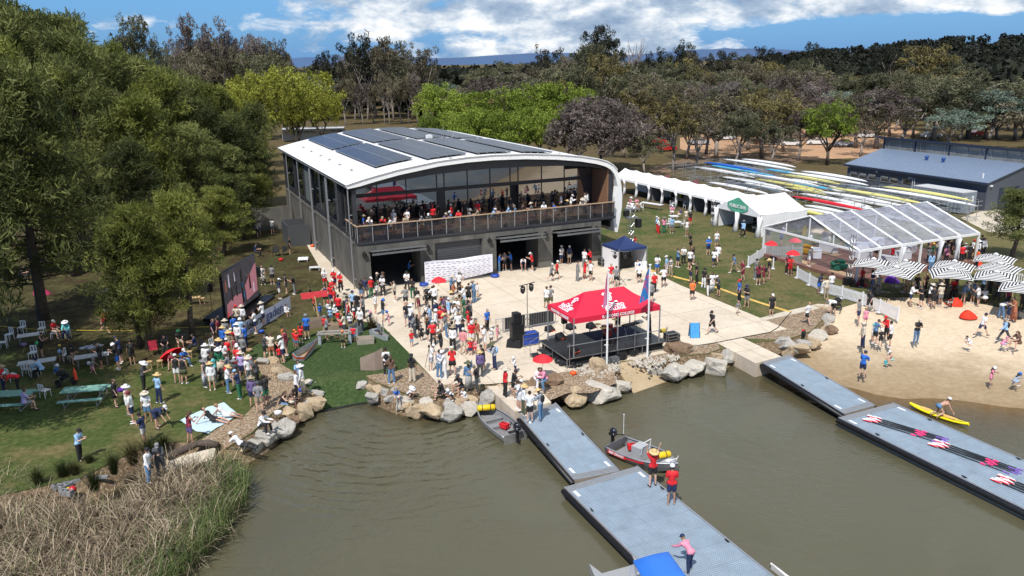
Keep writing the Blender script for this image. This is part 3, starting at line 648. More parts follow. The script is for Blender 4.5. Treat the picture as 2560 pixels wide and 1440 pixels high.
def branch(mb,rng,p,d,L_,r,lvl,tips,up_=.15,spread=.7,n=4):
    pts=[Vector(p)]; rr=[r]; k=4; q=Vector(p); dd=Vector(d)
    for i in range(k):
        dd=(dd+Vector((rng.gauss(0,.16),rng.gauss(0,.16),rng.gauss(0,.08)+up_*.4))).normalized(); q=q+dd*(L_/k); pts.append(q.copy()); rr.append(r*(1-.55*(i+1)/k))
    mb.tube(pts,rr,5 if lvl>0 else 8)
    tips.append((q.copy(),lvl))
    if lvl>=2: return
    for i in range(n):
        t=rng.uniform(.35,1.0) if lvl>0 else rng.uniform(.3,1.0); j=min(k-1,int(t*k)); s=pts[j].lerp(pts[j+1],t*k-j) if t<1 else q
        a=rng.uniform(0,6.283); nd_=(dd*.55+Vector((math.cos(a),math.sin(a),rng.uniform(-.1,.6)))*spread).normalized()
        branch(mb,rng,s,nd_,L_*rng.uniform(.45,.68),r*.5,lvl+1,tips,up_,spread,n)
def tree_proto(seed,H,Rd,kind):
    """returns (trunk mesh, crown mesh); the crown material sits in the object's slot"""
    rng=random.Random(seed); mb=MB(); tips=[]; blobs=[]
    if kind=='cas':
        pts=[Vector((0,0,-.1))]; d=Vector((rng.gauss(0,.05),rng.gauss(0,.05),1)); q=Vector((0,0,0))
        for i in range(7): d=(d+Vector((rng.gauss(0,.07),rng.gauss(0,.07),.1))).normalized(); q=q+d*H*.92/7; pts.append(q.copy())
        mb.tube(pts,[.045*H*.55*(1-.85*i/7) for i in range(8)],8)
        nb=int(40+H*1.6)
        for i in range(nb):
            b0_=.15 if seed%2 else .28; t=b0_+(.98-b0_)*((i+rng.random())/nb)**.85; j=min(6,int(t*7)); s=pts[j].lerp(pts[j+1],t*7-j); a=i*2.4+rng.gauss(0,.4)
            prof=math.sin(min(1,(1-t)*1.55+.08)*math.pi*.5)**.8*(.55+.45*min(1,t*4)); L_=Rd*prof*rng.uniform(.55,1.12)
            e=s+Vector((math.cos(a)*L_,math.sin(a)*L_,L_*rng.uniform(.1,.55))); m=s.lerp(e,.5)+Vector((0,0,-.12*L_)); mb.tube([s,m,e],[.05*Rd/3*(1-t*.5),.03,.012],5)
            tn=rng.random()
            for f,rs in((1.0,.20),(.66,.22),(.38,.17)):
                c=s.lerp(e,f)+Vector((rng.gauss(0,.25),rng.gauss(0,.25),rng.gauss(0,.2))); blobs.append((c,max(.55,Rd*rs*rng.uniform(.75,1.25)),min(1,max(0,tn*.75+rng.random()*.25))))
        me=leafmesh('crown',blobs,135,.37,.15,seed,radial=.55,droop=-.15,flat=.7)
    else:
        lean=Vector((rng.gauss(0,.12),rng.gauss(0,.12),1)).normalized(); tr=H*.022*(1.3 if kind=='elm' else 1)
        hb=H*(.22 if kind=='elm' else .30)
        pts=[Vector((0,0,-.1)),lean*hb*.5,lean*hb]; mb.tube(pts,[tr*1.3,tr,tr*.9],8)
        nb=5 if kind!='dead' else 6
        for i in range(nb):
            a=i*6.283/nb+rng.gauss(0,.3); out_=rng.uniform(.35,.8)*(Rd/H*1.9); branch(mb,rng,lean*hb*rng.uniform(.75,1),Vector((math.cos(a)*out_,math.sin(a)*out_,1)).normalized(),H*.46,tr*.6,1,tips,.18,.75,3 if kind!='dead' else 5)
        if kind=='dead': return mb.mesh('trunk',M_GUMBARK,True),None
        S={'gum':(.16,.85),'elm':(.15,.8),'bush':(.2,.9)}[kind]
        for q,l in tips:
            # squeeze tips into the crown envelope
            x=Vector((q.x,q.y,0)); 
            if x.length>Rd: x=x.normalized()*Rd
            z=min(q.z,H*.97); tn=rng.random()
            for k in range(3 if kind=='gum' else 4):
                c=Vector((x.x,x.y,z))+Vector((rng.gauss(0,Rd*.15),rng.gauss(0,Rd*.15),rng.gauss(0,H*.05)))
                if c.z<H*(.34 if kind!='bush' else .12): c.z=H*(.36 if kind!='bush' else .15)+rng.random()*H*.15
                blobs.append((c,Rd*S[0]*rng.uniform(.7,1.3),min(1,max(0,tn*.7+rng.random()*.3))))
        extra={'gum':26,'elm':75,'bush':70}[kind]
        for k in range(extra):
            a=rng.uniform(0,6.283); cz=rng.uniform(-.35,1); rr=math.sqrt(max(0,1-cz*cz)); zc=H*(.62 if kind!='bush' else .5); hz=H*(.36 if kind!='bush' else .46)
            f=rng.uniform(.72,1.0); c=Vector((math.cos(a)*rr*Rd*f,math.sin(a)*rr*Rd*f,zc+cz*hz*f)); blobs.append((c,Rd*S[0]*rng.uniform(.7,1.25),rng.random()))
        per,size,asp=(66,.41,.34) if kind=='gum' else ((46,.36,.5) if kind=='elm' else (95,.34,.4))
        me=leafmesh('crown',blobs,per*min(1.0,5.5/Rd)**1.2,size*(max(1,Rd/6) if kind!='bush' else 1.3),asp,seed,radial=.35,droop=.25 if kind=='gum' else 0,flat=.75)
    return mb.mesh('trunk',M_BARK if kind!='gum' else M_GUMBARK,True),me
PROTO={}
for k,(n_,H_,R_) in {'cas':(7,12.0,3.6),'gum':(8,14.0,5.6),'elm':(3,13.0,6.4),'bush':(1,12.0,9.0),'dead':(1,13.0,4.0)}.items():
    PROTO[k]=[tree_proto(100+17*i+len(k),H_,R_,k)+(H_,R_) for i in range(n_)]
    for a in PROTO[k]:
        if a[1]: a[1].materials.append(L_CAS)
TC=0
def tree(kind,loc,h,r,leaf,label,group=None,idx=None,bark=None,name='tree'):
    global TC; TC+=1
    ps=PROTO[kind]; tm,cm,H_,R_=ps[(TC*5+3 if idx is None else idx)%len(ps)]
    t=thing(name,label,'tree',loc,RND.uniform(0,6.28),group); sx=r/R_; sz=h/H_; t.scale=(sx,sx,sz)
    meobj('trunk',tm,t,bark)
    if cm: meobj('crown',cm,t,leaf)
    return t
def ptree(kind,px,py,ty,rpx,leaf,label,group=None,**k):
    b=P(px,py); h=topz(b,ty); r=rpx/FPX*b.y/math.cos(PITCH); return tree(kind,b,max(3,h),r,leaf,label,group,**k)
# --- the dense sheoak grove on the left
gA='sheoaks at the front of the grove'
ptree('cas',483,846,452,92,L_CAS2,'slender bright green sheoak beside the big video screen',gA,name='sheoak_tree')
ptree('cas',371,872,488,100,L_CAS2,'bright green sheoak with forked trunk behind the red folding chair',gA,name='sheoak_tree')
ptree('cas',352,868,520,84,L_CAS,'leaning sheoak sharing its base with the forked tree',gA,name='sheoak_tree')
ptree('cas',405,758,492,74,L_CAS2,'sheoak with two stems behind the bamboo stools',gA,name='sheoak_tree')
ptree('cas',110,800,120,175,L_CAS,'tall dark sheoak with thick trunk near the pink beanbag',gA,name='sheoak_tree')
gB='sheoaks in the depth of the grove'
for i,(x,y,ty,r) in enumerate([(20,700,170,130),(190,690,250,120),(215,640,330,90),(560,640,455,66),(610,600,420,60),(330,660,330,100),(80,640,60,120),(250,625,110,115),(160,600,20,130),(390,610,210,105),(500,600,290,92),(590,570,345,70),(640,560,430,48),(655,520,350,48),
        (30,570,-30,130),(120,560,-60,140),(210,545,0,130),(330,545,110,110),(430,545,150,95),(520,540,230,85),(600,520,270,75),(0,500,-60,150),(100,480,-40,140),(200,470,10,120),(290,470,80,100),(390,470,120,100),(470,470,150,85),(550,470,200,75),(620,470,240,60),(560,420,215,60),(640,440,300,50),(500,430,175,70)]):
    ptree('cas',x,y,ty,r,L_CAS if i%3 else L_CAS2,'tall sheoak deep in the dark grove left of the boathouse',gB,name='sheoak_tree')
# trees standing outside the left edge whose shade covers the tables
for x,y,h_ in ((-32.5,41,19),(-40,50,20),(-37,45,19),(-30.5,38.5,19),(-27.8,36.3,18)): tree('cas',Vector((x,y,0)),h_,4.4,L_CAS,'sheoak at the left edge shading the white tables',gB,name='sheoak_tree')
ptree('cas',2530,652,462,76,L_CAS,'small dark sheoak beside the clear roofed marquee',None,name='sheoak_tree')
# --- spring green trees
gE='yellow green trees behind the boathouse'
for x,y,ty,r,lf in((640,352,175,62,L_ELMY),(715,345,162,72,L_ELMY),(790,350,168,66,L_ELMY),(600,400,200,50,L_ELMY),(655,420,205,66,L_ELMY),(745,400,190,66,L_ELMY),(810,380,205,48,L_ELMY)): ptree('elm',x,y,ty,r,lf,'yellow green tree in spring leaf behind the left of the roof',gE,name='spring_tree')
gE2='bright green trees behind the roof'
for x,y,ty,r,lf in((1100,360,205,58,L_ELM),(1190,352,222,62,L_ELM),(1265,356,216,68,L_ELM),(1335,352,205,66,L_ELM),(1400,350,196,62,L_ELM),(1450,345,215,50,L_ELM),(1230,385,270,58,L_ELM),(1320,390,260,56,L_ELM),(1130,375,275,46,L_ELM),(1180,430,262,60,L_ELM),(1275,430,268,64,L_ELM),(1360,425,275,60,L_ELM),(1090,420,280,48,L_ELM),(1420,410,262,52,L_ELM)): ptree('elm',x,y,ty,r,lf,'bright green leafy tree behind the right of the roof',gE2,name='spring_tree')
ptree('elm',2068,412,250,66,L_ELM,'bright green tree beside the orange car park',None,name='spring_tree')
b=P(1500,432); tree('bush',b,topz(b,246),8.6,L_PURP,'broad purple brown tree over the end of the white marquee',None,name='broad_tree')
# --- gum trees
gums={'b':L_GUMB,'g':L_GUMG,'y':L_GUMY,'d':L_GUMD,'s':L_GUMS,'p':L_PURP}
near=[(1682,428,235,56,'y'),(1740,425,262,42,'b'),(1612,440,330,40,'g'),(1790,402,230,78,'b'),(1835,420,270,50,'g'),(1905,395,210,74,'y'),(1870,375,245,60,'g'),(1960,380,250,54,'b'),(2190,372,215,76,'p'),(2140,370,240,60,'g'),(2250,360,235,66,'g'),(2330,352,190,80,'g'),(2420,345,185,82,'g'),(2380,372,265,56,'s'),(2470,352,225,66,'s'),(2540,350,235,70,'g'),(2600,380,240,80,'b'),(1560,395,290,44,'g'),(1715,398,270,50,'g'),(1765,385,255,52,'y'),(1850,402,280,46,'b'),(1925,412,290,44,'g'),(1995,402,275,46,'p'),(1890,360,240,60,'g'),(1965,352,235,60,'b'),(2150,392,285,40,'b')]
for x,y,ty,r,c in near: ptree('gum',x,y,ty,r*1.2,gums[c],'twisted gum tree behind the stacked rowing shells','gum trees behind the boat racks',name='gum_tree')
rr=random.Random(5)
def skyline(x):
    S=[(300,110),(360,55),(420,100),(470,80),(560,42),(620,80),(700,92),(740,110),(780,150),(830,128),(880,110),(950,88),(1010,92),(1060,120),(1120,170),(1180,150),(1230,135),(1280,128),(1340,125),(1400,120),(1440,85),(1500,66),(1560,110),(1640,125),(1700,102),(1760,120),(1800,118),(1880,110),(1950,125),(2020,110),(2080,135),(2150,150),(2220,140),(2300,118),(2360,140),(2420,170),(2480,205),(2560,235),(2700,230)]
    for (a,ya),(b,yb) in zip(S,S[1:]):
        if a<=x<=b: return ya+(yb-ya)*(x-a)/(b-a)
    return 150
rows=[(345,60,30,95,1.12),(322,50,26,70,1.2),(300,50,20,48,1.35),(280,54,14,34,1.6),(260,60,6,24,1.7)]
for k,(by,step,off,dr,f) in enumerate(rows):
    x=430 if k else 860
    while x<2640:
        if k==0 and (x<1560): x+=step; continue
        sy=skyline(x); ty=sy+dr+rr.uniform(-12,22)
        if x<1080 and k<2: x+=step; continue
        c=rr.choice('bggbgysgbp' if k<4 else 'bgdg'); 
        ptree('gum',x+rr.uniform(-14,14),by+rr.uniform(-8,8),min(ty,by-75),rr.uniform(44,64) if k<3 else rr.uniform(36,50),gums[c],('gum tree at the front of the brown wood behind the shed','gum tree in the brown wood beyond the boathouse roof','gum tree in the second rank of the far wood','gum tree in the third rank of the far wood','gum tree high at the back of the far wood')[k],('front rank of gum trees','gum trees nearest in the wood','second rank of gum trees','third rank of gum trees','back rank of gum trees')[k],name='gum_tree')
        x+=step*rr.uniform(.72,1.12)
# skyline trees one can tell apart
for x,y,ty,r,c,lb in [(1495,262,64,52,'d','tallest dark gum standing alone against the clouds'),(920,300,72,48,'d','dark gum with open twisted crown above the left of the roof'),(985,300,85,50,'b','brown gum crown breaking the skyline left of the blue range'),(1060,305,108,46,'b','rounded brown gum on skyline beside the blue range'),(560,290,42,48,'p','thin grey gum rising against the white cumulus'),(640,290,78,40,'p','small grey gum on the skyline right of the thin one'),(700,290,84,40,'b','brown gum on skyline over the yellow green trees'),(480,280,38,38,'p','thin grey gum nearest the blue sky on the left'),(370,330,34,48,'g','dark green gum at the left end of the skyline'),(410,330,80,36,'g','green gum between the two taller skyline trees'),(830,300,122,36,'d','dark gum cluster on skyline right of the cumulus'),(1700,262,100,44,'d','dark gum with layered crown right of the bare tree'),(1640,260,118,36,'d','dark gum just right of the bare dead tree'),(1790,262,122,40,'d','low dark gum in the middle of the skyline'),(1900,262,106,46,'d','dense dark round gum on the right skyline'),(2030,262,108,40,'d','almost black gum before the clear blue band'),(2300,280,112,70,'y','large golden gum crown before the dark ridge'),(2210,280,112,40,'d','dark gum left of the large golden crown'),(2380,285,148,60,'g','olive gum crown in front of the dark ridge'),(1370,265,112,44,'d','dark gum left of the tallest tree')]:
    ptree('gum',x,y,ty,r,gums[c],lb,None,name='gum_tree')
ptree('dead',1577,262,68,34,None,'bare dead tree with pale branches beside the tallest gum',None,name='dead_tree',bark=None)
for x in range(870,1080,22): ptree('gum',x+rr.uniform(-6,6),300+rr.uniform(-6,14),195+rr.uniform(-25,15),26,gums[rr.choice('pb')],'thin trunked gum in the open paddock behind the roof','thin gums in the open paddock',name='gum_tree')
# the far wood that reads as one mass, cloud shadow put into its dark leaf colour
def far_wood():
    A=random.Random(3); bl=[]
    for i in range(900):
        x=A.uniform(380,1150); t=(x-330)/1970; y=950+A.uniform(-30,420); hz=(2+44*min(1,t*3.3)**.7+5*math.sin(t*9)); bl.append(((x,y,-20+(hz+20)*math.sin(max(0,(y-950)/500)*1.57)+3),A.uniform(6,11),A.random()*.5))
    for i in range(1500):
        y=A.uniform(290,900); x=A.uniform(-.62,.72)*y; s=A.uniform(4,8); bl.append(((x,y,A.uniform(2,9)+ (y-290)*.006),s,A.random()*.6))
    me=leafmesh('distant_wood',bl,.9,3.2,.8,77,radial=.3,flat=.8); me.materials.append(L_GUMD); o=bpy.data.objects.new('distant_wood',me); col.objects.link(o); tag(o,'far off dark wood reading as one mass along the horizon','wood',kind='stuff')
far_wood()
# --- reeds
def reeds():
    A=np.random.RandomState(4); n=30000; 
    poly=[(-150,1150),(60,1215),(150,1260),(230,1280),(300,1240),(350,1200),(430,1188),(535,1170),(590,1158),(625,1200),(610,1270),(560,1330),(500,1400),(430,1470),(380,1600),(-300,1700),(-300,1200)]
    pw=[P(x,y,-.6).xy for x,y in poly]; px=np.array([p.x for p in pw]); py=np.array([p.y for p in pw])
    pts=[]
    while len(pts)<n:
        q=np.stack([A.uniform(px.min(),px.max(),20000),A.uniform(py.min(),py.max(),20000)],1); ins=np.zeros(len(q),bool); j=len(px)-1
        for i in range(len(px)):
            c=((py[i]>q[:,1])!=(py[j]>q[:,1]))&(q[:,0]<(px[j]-px[i])*(q[:,1]-py[i])/(py[j]-py[i]+1e-12)+px[i]); ins^=c; j=i
        pts+=list(q[ins])
    pts=np.array(pts[:n]); edgep=[P(x,y,-.9).xy for x,y in [(600,1150),(625,1200),(610,1270),(560,1330),(500,1400),(430,1470),(380,1600)]]
    d=np.full(n,1e9)
    for a,b in zip(edgep,edgep[1:]):
        a=np.array(a);b=np.array(b);ab=b-a;t=np.clip(((pts-a)@ab)/(ab@ab),0,1);d=np.minimum(d,np.linalg.norm(pts-(a+t[:,None]*ab),axis=1))
    clump=np.array([noise.noise(Vector((x*.55,y*.55,1))) for x,y in pts]); clump2=np.array([noise.noise(Vector((x*1.6,y*1.6,4))) for x,y in pts])
    green=(d+clump*1.1+A.normal(size=n)*.5+clump2*.8)<.95; green|=A.rand(n)<.05
    # leave a bare patch near the concrete blocks
    bc=np.array(P(235,1225,-.4).xy); bare=np.linalg.norm((pts-bc)*np.array([.8,1]),axis=1)<1.7+clump*.5; thin=(clump<-.28)&(A.rand(n)<.7); keep=~(bare|thin); 
    def build(mask,name,m,Lh,lean,w,label):
        q=pts[mask]; k=len(q); L_=A.uniform(*Lh,k)*(1+.35*clump[mask]); az=A.uniform(0,6.283,k)+clump[mask]*5; th=np.abs(A.normal(size=k))*lean[1]+lean[0]; curl=A.uniform(.3,1.9,k)
        segs=4; wv=A.uniform(*w,k); vs=np.zeros((k,(segs+1)*2,3)); base=np.column_stack([q,np.full(k,-.75)]); cur=base.copy(); faceaz=az+A.uniform(1.0,2.1,k)
        for s in range(segs+1):
            ww=wv*(1-s/segs*.8); off=np.column_stack([np.cos(faceaz)*ww,np.sin(faceaz)*ww,np.zeros(k)]); vs[:,2*s]=cur-off; vs[:,2*s+1]=cur+off
            a=th+curl*(s/segs)**1.3; dl=L_/segs; cur=cur+np.column_stack([np.cos(az)*np.sin(a)*dl,np.sin(az)*np.sin(a)*dl,np.cos(a)*dl])
        vs[:,:,2]=np.maximum(vs[:,:,2],-.88)
        nv=(segs+1)*2; f=np.array([[2*s,2*s+1,2*s+3,2*s+2] for s in range(segs)]); F=(f[None]+(np.arange(k)*nv)[:,None,None]).reshape(-1,4)
        me=bpy.data.meshes.new(name); v=vs.reshape(-1,3); me.vertices.add(len(v)); me.vertices.foreach_set('co',v.astype(np.float32).ravel()); me.loops.add(F.size); me.loops.foreach_set('vertex_index',F.astype(np.int32).ravel()); me.polygons.add(len(F)); me.polygons.foreach_set('loop_start',np.arange(0,F.size,4,dtype=np.int32))
        at=me.attributes.new('tint','FLOAT','FACE'); at.data.foreach_set('value',np.repeat(np.clip(.5+clump2[mask]*.5+A.normal(size=k)*.28,0,1),segs).astype(np.float32)); me.update(calc_edges=True); me.materials.append(m)
        o=bpy.data.objects.new(name,me); col.objects.link(o); tag(o,label,'reeds',kind='stuff')
    build(keep&~green,'dry_reeds',m_leaf('dry_reed_straw',[(.05,.035,.022),(.29,.225,.15),(.60,.50,.35)],tr=.2,nsc=.5),(.75,1.75),(.38,.62),(.014,.034),'mass of dry tangled straw coloured reeds along the near shore')
    build(keep&green,'green_reeds',m_leaf('green_reed_blade',[(.020,.035,.012),(.075,.115,.035),(.20,.24,.085)],tr=.25,nsc=.5),(.7,1.6),(.06,.26),(.010,.024),'upright green reeds growing at the edge of the water')
reeds()
def tussock(px,py,h_,r,m,label,n=260,z=-.1):
    A=np.random.RandomState(int(px)); mb=MB(); b=P(px,py,z)
    for i in range(n):
        a=A.uniform(0,6.28); l=abs(A.normal())*.33+.04; L_=h_*A.uniform(.6,1.15); s=Vector((math.cos(a),math.sin(a),0)); o_=s*A.uniform(0,r*.35); sd_=Vector((-s.y,s.x,0))*.009
        p0=o_; p1=o_+s*L_*math.sin(l)*.45+Vector((0,0,L_*.55)); p2=o_+s*L_*math.sin(l)*1.35+Vector((0,0,L_*math.cos(l*1.3)))
        mb.add([p0-sd_,p0+sd_,p1+sd_*.8,p1-sd_*.8,p2+sd_*.2,p2-sd_*.2],[(0,1,2,3),(3,2,4,5)])
    o=mb.obj('grass_tussock',m,None); o.location=b; tag(o,label,'grass clump','tussocks above the reeds')
M_TUS=m_leaf('tussock_green',[(.03,.04,.012),(.085,.10,.028),(.17,.165,.06)],nsc=3)
M_TUB=m_leaf('tussock_tan',[(.06,.05,.02),(.17,.14,.06),(.30,.25,.12)],nsc=3)
for a in [(160,1195,.85,.6,M_TUS,'green grass tussock left of the grey blocks'),(237,1225,1.0,.6,M_TUS,'dark green tussock right of the grey blocks'),(287,1185,1.1,.45,M_TUS,'upright green tussock between lawn and reeds'),(335,1160,1.2,.6,M_TUB,'tan tussock behind the couple in the reeds'),(372,1140,1.0,.6,M_TUS,'green tussock left of the timber log'),(410,1122,.8,.6,M_TUS,'wide green tussock beside the log and lawn'),(225,1160,.5,.4,M_TUS,'small green tussock at the edge of the lawn'),(98,1215,.9,.35,M_TUS,'thin dark tussock left of the orange ball'),(190,1190,.7,.4,M_TUB,'low tan tussock on the bank above the blocks'),(930,825,1.1,.8,M_TUB,'tan ornamental grass beside the lower left plaza corner')]: tussock(*a)
# ================================================================ objects: shore, docks, boats
Z_={'Z1':(0,620,4),'Z2':(0,940,4),'Z3':(520,600,5.3333),'Z4':(480,820,4.8),'Z5':(880,640,5.3333),'Z6':(880,820,4.9231),'R1':(1320,580,5.3333),'R2':(1240,760,4.235),'R3':(1560,400,5.3333),'R4':(1700,640,5.3333),'R5':(2080,600,5.3333),'R6':(2000,780,4.5),'R7':(1900,400,3.879),'B1':(640,300,4),'B2':(1100,380,4),'B3':(1600,300,2.6667),'B4':(1160,980,4.235),'B5':(1400,1180,4),'S':(1240,700,5.3333)}
def zp(z,x,y): a=Z_[z]; return a[0]+x/a[2],a[1]+y/a[2]
def Pz(z,x,y,h=0.0): return P(*zp(z,x,y),h)
def heading(a,b): d=b-a; return math.atan2(d.y,d.x)
_cc={}
TMP=bpy.data.scenes.new('workbench')
def evalmesh(o):
    TMP.collection.objects.link(o); vl=TMP.view_layers[0]; vl.update(); me=bpy.data.meshes.new_from_object(o.evaluated_get(vl.depsgraph)); bpy.data.objects.remove(o); return me
def cm(name,c,rough=.75,var=.10,scale=9,**k):
    key='fabric_'+name
    if key not in _cc: _cc[key]=mat(key,c,rough,var,scale,bump=.25,bscale=14,**k)
    return _cc[key]
M_RED=cm('bright_red',(.62,.012,.018)); M_CRIM=cm('crimson_canopy',(.62,.012,.045),.55)
M_SKYB=mat('pale_grey_blue_grating',(.42,.50,.58),.6,.08,4)
M_YEL=mat('yellow_gear',(.75,.50,.01),.5,.15,6); M_ORG=mat('orange_plastic',(.80,.10,.015),.5,.08,5); M_BLUE=mat('royal_blue',(.02,.06,.34),.5,.1,5)
M_NAVY=mat('navy_canvas',(.012,.03,.11),.7,.15,5)
M_WPL=mat('white_plastic',(.72,.73,.74),.35,.03,3); M_CARD=mat('brown_cardboard',(.36,.24,.13),.85,.1,3); M_FOIL=mat('silver_tape',(.42,.46,.50),.35,.2,6,metal=.3)
M_BAMB=mat('blond_plywood',(.50,.34,.17),.6,.12,4); M_SKRT=mat('black_drape',(.012,.012,.014),.9,.3,6)
def text_mesh(s,size=1.0,ext=.003,align='CENTER',font_mat=None,bold=0.0,shear=0.0):
    cu=bpy.data.curves.new('text','FONT'); cu.body=s; cu.size=size; cu.extrude=ext; cu.align_x=align; cu.align_y='CENTER'; cu.offset=bold; cu.shear=shear; cu.resolution_u=2
    o=bpy.data.objects.new('tmp_text',cu); me=evalmesh(o); bpy.data.curves.remove(cu)
    me.materials.clear(); 
    if font_mat: me.materials.append(font_mat)
    return me
def place_text(s,size,m,parent,fr,name='lettering',bold=0.0,ext=.004,shear=0.0):
    """fr: 4x4 matrix in parent space; text lies in its xy plane"""
    me=text_mesh(s,size,ext,bold=bold,font_mat=m,shear=shear); me.transform(fr); return meobj(name,me,parent)
def frame(o,x,y):
    x=Vector(x).normalized(); y=Vector(y); y=(y-x*y.dot(x)).normalized(); z=x.cross(y); o=Vector(o); return Matrix(((x.x,y.x,z.x,o.x),(x.y,y.y,z.y,o.y),(x.z,y.z,z.z,o.z),(0,0,0,1)))
M_LBLK=mat('black_lettering',(.02,.02,.025),.6); M_LWHT=mat('white_lettering',(.85,.85,.85),.6); M_LBLU=mat('dark_blue_lettering',(.02,.05,.20),.6)
# --- boulders
def rockmat(n,c0,c1,lich):
    h=NT(n); o=h.tc.outputs['Object']; n1=h.noise(o,1.3,6,.65,.5); n2=h.noise(o,5,7,.75); g=h.node('ShaderNodeNewGeometry'); nz=h.node('ShaderNodeSeparateXYZ',{'Vector':h.N[-1].outputs['Normal']},out=2)
    c=h.ramp(n1,[(.35,c0),(.65,c1)]); c=h.mix(h.ramp(n2,[(.50,0.0),(.62,lich)]),c,(.40,.39,.36)); c=h.mix(h.ramp(n2,[(.30,.55),(.42,0.0)]),c,(.07,.06,.05)); zz=h.node('ShaderNodeSeparateXYZ',{'Vector':h.pos},out=2); c=h.mix(h.ramp(h.math('ADD',zz,1.0),[(.12,.65),(.24,0.0)]),c,(.10,.075,.04)); h.bump(h.math('ADD',n1,n2),.7,.08); return h.set(Base_Color=c,Roughness=.9,Specular_IOR_Level=.25)
MR={'g':rockmat('grey_granite',(.32,.30,.26),(.50,.47,.42),.6),'t':rockmat('tan_sandstone',(.38,.28,.17),(.55,.43,.28),.3),'b':rockmat('brown_rock',(.16,.10,.06),(.27,.18,.115),.2),'w':rockmat('pale_boulder',(.44,.40,.33),(.60,.55,.47),.5)}
def rock_proto(seed,blocky):
    A=random.Random(seed); bm=bmesh.new()
    for i in range(16 if not blocky else 12):
        d=Vector((A.gauss(0,1),A.gauss(0,1),A.gauss(0,1))).normalized()
        if blocky: d=Vector([math.copysign(abs(c)**.45,c) for c in d]); d*=.8
        bm.verts.new(d*A.uniform(.86,1.0))
    bmesh.ops.convex_hull(bm,input=bm.verts); 
    bmesh.ops.delete(bm,geom=[v for v in bm.verts if not v.link_faces],context='VERTS')
    bmesh.ops.bevel(bm,geom=bm.edges[:]+bm.verts[:],offset=.09 if not blocky else .05,segments=2,affect='EDGES',profile=.6)
    bmesh.ops.triangulate(bm,faces=bm.faces); bmesh.ops.subdivide_edges(bm,edges=[e for e in bm.edges if e.calc_length()>.12],cuts=2); bmesh.ops.triangulate(bm,faces=bm.faces)
    for v in bm.verts: v.co+=v.co.normalized()*(noise.noise(v.co*2.1+Vector((seed,0,0)))*.10+noise.noise(v.co*6+Vector((0,seed,0)))*.045)
    me=bpy.data.meshes.new('boulder'); bm.to_mesh(me); bm.free(); me.materials.append(MR['g']); return me
RP=[rock_proto(s,s%3==0) for s in range(12)]
def rock(px,py,wpx,hpx,tone,label,idx,zb=-1.25,dx=1.0,name='boulder',group=None):
    """centre pixel of the rock on screen, width and height in pixels"""
    zc=zb+.62; b=P(px,py,zc); D=(b-C0).length; w=wpx/FPX*D; hh=hpx/FPX*D
    hz=max(.25,hh*.62); o=meobj(name,RP[idx%12],None,MR[tone],b); o.scale=(w/1.6,w/1.6*.85*dx,max(.32,hh/1.6*.95)); o.rotation_euler=(0,0,(idx*37%60-30)*math.pi/180+B*.5); tag(o,label,'boulder' if name=='boulder' else 'rock',group)
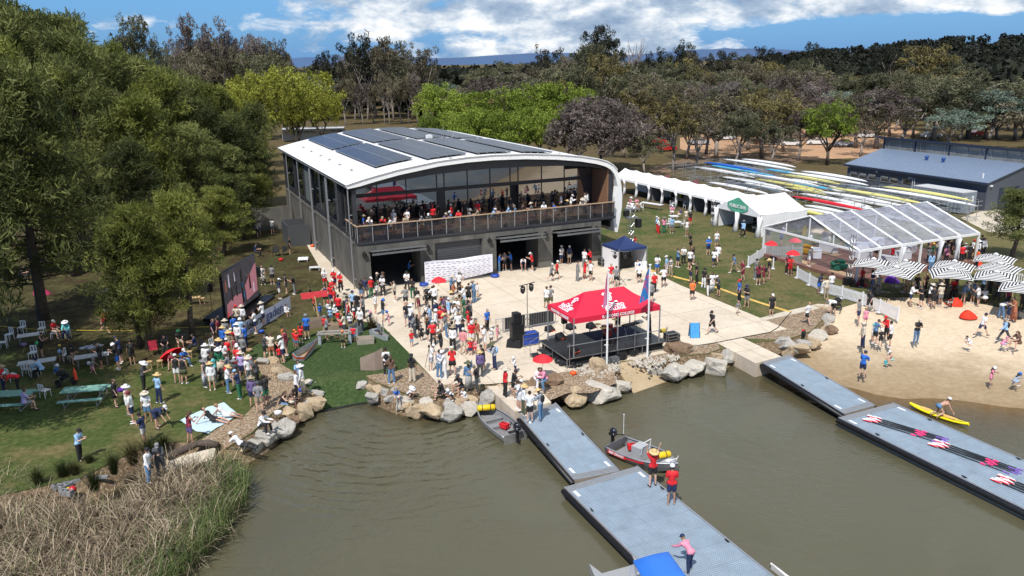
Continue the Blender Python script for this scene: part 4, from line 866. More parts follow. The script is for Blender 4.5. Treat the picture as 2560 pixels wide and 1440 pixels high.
rocks=[(632,1112,58,38,'g','pale grey boulder where the cap wearer stretches one leg',0,0),(706,1072,56,46,'g','grey boulder with dark crack below the suspenders sitter',1,1),(662,1092,66,36,'g','long flat grey boulder beside the man in white shirt',0,1),(728,1050,36,34,'b','small dark brown rock between two grey boulders',2,1),(760,1030,44,42,'t','tan block below the seated women',3,1),(790,1008,50,32,'t','tan sandstone block at left foot of the turf ramp',6,1),(748,1000,34,22,'g','small grey rock beside the seated women',4,1),(788,985,36,26,'g','grey rock at the left edge of the turf ramp',7,1),(772,965,40,28,'w','pale rock under the standing couple in white',5,1),
 (657,905,34,18,'g','flat grey rock at the top of the gravel strip',9,2),(680,902,26,22,'t','tan round rock beside lawn and gravel strip',10,2),(690,930,34,16,'t','tan flat slab leaning on the gravel strip',3,2),(714,943,42,17,'g','flat blue grey slab on the edge of the turf',6,2),
 (941,928,40,26,'g','grey boulder leaning on the cardboard sheet',1,3),(929,947,36,24,'w','pale wedge boulder right of the turf ramp',3,3),(929,970,34,26,'t','tan flat boulder right of the turf ramp',6,3),(930,998,36,34,'g','grey cube boulder at the right foot of the turf ramp',9,3),(962,985,30,42,'g','tall grey boulder left of the child in blue',0,3),(990,988,38,38,'g','grey boulder the child in blue sits on',4,3),(1016,1008,46,44,'w','tall pale boulder under the crouching child',7,3),(1040,1024,44,46,'t','peach boulder sloping towards the water',2,3),(1077,1032,52,42,'t','round orange tan boulder at the waterline',5,3),(1127,1032,52,48,'g','round grey boulder with dark hollow on top',8,3),(1172,1022,42,38,'w','pale boulder left of the moored dinghy bow',10,3),(1222,998,46,50,'g','rough grey boulder against the abutment',11,3),(1152,1008,56,26,'t','flat tan boulder behind the round ones',3,3),(1100,1003,60,24,'w','flat pale boulder beneath the seated family',6,3),
 (1373,985,46,42,'g','squared grey boulder right of the gangway',9,4),(1432,995,66,52,'t','tan pyramid boulder in front of the stage rocks',1,4),(1498,978,92,46,'w','largest pale boulder left of the boat ramp',4,4),(1553,965,42,34,'w','pale boulder touching the left of the boat ramp',7,4),(1497,915,54,40,'t','ochre block rock in front of the first flagpole',3,5),(1350,955,50,36,'b','brown boulder under the red umbrella',10,5),(1382,950,46,36,'b','dark brown boulder right of the umbrella couple',8,5),(1637,926,32,32,'g','small round grey boulder right of the boat ramp',2,4),(1674,938,46,40,'g','grey and tan boulder beside the boat ramp foot',5,4),(1702,930,36,32,'w','pale boulder behind the grey and tan one',8,4),(1735,920,58,38,'w','wide pale boulder with grey lichen top',11,4),(1790,915,62,52,'w','biggest lichen boulder left of the long abutment',0,4),(1815,893,44,36,'g','grey boulder touching the long abutment',1,4),(1696,872,66,36,'b','brown wedge rock lying beside the stage corner',6,5),
 (2002,874,48,28,'t','flat tan boulder right of the long abutment',9,6),(1976,874,36,34,'t','tan boulder against the long abutment',3,6),(1952,852,42,26,'g','grey boulder behind the flat tan one',2,6),(1973,872,40,36,'g','squared grey boulder at the top of the sand',5,6),(2008,862,34,30,'g','grey boulder beside the black bag',7,6),(2033,856,34,26,'t','orange sandstone boulder on the sand',4,6),(2047,838,40,28,'w','pale round boulder beside the sand',10,6),(2076,825,32,22,'b','brown boulder pointing to the sand',8,6),(2070,800,34,30,'g','striped grey boulder at the edge of the gravel',11,6),(2056,772,42,16,'t','flat rock at the meeting of lawn and sand',0,6)]
for px,py,w,h_,tn,lb,ix,gk in rocks:
    zb={0:-1.1,1:-1.0,2:-.5,3:-1.05,4:-1.05,5:-.4,6:-.75}[gk]; rock(px,py,w*1.08,h_*1.12,tn,lb,ix,zb)
fz=0
for line,a,b,pl in ((shL,7,12,'left of the turf ramp'),(shR,0,9,'between the turf ramp and the abutment'),(shR,10,13,'in front of the stage'),(shR,15,19,'right of the boat ramp'),(shR,21,24,'beside the beach')):
    for i in range(a,min(b,len(line)-1)):
        p,q=line[i],line[i+1]; L_=(q-p).length; d=(q-p).normalized(); n=Vector((d.y,-d.x,0))
        for k in range(max(1,int(L_/1.0))):
            fz+=1; s=.34+.2*((fz*7)%5)/5; o=meobj('bank_stone',RP[(fz*5)%12],None,MR['gtwgt'[fz%5]],p+d*((k+.5)*L_/max(1,int(L_/1.0)))+n*(.30+.12*(fz%3))+Vector((0,0,-.22-.07*(fz%4)))); o.scale=(s*1.25,s,s*.9); o.rotation_euler=(0,0,fz*1.3); tag(o,'smaller stone wedged in the bank %s'%pl,'stone','small bank stones')
def m_log():
    mb=MB(); A=random.Random(2); pts=[P(418,1142,.12),P(445,1130,.15),P(490,1110,.16),P(520,1108,.14),P(545,1112,.1)]; mb.tube(pts,[.16,.2,.17,.2,.15],9); tag(mb.obj('log',M_BARK,smooth=True),'weathered log edging the lawn above the concrete slab','log')
m_log()
# loose broken stone
def rubble():
    mb=MB(); A=random.Random(9)
    for cx,cy,sx,sy,n in [(1470,925,46,16,140),(1530,922,26,14,60),(1620,905,46,16,150),(1680,893,30,10,60),(430,1185,40,16,60)]:
        for i in range(n):
            p=P(cx+A.gauss(0,sx*.5),cy+A.gauss(0,sy*.5),.03 if cx>500 else -.45); s=A.uniform(.04,.12); mb.box(p,(s*1.6,s*1.2,s*.7),M=Matrix.Rotation(A.uniform(0,3),3,Vector((A.random(),A.random(),1)).normalized()))
    tag(mb.obj('rubble',MR['w']),'loose pale broken stones spread around the big rocks','rubble',kind='stuff')
rubble()
# --- floating docks
def m_grate():
    h=NT('blue_grey_ribbed_deck'); o=h.tc.outputs['UV']; wv=h.node('ShaderNodeTexWave',{'Vector':o,'Scale':1.75,'Distortion':0.0},wave_type='BANDS',bands_direction='X'); w2=h.node('ShaderNodeTexWave',{'Vector':o,'Scale':1.75,'Distortion':0.0},wave_type='BANDS',bands_direction='Y'); n=h.noise(o,.8,5)
    c=h.mix(h.math('MULTIPLY',wv,w2),(.20,.26,.315),(.36,.43,.50)); c=h.mix(.3,c,n,'OVERLAY'); c=h.mix(h.ramp(h.noise(o,.45,8,.75,1.0),[(.56,0.0),(.72,.4)]),c,(.16,.17,.17)); br=h.node('ShaderNodeTexBrick',{'Vector':o,'Color1':(1.,1.,1.),'Color2':(.94,.95,.96),'Mortar':(.72,.72,.73),'Scale':1.0,'Mortar Size':.02,'Brick Width':4.4,'Row Height':2.2},offset=0.0); c=h.mix(1.0,c,br,'MULTIPLY'); h.bump(h.math('ADD',wv,w2),.35,.02); return h.set(Base_Color=c,Roughness=.7)
M_GRATE=m_grate()
def dock(name,corners,top,label,cat,th=.42,fender=True,ends=()):
    """corners: near-left, far-left, far-right, near-right at deck height; each a point"""
    a,b,c,d=corners; t=thing(name,label,cat,(a+b+c+d)/4,0); o=t.location.copy(); q=[v-o for v in(a,b,c,d)]
    mb=MB(); mb.quad(*[v+Vector((0,0,.003)) for v in (q[0],q[3],q[2],q[1])]); me=mb.mesh('deck',[M_GRATE]); ul=me.uv_layers.new(name='u'); x=(q[3]-q[0]).normalized(); y=(q[1]-q[0]).normalized()
    cc=[0]*(2*len(me.loops))
    for l in me.loops: v=me.vertices[l.vertex_index].co; cc[2*l.index]=v.dot(x)*1.8; cc[2*l.index+1]=v.dot(y)*1.8
    ul.data.foreach_set('uv',cc); meobj('deck',me,t)
    mb=MB(); dn=Vector((0,0,-th)); mb.add([*q,*[v+dn for v in q]],[(0,1,2,3),(7,6,5,4)]+[(i,4+i,4+(i+1)%4,(i+1)%4) for i in range(4)]); mb.obj('float_box',mat('tan_grey_float',(.27,.23,.185),.6,.15,3),t,merge=True)
    for i,(s,e) in enumerate(((0,1),(3,2))):
        mb=MB(); mb.tube([q[s]+Vector((0,0,.0)),q[e]+Vector((0,0,.0))],.05,6); mb.obj('edge_rail',M_STEEL,t)
        if fender:
            mb=MB(); off=(q[s]-q[3-s]).normalized()*.10; mb.tube([q[s]+off+Vector((0,0,-.17)),q[e]+off+Vector((0,0,-.17))],.11,8); mb.obj('rubber_fender',M_BLACK,t,smooth=True)
    for k in range(int((q[1]-q[0]).length/4.2)):
        for s,e in((0,1),(3,2)): c_=q[s].lerp(q[e],(k+.5)/max(1,int((q[1]-q[0]).length/4.2)))+(q[3-s]-q[s]).normalized()*.12; mb=MB(); rz=math.atan2((q[1]-q[0]).y,(q[1]-q[0]).x); mb.box(c_+Vector((0,0,.03)),(.08,.04,.06),rz=rz); mb.box(c_+Vector((0,0,.07)),(.26,.04,.03),rz=rz); mb.obj('mooring_cleat',M_BLK2,t)
    for s in ends:
        s0,s1=((q[0],q[3]),(q[1],q[2]))[s]; inn=(q[1]-q[0]).normalized()*(1 if s==0 else -1); mb=MB(); 
        for k in range(4): mb.box((s0+s1)/2+inn*(.06+.11*k)+Vector((0,0,.012)),((s1-s0).length-.1,.085,.02),rz=math.atan2((s1-s0).y,(s1-s0).x))
        mb.obj('hinge_plate',M_STEEL,t)
        for e,f in((s0,s1),(s1,s0)):
            mb=MB(); mb.box(e+(f-e).normalized()*.22+inn*.75+Vector((0,0,.01)),(.14,.5,.012),rz=math.atan2(inn.y,inn.x)-math.pi/2); mb.obj('white_marker',M_WPL,t)
    return t
zg=.0; zt=-.42
gn=[P(1437,1200,zt),P(1300,1041,zg),P(1388,1008,zg),P(1548,1178,zt)]
dock('gangway',gn,0,'middle gangway with blue grey ribbed deck leading to the pontoon','gangway',.25,True,(1,0))
pa,pb=P(1412,1218,zt),P(1592,1166,zt); ax=(P(1590,1395,zt)-pa).normalized(); far=18.0
dock('pontoon',[pa+ax*far,pa,pb,pb+ax*far],0,'middle pontoon with blue grey deck where two men in red stand','pontoon',.5,True,(1,))
gn2=[P(2112,1035,zt),P(1906,906,zg),P(1970,887,zg),P(2186,1014,zt)]
dock('gangway',gn2,0,'right hand gangway with blue grey deck beside the sandy beach','gangway',.25,True,(1,0))
pa2,pb2=P(2097,1044,zt),P(2232,1008,zt); ax2=(P(2560,1272,zt)-pa2).normalized()
dock('pontoon',[pa2+ax2*24,pa2,pb2,pb2+ax2*24],0,'right hand pontoon where sets of oars lie','pontoon',.5,True,(1,))
# --- oars
def oar_proto():
    t=thing('oar','x','oar'); mb=MB(); mb.cyl((0,0,.03),(2.95,0,.03),.021,n=6); mb.obj('shaft',M_BLACK,t)
    mb=MB(); mb.cyl((2.95,0,.03),(3.25,0,.03),.024,n=6); mb.obj('grip',mat('violet_grip',(.25,.10,.55),.6),t)
    mb=MB(); mb.cyl((1.95,0,.03),(2.2,0,.03),.036,n=8); mb.cyl((2.05,0,.03),(2.1,0,.03),.065,n=8); mb.obj('collar',mat('pink_collar',(.85,.05,.20),.5),t)
    mb=MB(); mb.add([(0,0,.045),(-.16,.11,.05),(-.50,.14,.05),(-.52,-.03,.05),(-.1,-.06,.05),(0,0,.025),(-.16,.11,.03),(-.50,.14,.03),(-.52,-.03,.03),(-.1,-.06,.03)],[(0,1,2,3,4),(9,8,7,6,5)]+[(i,5+i,5+(i+1)%5,(i+1)%5) for i in range(5)]); mb.obj('blade',mat('white_blade',(.8,.8,.8),.4),t)
    mb=MB(); mb.add([(0,-.01,.056),(-.3,.0,.056),(-.53,-.085,.05),(-.12,-.10,.05)],[(0,1,2,3)]); mb.add([(0,-.01,.026),(-.3,.0,.026),(-.53,-.085,.03),(-.12,-.10,.03)],[(3,2,1,0)]); mb.obj('blade_tip',mat('red_blade_half',(.75,.02,.04),.4),t); return t
op=oar_proto(); first=True; na=0
ordn=['lowest','second','third','fourth','fifth','sixth','highest']
for gi,(s,e,nm) in enumerate([((2187,1052),(2322,1092),'in the set nearest the gangway'),((2354,1115),(2515,1172),'in the middle set'),((2515,1205),(2700,1280),'in the set cut by the picture edge')]):
    a=P(*s,zt+.01); b=P(*e,zt+.01); d=(b-a).normalized(); sd_=Vector((-d.y,d.x,0))
    for k in range(7):
        o=op if first else copy_tree(op); first=False
        o.location=a+sd_*((k-3)*.115)+d*(abs((k*3)%5)*.09)+Vector((0,0,.01+.02*(k%2))); o.rotation_euler=(0,0,math.atan2(d.y,d.x)+R((k*7%5-2)*.8)); o['label']='black oar with red white blade, %s of seven %s'%(ordn[k],nm); o['group']='oars laid on the right hand pontoon'; o['category']='oar'
# --- aluminium dinghies with outboards
def outboard(t,x,z):
    e=MB(); e.ball((x-.12,0,z+.42),(.21,.17,.20),12); e.box((x-.14,0,z+.28),(.34,.28,.14)); m=e.obj('outboard_motor',mat('gloss_black_cowl',(.012,.012,.016),.18,.1,3,coat=.6),t,smooth=True)
    e=MB(); e.box((x-.16,0,z-.02),(.14,.12,.6)); e.box((x-.2,0,z-.34),(.3,.05,.06)); e.cyl((x-.1,0,z-.45),(x-.42,0,z-.45),.06,.03,8); e.obj('outboard_leg',M_BLK2,m)
    e=MB(); e.cyl((x,0,z+.30),(x+.5,.05,z+.42),.02,n=6); e.cyl((x+.35,.04,z+.385),(x+.52,.05,z+.425),.03,n=6); e.obj('tiller',M_BLACK,m)
def dinghy(a,b,L_,W_,label,kind):
    """a bow, b stern on the water"""
    t=thing('dinghy',label,'motor boat',(b.x,b.y,WZ),heading(b,a)); N_=14; hb=.62 if kind==0 else .7
    def sec(s):  # s 0 stern..1 bow -> half width, keel z, gunwale z
        return W_/2*(1-max(0,(s-.45)/.55)**2.2)*( .93+.07*min(1,s*4)), -.10+.42*max(0,(s-.6)/.4)**2.2, .42+.20*s**2
    rows=[]
    for i in range(N_+1):
        s=i/N_; w,k,g=sec(s); x=s*L_; rows.append([(x,-w,g),(x,-w*.97,g-.2),(x,-w*.80,k+.10),(x,0,k),(x,w*.80,k+.10),(x,w*.97,g-.2),(x,w,g)])
    m=MB(); m.grid(rows); n=len(m.v); 
    m.add([rows[0][i] for i in range(7)],[(0,1,2,3,4,5,6)]); al=mat('bare_aluminium',(.40,.40,.39),.4,.15,5,metal=.6) if kind==0 else mat('dark_painted_alloy',(.17,.17,.18),.4,.15,5,metal=.4)
    m.obj('hull',al,t,merge=True)
    m=MB(); 
    for i in range(N_+1):
        pass
    inner=[]
    for i in range(1,N_):
        s=i/N_; w,k,g=sec(s); x=s*L_; w2=max(.05,w-.10); inner.append([(x,-w2,g-.02),(x,-w2*.9,k+.2),(x,0,k+.17),(x,w2*.9,k+.2),(x,w2,g-.02)])
    m.grid(inner); m.obj('inside_floor',mat('grey_alloy_floor',(.27,.275,.28),.55,.15,4,metal=.2),t)
    for sd_ in(-1,1):
        m=MB(); m.tube([(s*L_,sd_*(sec(s)[0]-.02),sec(s)[2]+.01) for s in np.linspace(0,1,14)],.045,6); m.obj('gunwale',M_STEEL,t,smooth=True)
    w,k,g=sec(.86); m=MB(); m.add([(L_*.80,-sec(.8)[0]+.02,sec(.8)[2]+.015),(L_*.80,sec(.8)[0]-.02,sec(.8)[2]+.015),(L_*.90,sec(.9)[0]-.02,sec(.9)[2]+.015),(L_*.995,0,sec(1)[2]+.015),(L_*.90,-sec(.9)[0]+.02,sec(.9)[2]+.015)],[(0,1,2,3,4)]); m.obj('foredeck',mat('light_grey_deck_plate',(.33,.35,.37),.5,.08,4),t)
    m=MB(); m.box((L_*.865,0,sec(.86)[2]+.03),(.22,.3,.02)); m.obj('white_hatch',M_WPL,t)
    m=MB(); m.box((.06,0,.25),(.08,W_*.86,.5)); m.obj('transom',al,t)
    for s in((.42,.62) if kind==0 else (.72,)):
        w=sec(s)[0]; m=MB(); m.box((s*L_,0,.27),(.34,w*2-.16,.05)); m.box((s*L_,0,.12),(.28,w*2-.4,.25)); m.obj('thwart',M_STEEL,t)
    outboard(t,.02,.55)
    if kind==0:
        m=MB(); m.box((L_*.17,-W_*.2,.16),(.55,.5,.03)); m.obj('floor_mat',M_BLACK,t)
    else:
        m=MB(); m.box((L_*.42,.0,.45),(.55,.7,.72)); m.obj('console',mat('pale_alloy_console',(.50,.50,.50),.4,.08,4,metal=.3),t)
        m=MB(); m.tube([(L_*.5,-.32,.5),(L_*.52,-.32,1.15),(L_*.52,.32,1.15),(L_*.5,.32,.5)],.022,6); m.obj('grab_rail',M_WPL,t)
        m=MB(); m.tube([(0.05,.62,.6),(0.05,.62,1.7)],.015,5); m.ball((.05,.62,1.72),.04,6); m.obj('stern_light',M_WPL,t)
        m=MB(); m.tube([(L_*.93,-.25,.6),(L_*.95,-.3,.85),(L_*.99,0,.9),(L_*.95,.3,.85),(L_*.93,.25,.6)],.018,5); m.obj('bow_rail',M_WPL,t)
        place_text('RED DINGO',.17,M_LWHT,t,frame((.8,-W_/2-.005,.33),(1,0,0),(0,.05,1)),bold=.004); 
        m=MB(); m.box((.8,-W_/2+.02,.33),(1.1,.03,.2)); m.obj('red_name_panel',M_RED,t)
        m=MB(); m.box((L_*.45,-W_/2+.025,.36),(1.5,.03,.07),M=Matrix.Rotation(R(-6),3,'Y')); m.obj('red_stripe',M_RED,t)
    return t
def duffel(p,rz,m,label,L_=.75,r=.15,cat='dry bag',name='dry_bag',straps=True):
    t=thing(name,label,cat,p,rz); k=MB(); k.tube([(-L_/2,0,r),(-L_/2+.06,0,r),(0,0,r*1.05),(L_/2-.06,0,r),(L_/2,0,r)],[r*.6,r,r*1.04,r,r*.6],10); k.obj('sack',m,t,smooth=True)
    if straps:
        for x in(-L_*.22,L_*.22): k=MB(); k.tube([(x-.02,0,r),(x+.02,0,r)],r*1.09,10); k.obj('strap',M_BLACK,t)
def jerry(p,rz,label):
    t=thing('fuel_tank',label,'fuel tank',p,rz); k=MB(); k.box((0,0,.12),(.46,.32,.24)); k.obj('tank',M_RED,t); k=MB(); k.tube([(-.1,0,.24),(-.1,0,.29),(.1,0,.29),(.1,0,.24)],.015,6); k.cyl((.17,0,.24),(.17,0,.28),.035,n=8); k.obj('handle',M_BLACK,t)
bw=P(1196,1012,WZ+.5); st=P(1290,1090,WZ+.35); bw.z=st.z=WZ
dinghy(bw,st,(bw-st).length,1.55,'bare aluminium dinghy moored beside the boulders and middle gangway',0)
dv=(bw-st).normalized(); sv=Vector((-dv.y,dv.x,0)); LL=(bw-st).length
duffel(bw-dv*.95+Vector((0,0,.52)),heading(st,bw)+1.2,M_YEL,'yellow strapped dry bag in the bow of the moored dinghy',1.0,.17)
jerry(st+dv*LL*.36+sv*-.15+Vector((0,0,.18)),heading(st,bw)+.4,'red fuel tank on the floor of the moored dinghy')
bw=P(1694,1170,WZ+.4); st=P(1537,1110,WZ+.3); bw.z=st.z=WZ
d2=dinghy(bw,st,(bw-st).length,1.75,'dark sports dinghy with console and red lettering beside the pontoon',1)
dv=(bw-st).normalized(); sv=Vector((-dv.y,dv.x,0)); LL=(bw-st).length
duffel(bw-dv*.95+Vector((0,0,.55)),heading(st,bw)+1.15,M_YEL,'yellow strapped dry bag in the bow of the console dinghy',1.0,.16)
jerry(st+dv*LL*.22+sv*.35+Vector((0,0,.22)),heading(st,bw)+.9,'red fuel tank beside the motor of the console dinghy')
# paddle board
def board():
    a=P(2275,1012,WZ+.1); b=P(2422,1064,WZ+.1); t=thing('rescue_board','long yellow rescue board with a man kneeling on it','rescue board',((a+b)/2).xy.to_3d()+Vector((0,0,WZ)),heading(a,b)); L_=(b-a).length; mb=MB(); rows=[]
    for i in range(19):
        s=i/18; w=.30*(math.sin(math.pi*(s*.94+.03)))**.55; x=(s-.5)*L_; zt_=.16+.10*(abs(s-.5)*2)**3; rows.append([(x,-w,zt_-.06),(x,-w*.6,zt_),(x,0,zt_+.01),(x,w*.6,zt_),(x,w,zt_-.06),(x,w*.6,zt_-.14),(x,0,zt_-.16),(x,-w*.6,zt_-.14),(x,-w,zt_-.06)])
    mb.grid(rows); mb.obj('hull',mat('bright_yellow_gloss',(.85,.72,.01),.3,.05,3,coat=.4),t,smooth=True,merge=True)
    mb=MB(); mb.box((.55,0,.19),(.8,.28,.02)); mb.box((-.75,0,.19),(.5,.3,.03)); mb.obj('foam_pad',mat('pale_orange_pad',(.75,.42,.12),.8),t)
    mb=MB(); mb.tube([(.0,-.2,.2),(.5,-.24,.22),(1.2,-.12,.22),(1.5,0,.24)],.012,5); mb.tube([(.0,.2,.2),(.5,.24,.22),(1.2,.12,.22)],.012,5); mb.obj('deck_line',M_BLACK,t); return t
board()
# blue canopied work boat cut off by the lower edge
def workboat():
    c=P(1655,1425,.9); t=thing('work_boat','alloy work boat with bright blue canopy moored against the pontoon','motor boat',(c.x,c.y,WZ),0); 
    q=[P(1583,1385,1.05),P(1672,1362,1.05),P(1740,1455,1.05),P(1640,1485,1.05)]; q=[v-t.location for v in q]; rows=[]
    for j in range(7):
        row=[]
        for i in range(7):
            u,v=i/6,j/6; p=(q[0].lerp(q[1],u)).lerp(q[3].lerp(q[2],u),v); e=min(u,1-u,v,1-v); p=p+Vector((0,0,-.28*max(0,1-e*7)**2+.05*math.sin(u*3.14))) ; row.append(p)
        rows.append(row)
    mb=MB(); mb.grid(rows); mb.grid([[p+Vector((0,0,-.03)) for p in r] for r in rows]); mb.obj('canopy',mat('bright_blue_canvas',(.03,.17,.62),.6,.05,2,bump=.2),t,smooth=True)
    for k in(0,1,2,3): mb=MB(); mb.tube([q[k]*.96+Vector((0,0,-.2)),Vector((q[k].x*.8,q[k].y*.8,.7))],.025,6); mb.obj('canopy_pole',M_STEEL,t)
    f=[P(1473,1409,-.35),P(1520,1438,-.35),P(1590,1415,-.35),P(1578,1385,-.35),P(1600,1400,-.35)]; f=[v-t.location for v in f]; dpl=mat('punched_alloy_plate',(.42,.42,.41),.45,.25,22,metal=.4)
    mb=MB(); o_=[P(1473,1409,-.4),P(1505,1433,-.4),P(1590,1410,-.4),P(1578,1382,-.4),P(1760,1560,-.4),P(1600,1600,-.4),P(1500,1470,-.4)]; o_=[v-t.location for v in o_]; n=len(o_); mb.add([*o_,*[v+Vector((0,0,-.35)) for v in o_]],[tuple(range(n)),tuple(range(n,2*n))[::-1]]+[(i,n+i,n+(i+1)%n,(i+1)%n) for i in range(n)]); mb.obj('hull',dpl,t,merge=True)
    mb=MB(); a=P(1572,1440,.2)-t.location; b=P(1604,1425,.2)-t.location; mb.add([a,b,b+Vector((0,.1,.35)),a+Vector((0,.1,.35))],[(0,1,2,3)]); mb.obj('windscreen',M_PVC,t)
workboat()
def shellbow():
    a=P(1928,1412,WZ+.2); b=P(2010,1475,WZ+.2); t=thing('rowing_shell','white rowing shell bow poking out at the lower edge of the picture','rowing shell',(a.x,a.y,WZ),heading(a,b)); mb=MB(); rows=[]
    for i in range(20):
        s=i/19; w=.28*math.sin(math.pi*.5*min(1,s*1.6)); x=s*9; rows.append([(x,-w,.25),(x,-w*.7,.02),(x,0,-.08),(x,w*.7,.02),(x,w,.25),(x,0,.30),(x,-w,.25)])
    mb.grid(rows); mb.obj('hull',mat('gloss_white_hull',(.78,.78,.78),.25,.03,2,coat=.5),t,smooth=True); mb=MB(); mb.ball((0,0,.24),.045,8); mb.obj('bow_ball',M_WPL,t)
shellbow()
# ================================================================ structures and equipment on land
T_=lambda n,l,c,p,rz=0,g=None: thing(n,l,c,p,rz,g)
def pobj(t,name,m,f,**k):
    mb=MB(); f(mb); return mb.obj(name,m,t,**k)
# --- dark shed with clerestory
def shed():
    t=T_('shed','dark blue grey metal shed with low roof and clerestory windows','shed',G(75.6,-.3),B); W_=21.2; mw=mat('slate_blue_cladding',(.075,.085,.105),.5,.08,3,stretch=(1,8,.2)); mr=mat('slate_blue_roof',(.165,.215,.295),.45,.05,2); md=mat('navy_trim',(.02,.028,.05),.5)
    gw=mat('shed_glass',(.05,.05,.045),.15,.5,.8)
    pobj(t,'wall',mw,lambda m:(m.extr([(0,0,0),(0,W_,0),(0,W_,3.4),(0,0,3.4)],(0,0,0),(.2,0,0)),m.extr([(.2,0,0),(14.4,0,0),(14.4,0,4.7),(6.6,0,5.05),(.2,0,3.4)],(0,0,0),(0,.2,0)),m.extr([(.2,W_-.2,0),(14.4,W_-.2,0),(14.4,W_-.2,4.7),(6.6,W_-.2,5.05),(.2,W_-.2,3.4)],(0,0,0),(0,.2,0)),m.b2((14.2,.2,0),(14.4,W_-.2,4.7))))
    pobj(t,'roof',mr,lambda m:m.extr([(-.35,-.25,3.35),(6.6,-.25,5.12),(6.6,W_+.25,5.12),(-.35,W_+.25,3.35)],(0,0,0),(0,0,.09)))
    pobj(t,'roof_ribs',mr,lambda m:[m.extr([(-.34,y,3.44),(6.6,y,5.21),(6.6,y+.04,5.21),(-.34,y+.04,3.44)],(0,0,0),(0,0,.035)) for y in np.arange(-.2,W_+.2,.55)])
    pobj(t,'gutter',md,lambda m:m.b2((-.5,-.3,3.15),(-.35,W_+.3,3.4)))
    pobj(t,'upper_roof',md,lambda m:m.extr([(6.1,-.6,6.65),(14.5,-.6,4.9),(14.5,W_+.6,4.9),(6.1,W_+.6,6.65)],(0,0,0),(0,0,.3)))
    n=4
    for k in range(n):
        a=.2+k*(W_-.4)/n; b=a+(W_-.4)/n
        w=pobj(t,'clerestory_window',mat('clerestory_glass',(.16,.17,.165),.08,.4,.5,spec=.8),lambda m:m.b2((6.62,a+.12,5.2),(6.66,b-.12,6.6)))
        pobj(w,'frame',M_STEEL,lambda m:([m.b2((6.56,y-.035,5.2),(6.68,y+.035,6.6)) for y in (a+.14,a+.75,(a+b)/2,b-.75,b-.14)],m.b2((6.57,a+.1,5.85),(6.67,b-.1,5.91)),m.b2((6.56,a+.1,5.2),(6.68,b-.1,5.27))))
    pobj(t,'clerestory_post',md,lambda m:[m.b2((6.5,y-.1,5.1),(6.75,y+.1,6.6)) for y in (.1,5.4,10.6,15.9,W_-.1)]+[m.b2((6.75,.1,5.1),(6.95,W_-.1,6.2))])
    for k,y in enumerate((11.2,13.2,14.7,16.8,18.4,19.9)):
        w=pobj(t,'window',M_GLASS,lambda m:m.b2((-.04,y-.55,1.75),(-.005,y+.55,2.5))); pobj(w,'frame',M_STEEL,lambda m:(m.b2((-.07,y+.6,1.7),(-.004,y+.68,2.56)),m.b2((-.07,y-.62,1.66),(-.004,y+.68,1.73))))
    for y in (15.5,18): 
        k=pobj(t,'roof_vent',mat('deep_blue_vent',(.02,.07,.25),.4),lambda m:(m.cyl((4.2,y-6,4.5),(4.2,y-6,4.95),.16,n=10),m.ball((4.2,y-6,5.02),(.28,.28,.2),12)))
    pobj(t,'flue',M_WPL,lambda m:m.cyl((.9,1.4,3.6),(.9,1.4,4.3),.1)); pobj(t,'conduit',M_WPL,lambda m:(m.tube([(-.05,10.3,.2),(-.05,10.3,2.6),(-.05,11,2.6)],.04),m.tube([(-.05,10.0,.2),(-.05,10.0,2.75),(-.05,11,2.75)],.04)))
    pobj(t,'wall_light',M_WPL,lambda m:(m.box((-.1,20.9,3),(.2,.2,.15)),m.box((-.1,16.0,2.9),(.2,.25,.2)),m.box((.5,-.1,3),(.3,.2,.2)))); pobj(t,'garage_door',md,lambda m:m.b2((2.2,-.04,0),(5.8,0,2.6)))
    # shipping container in front
    t=T_('shipping_container','grey shipping container standing against the dark shed','container',G(71.2,-.4),B); mc=mat('grey_container_paint',(.20,.235,.275),.5,.1,2); m=MB(); ys=np.arange(0,6.6,.12)
    for x,s in((0,-1),(2.4,1)):
        m.grid([[(x+(s*.04 if (i//2)%2 else 0),y,0.15) for i,y in enumerate(ys)],[(x+(s*.04 if (i//2)%2 else 0),y,2.5) for i,y in enumerate(ys)]])
    m.b2((.02,0,.1),(2.38,6.55,.2)); m.obj('side_panel',mc,t)
    pobj(t,'roof',mat('pale_container_roof',(.50,.51,.51),.6),lambda m:m.b2((-.05,-.05,2.5),(2.45,6.65,2.6))); 
    for s in(.03,1.22): pobj(t,'door',mc,lambda m:(m.b2((s,-.06,.18),(s+1.15,0,2.48)),[m.cyl((s+x,-.1,.2),(s+x,-.1,2.45),.025,n=6) for x in(.3,.85)]))
    pobj(t,'label',M_WPL,lambda m:(m.b2((.5,-.075,1.6),(.95,-.06,2.0)),m.b2((1.5,-.075,1.3),(2.0,-.06,2.05)))); pobj(t,'corner_post',mc,lambda m:[m.b2((x-.06,y-.06,.1),(x+.06,y+.06,2.52)) for x in(0,2.4) for y in(0,6.6)])
shed()
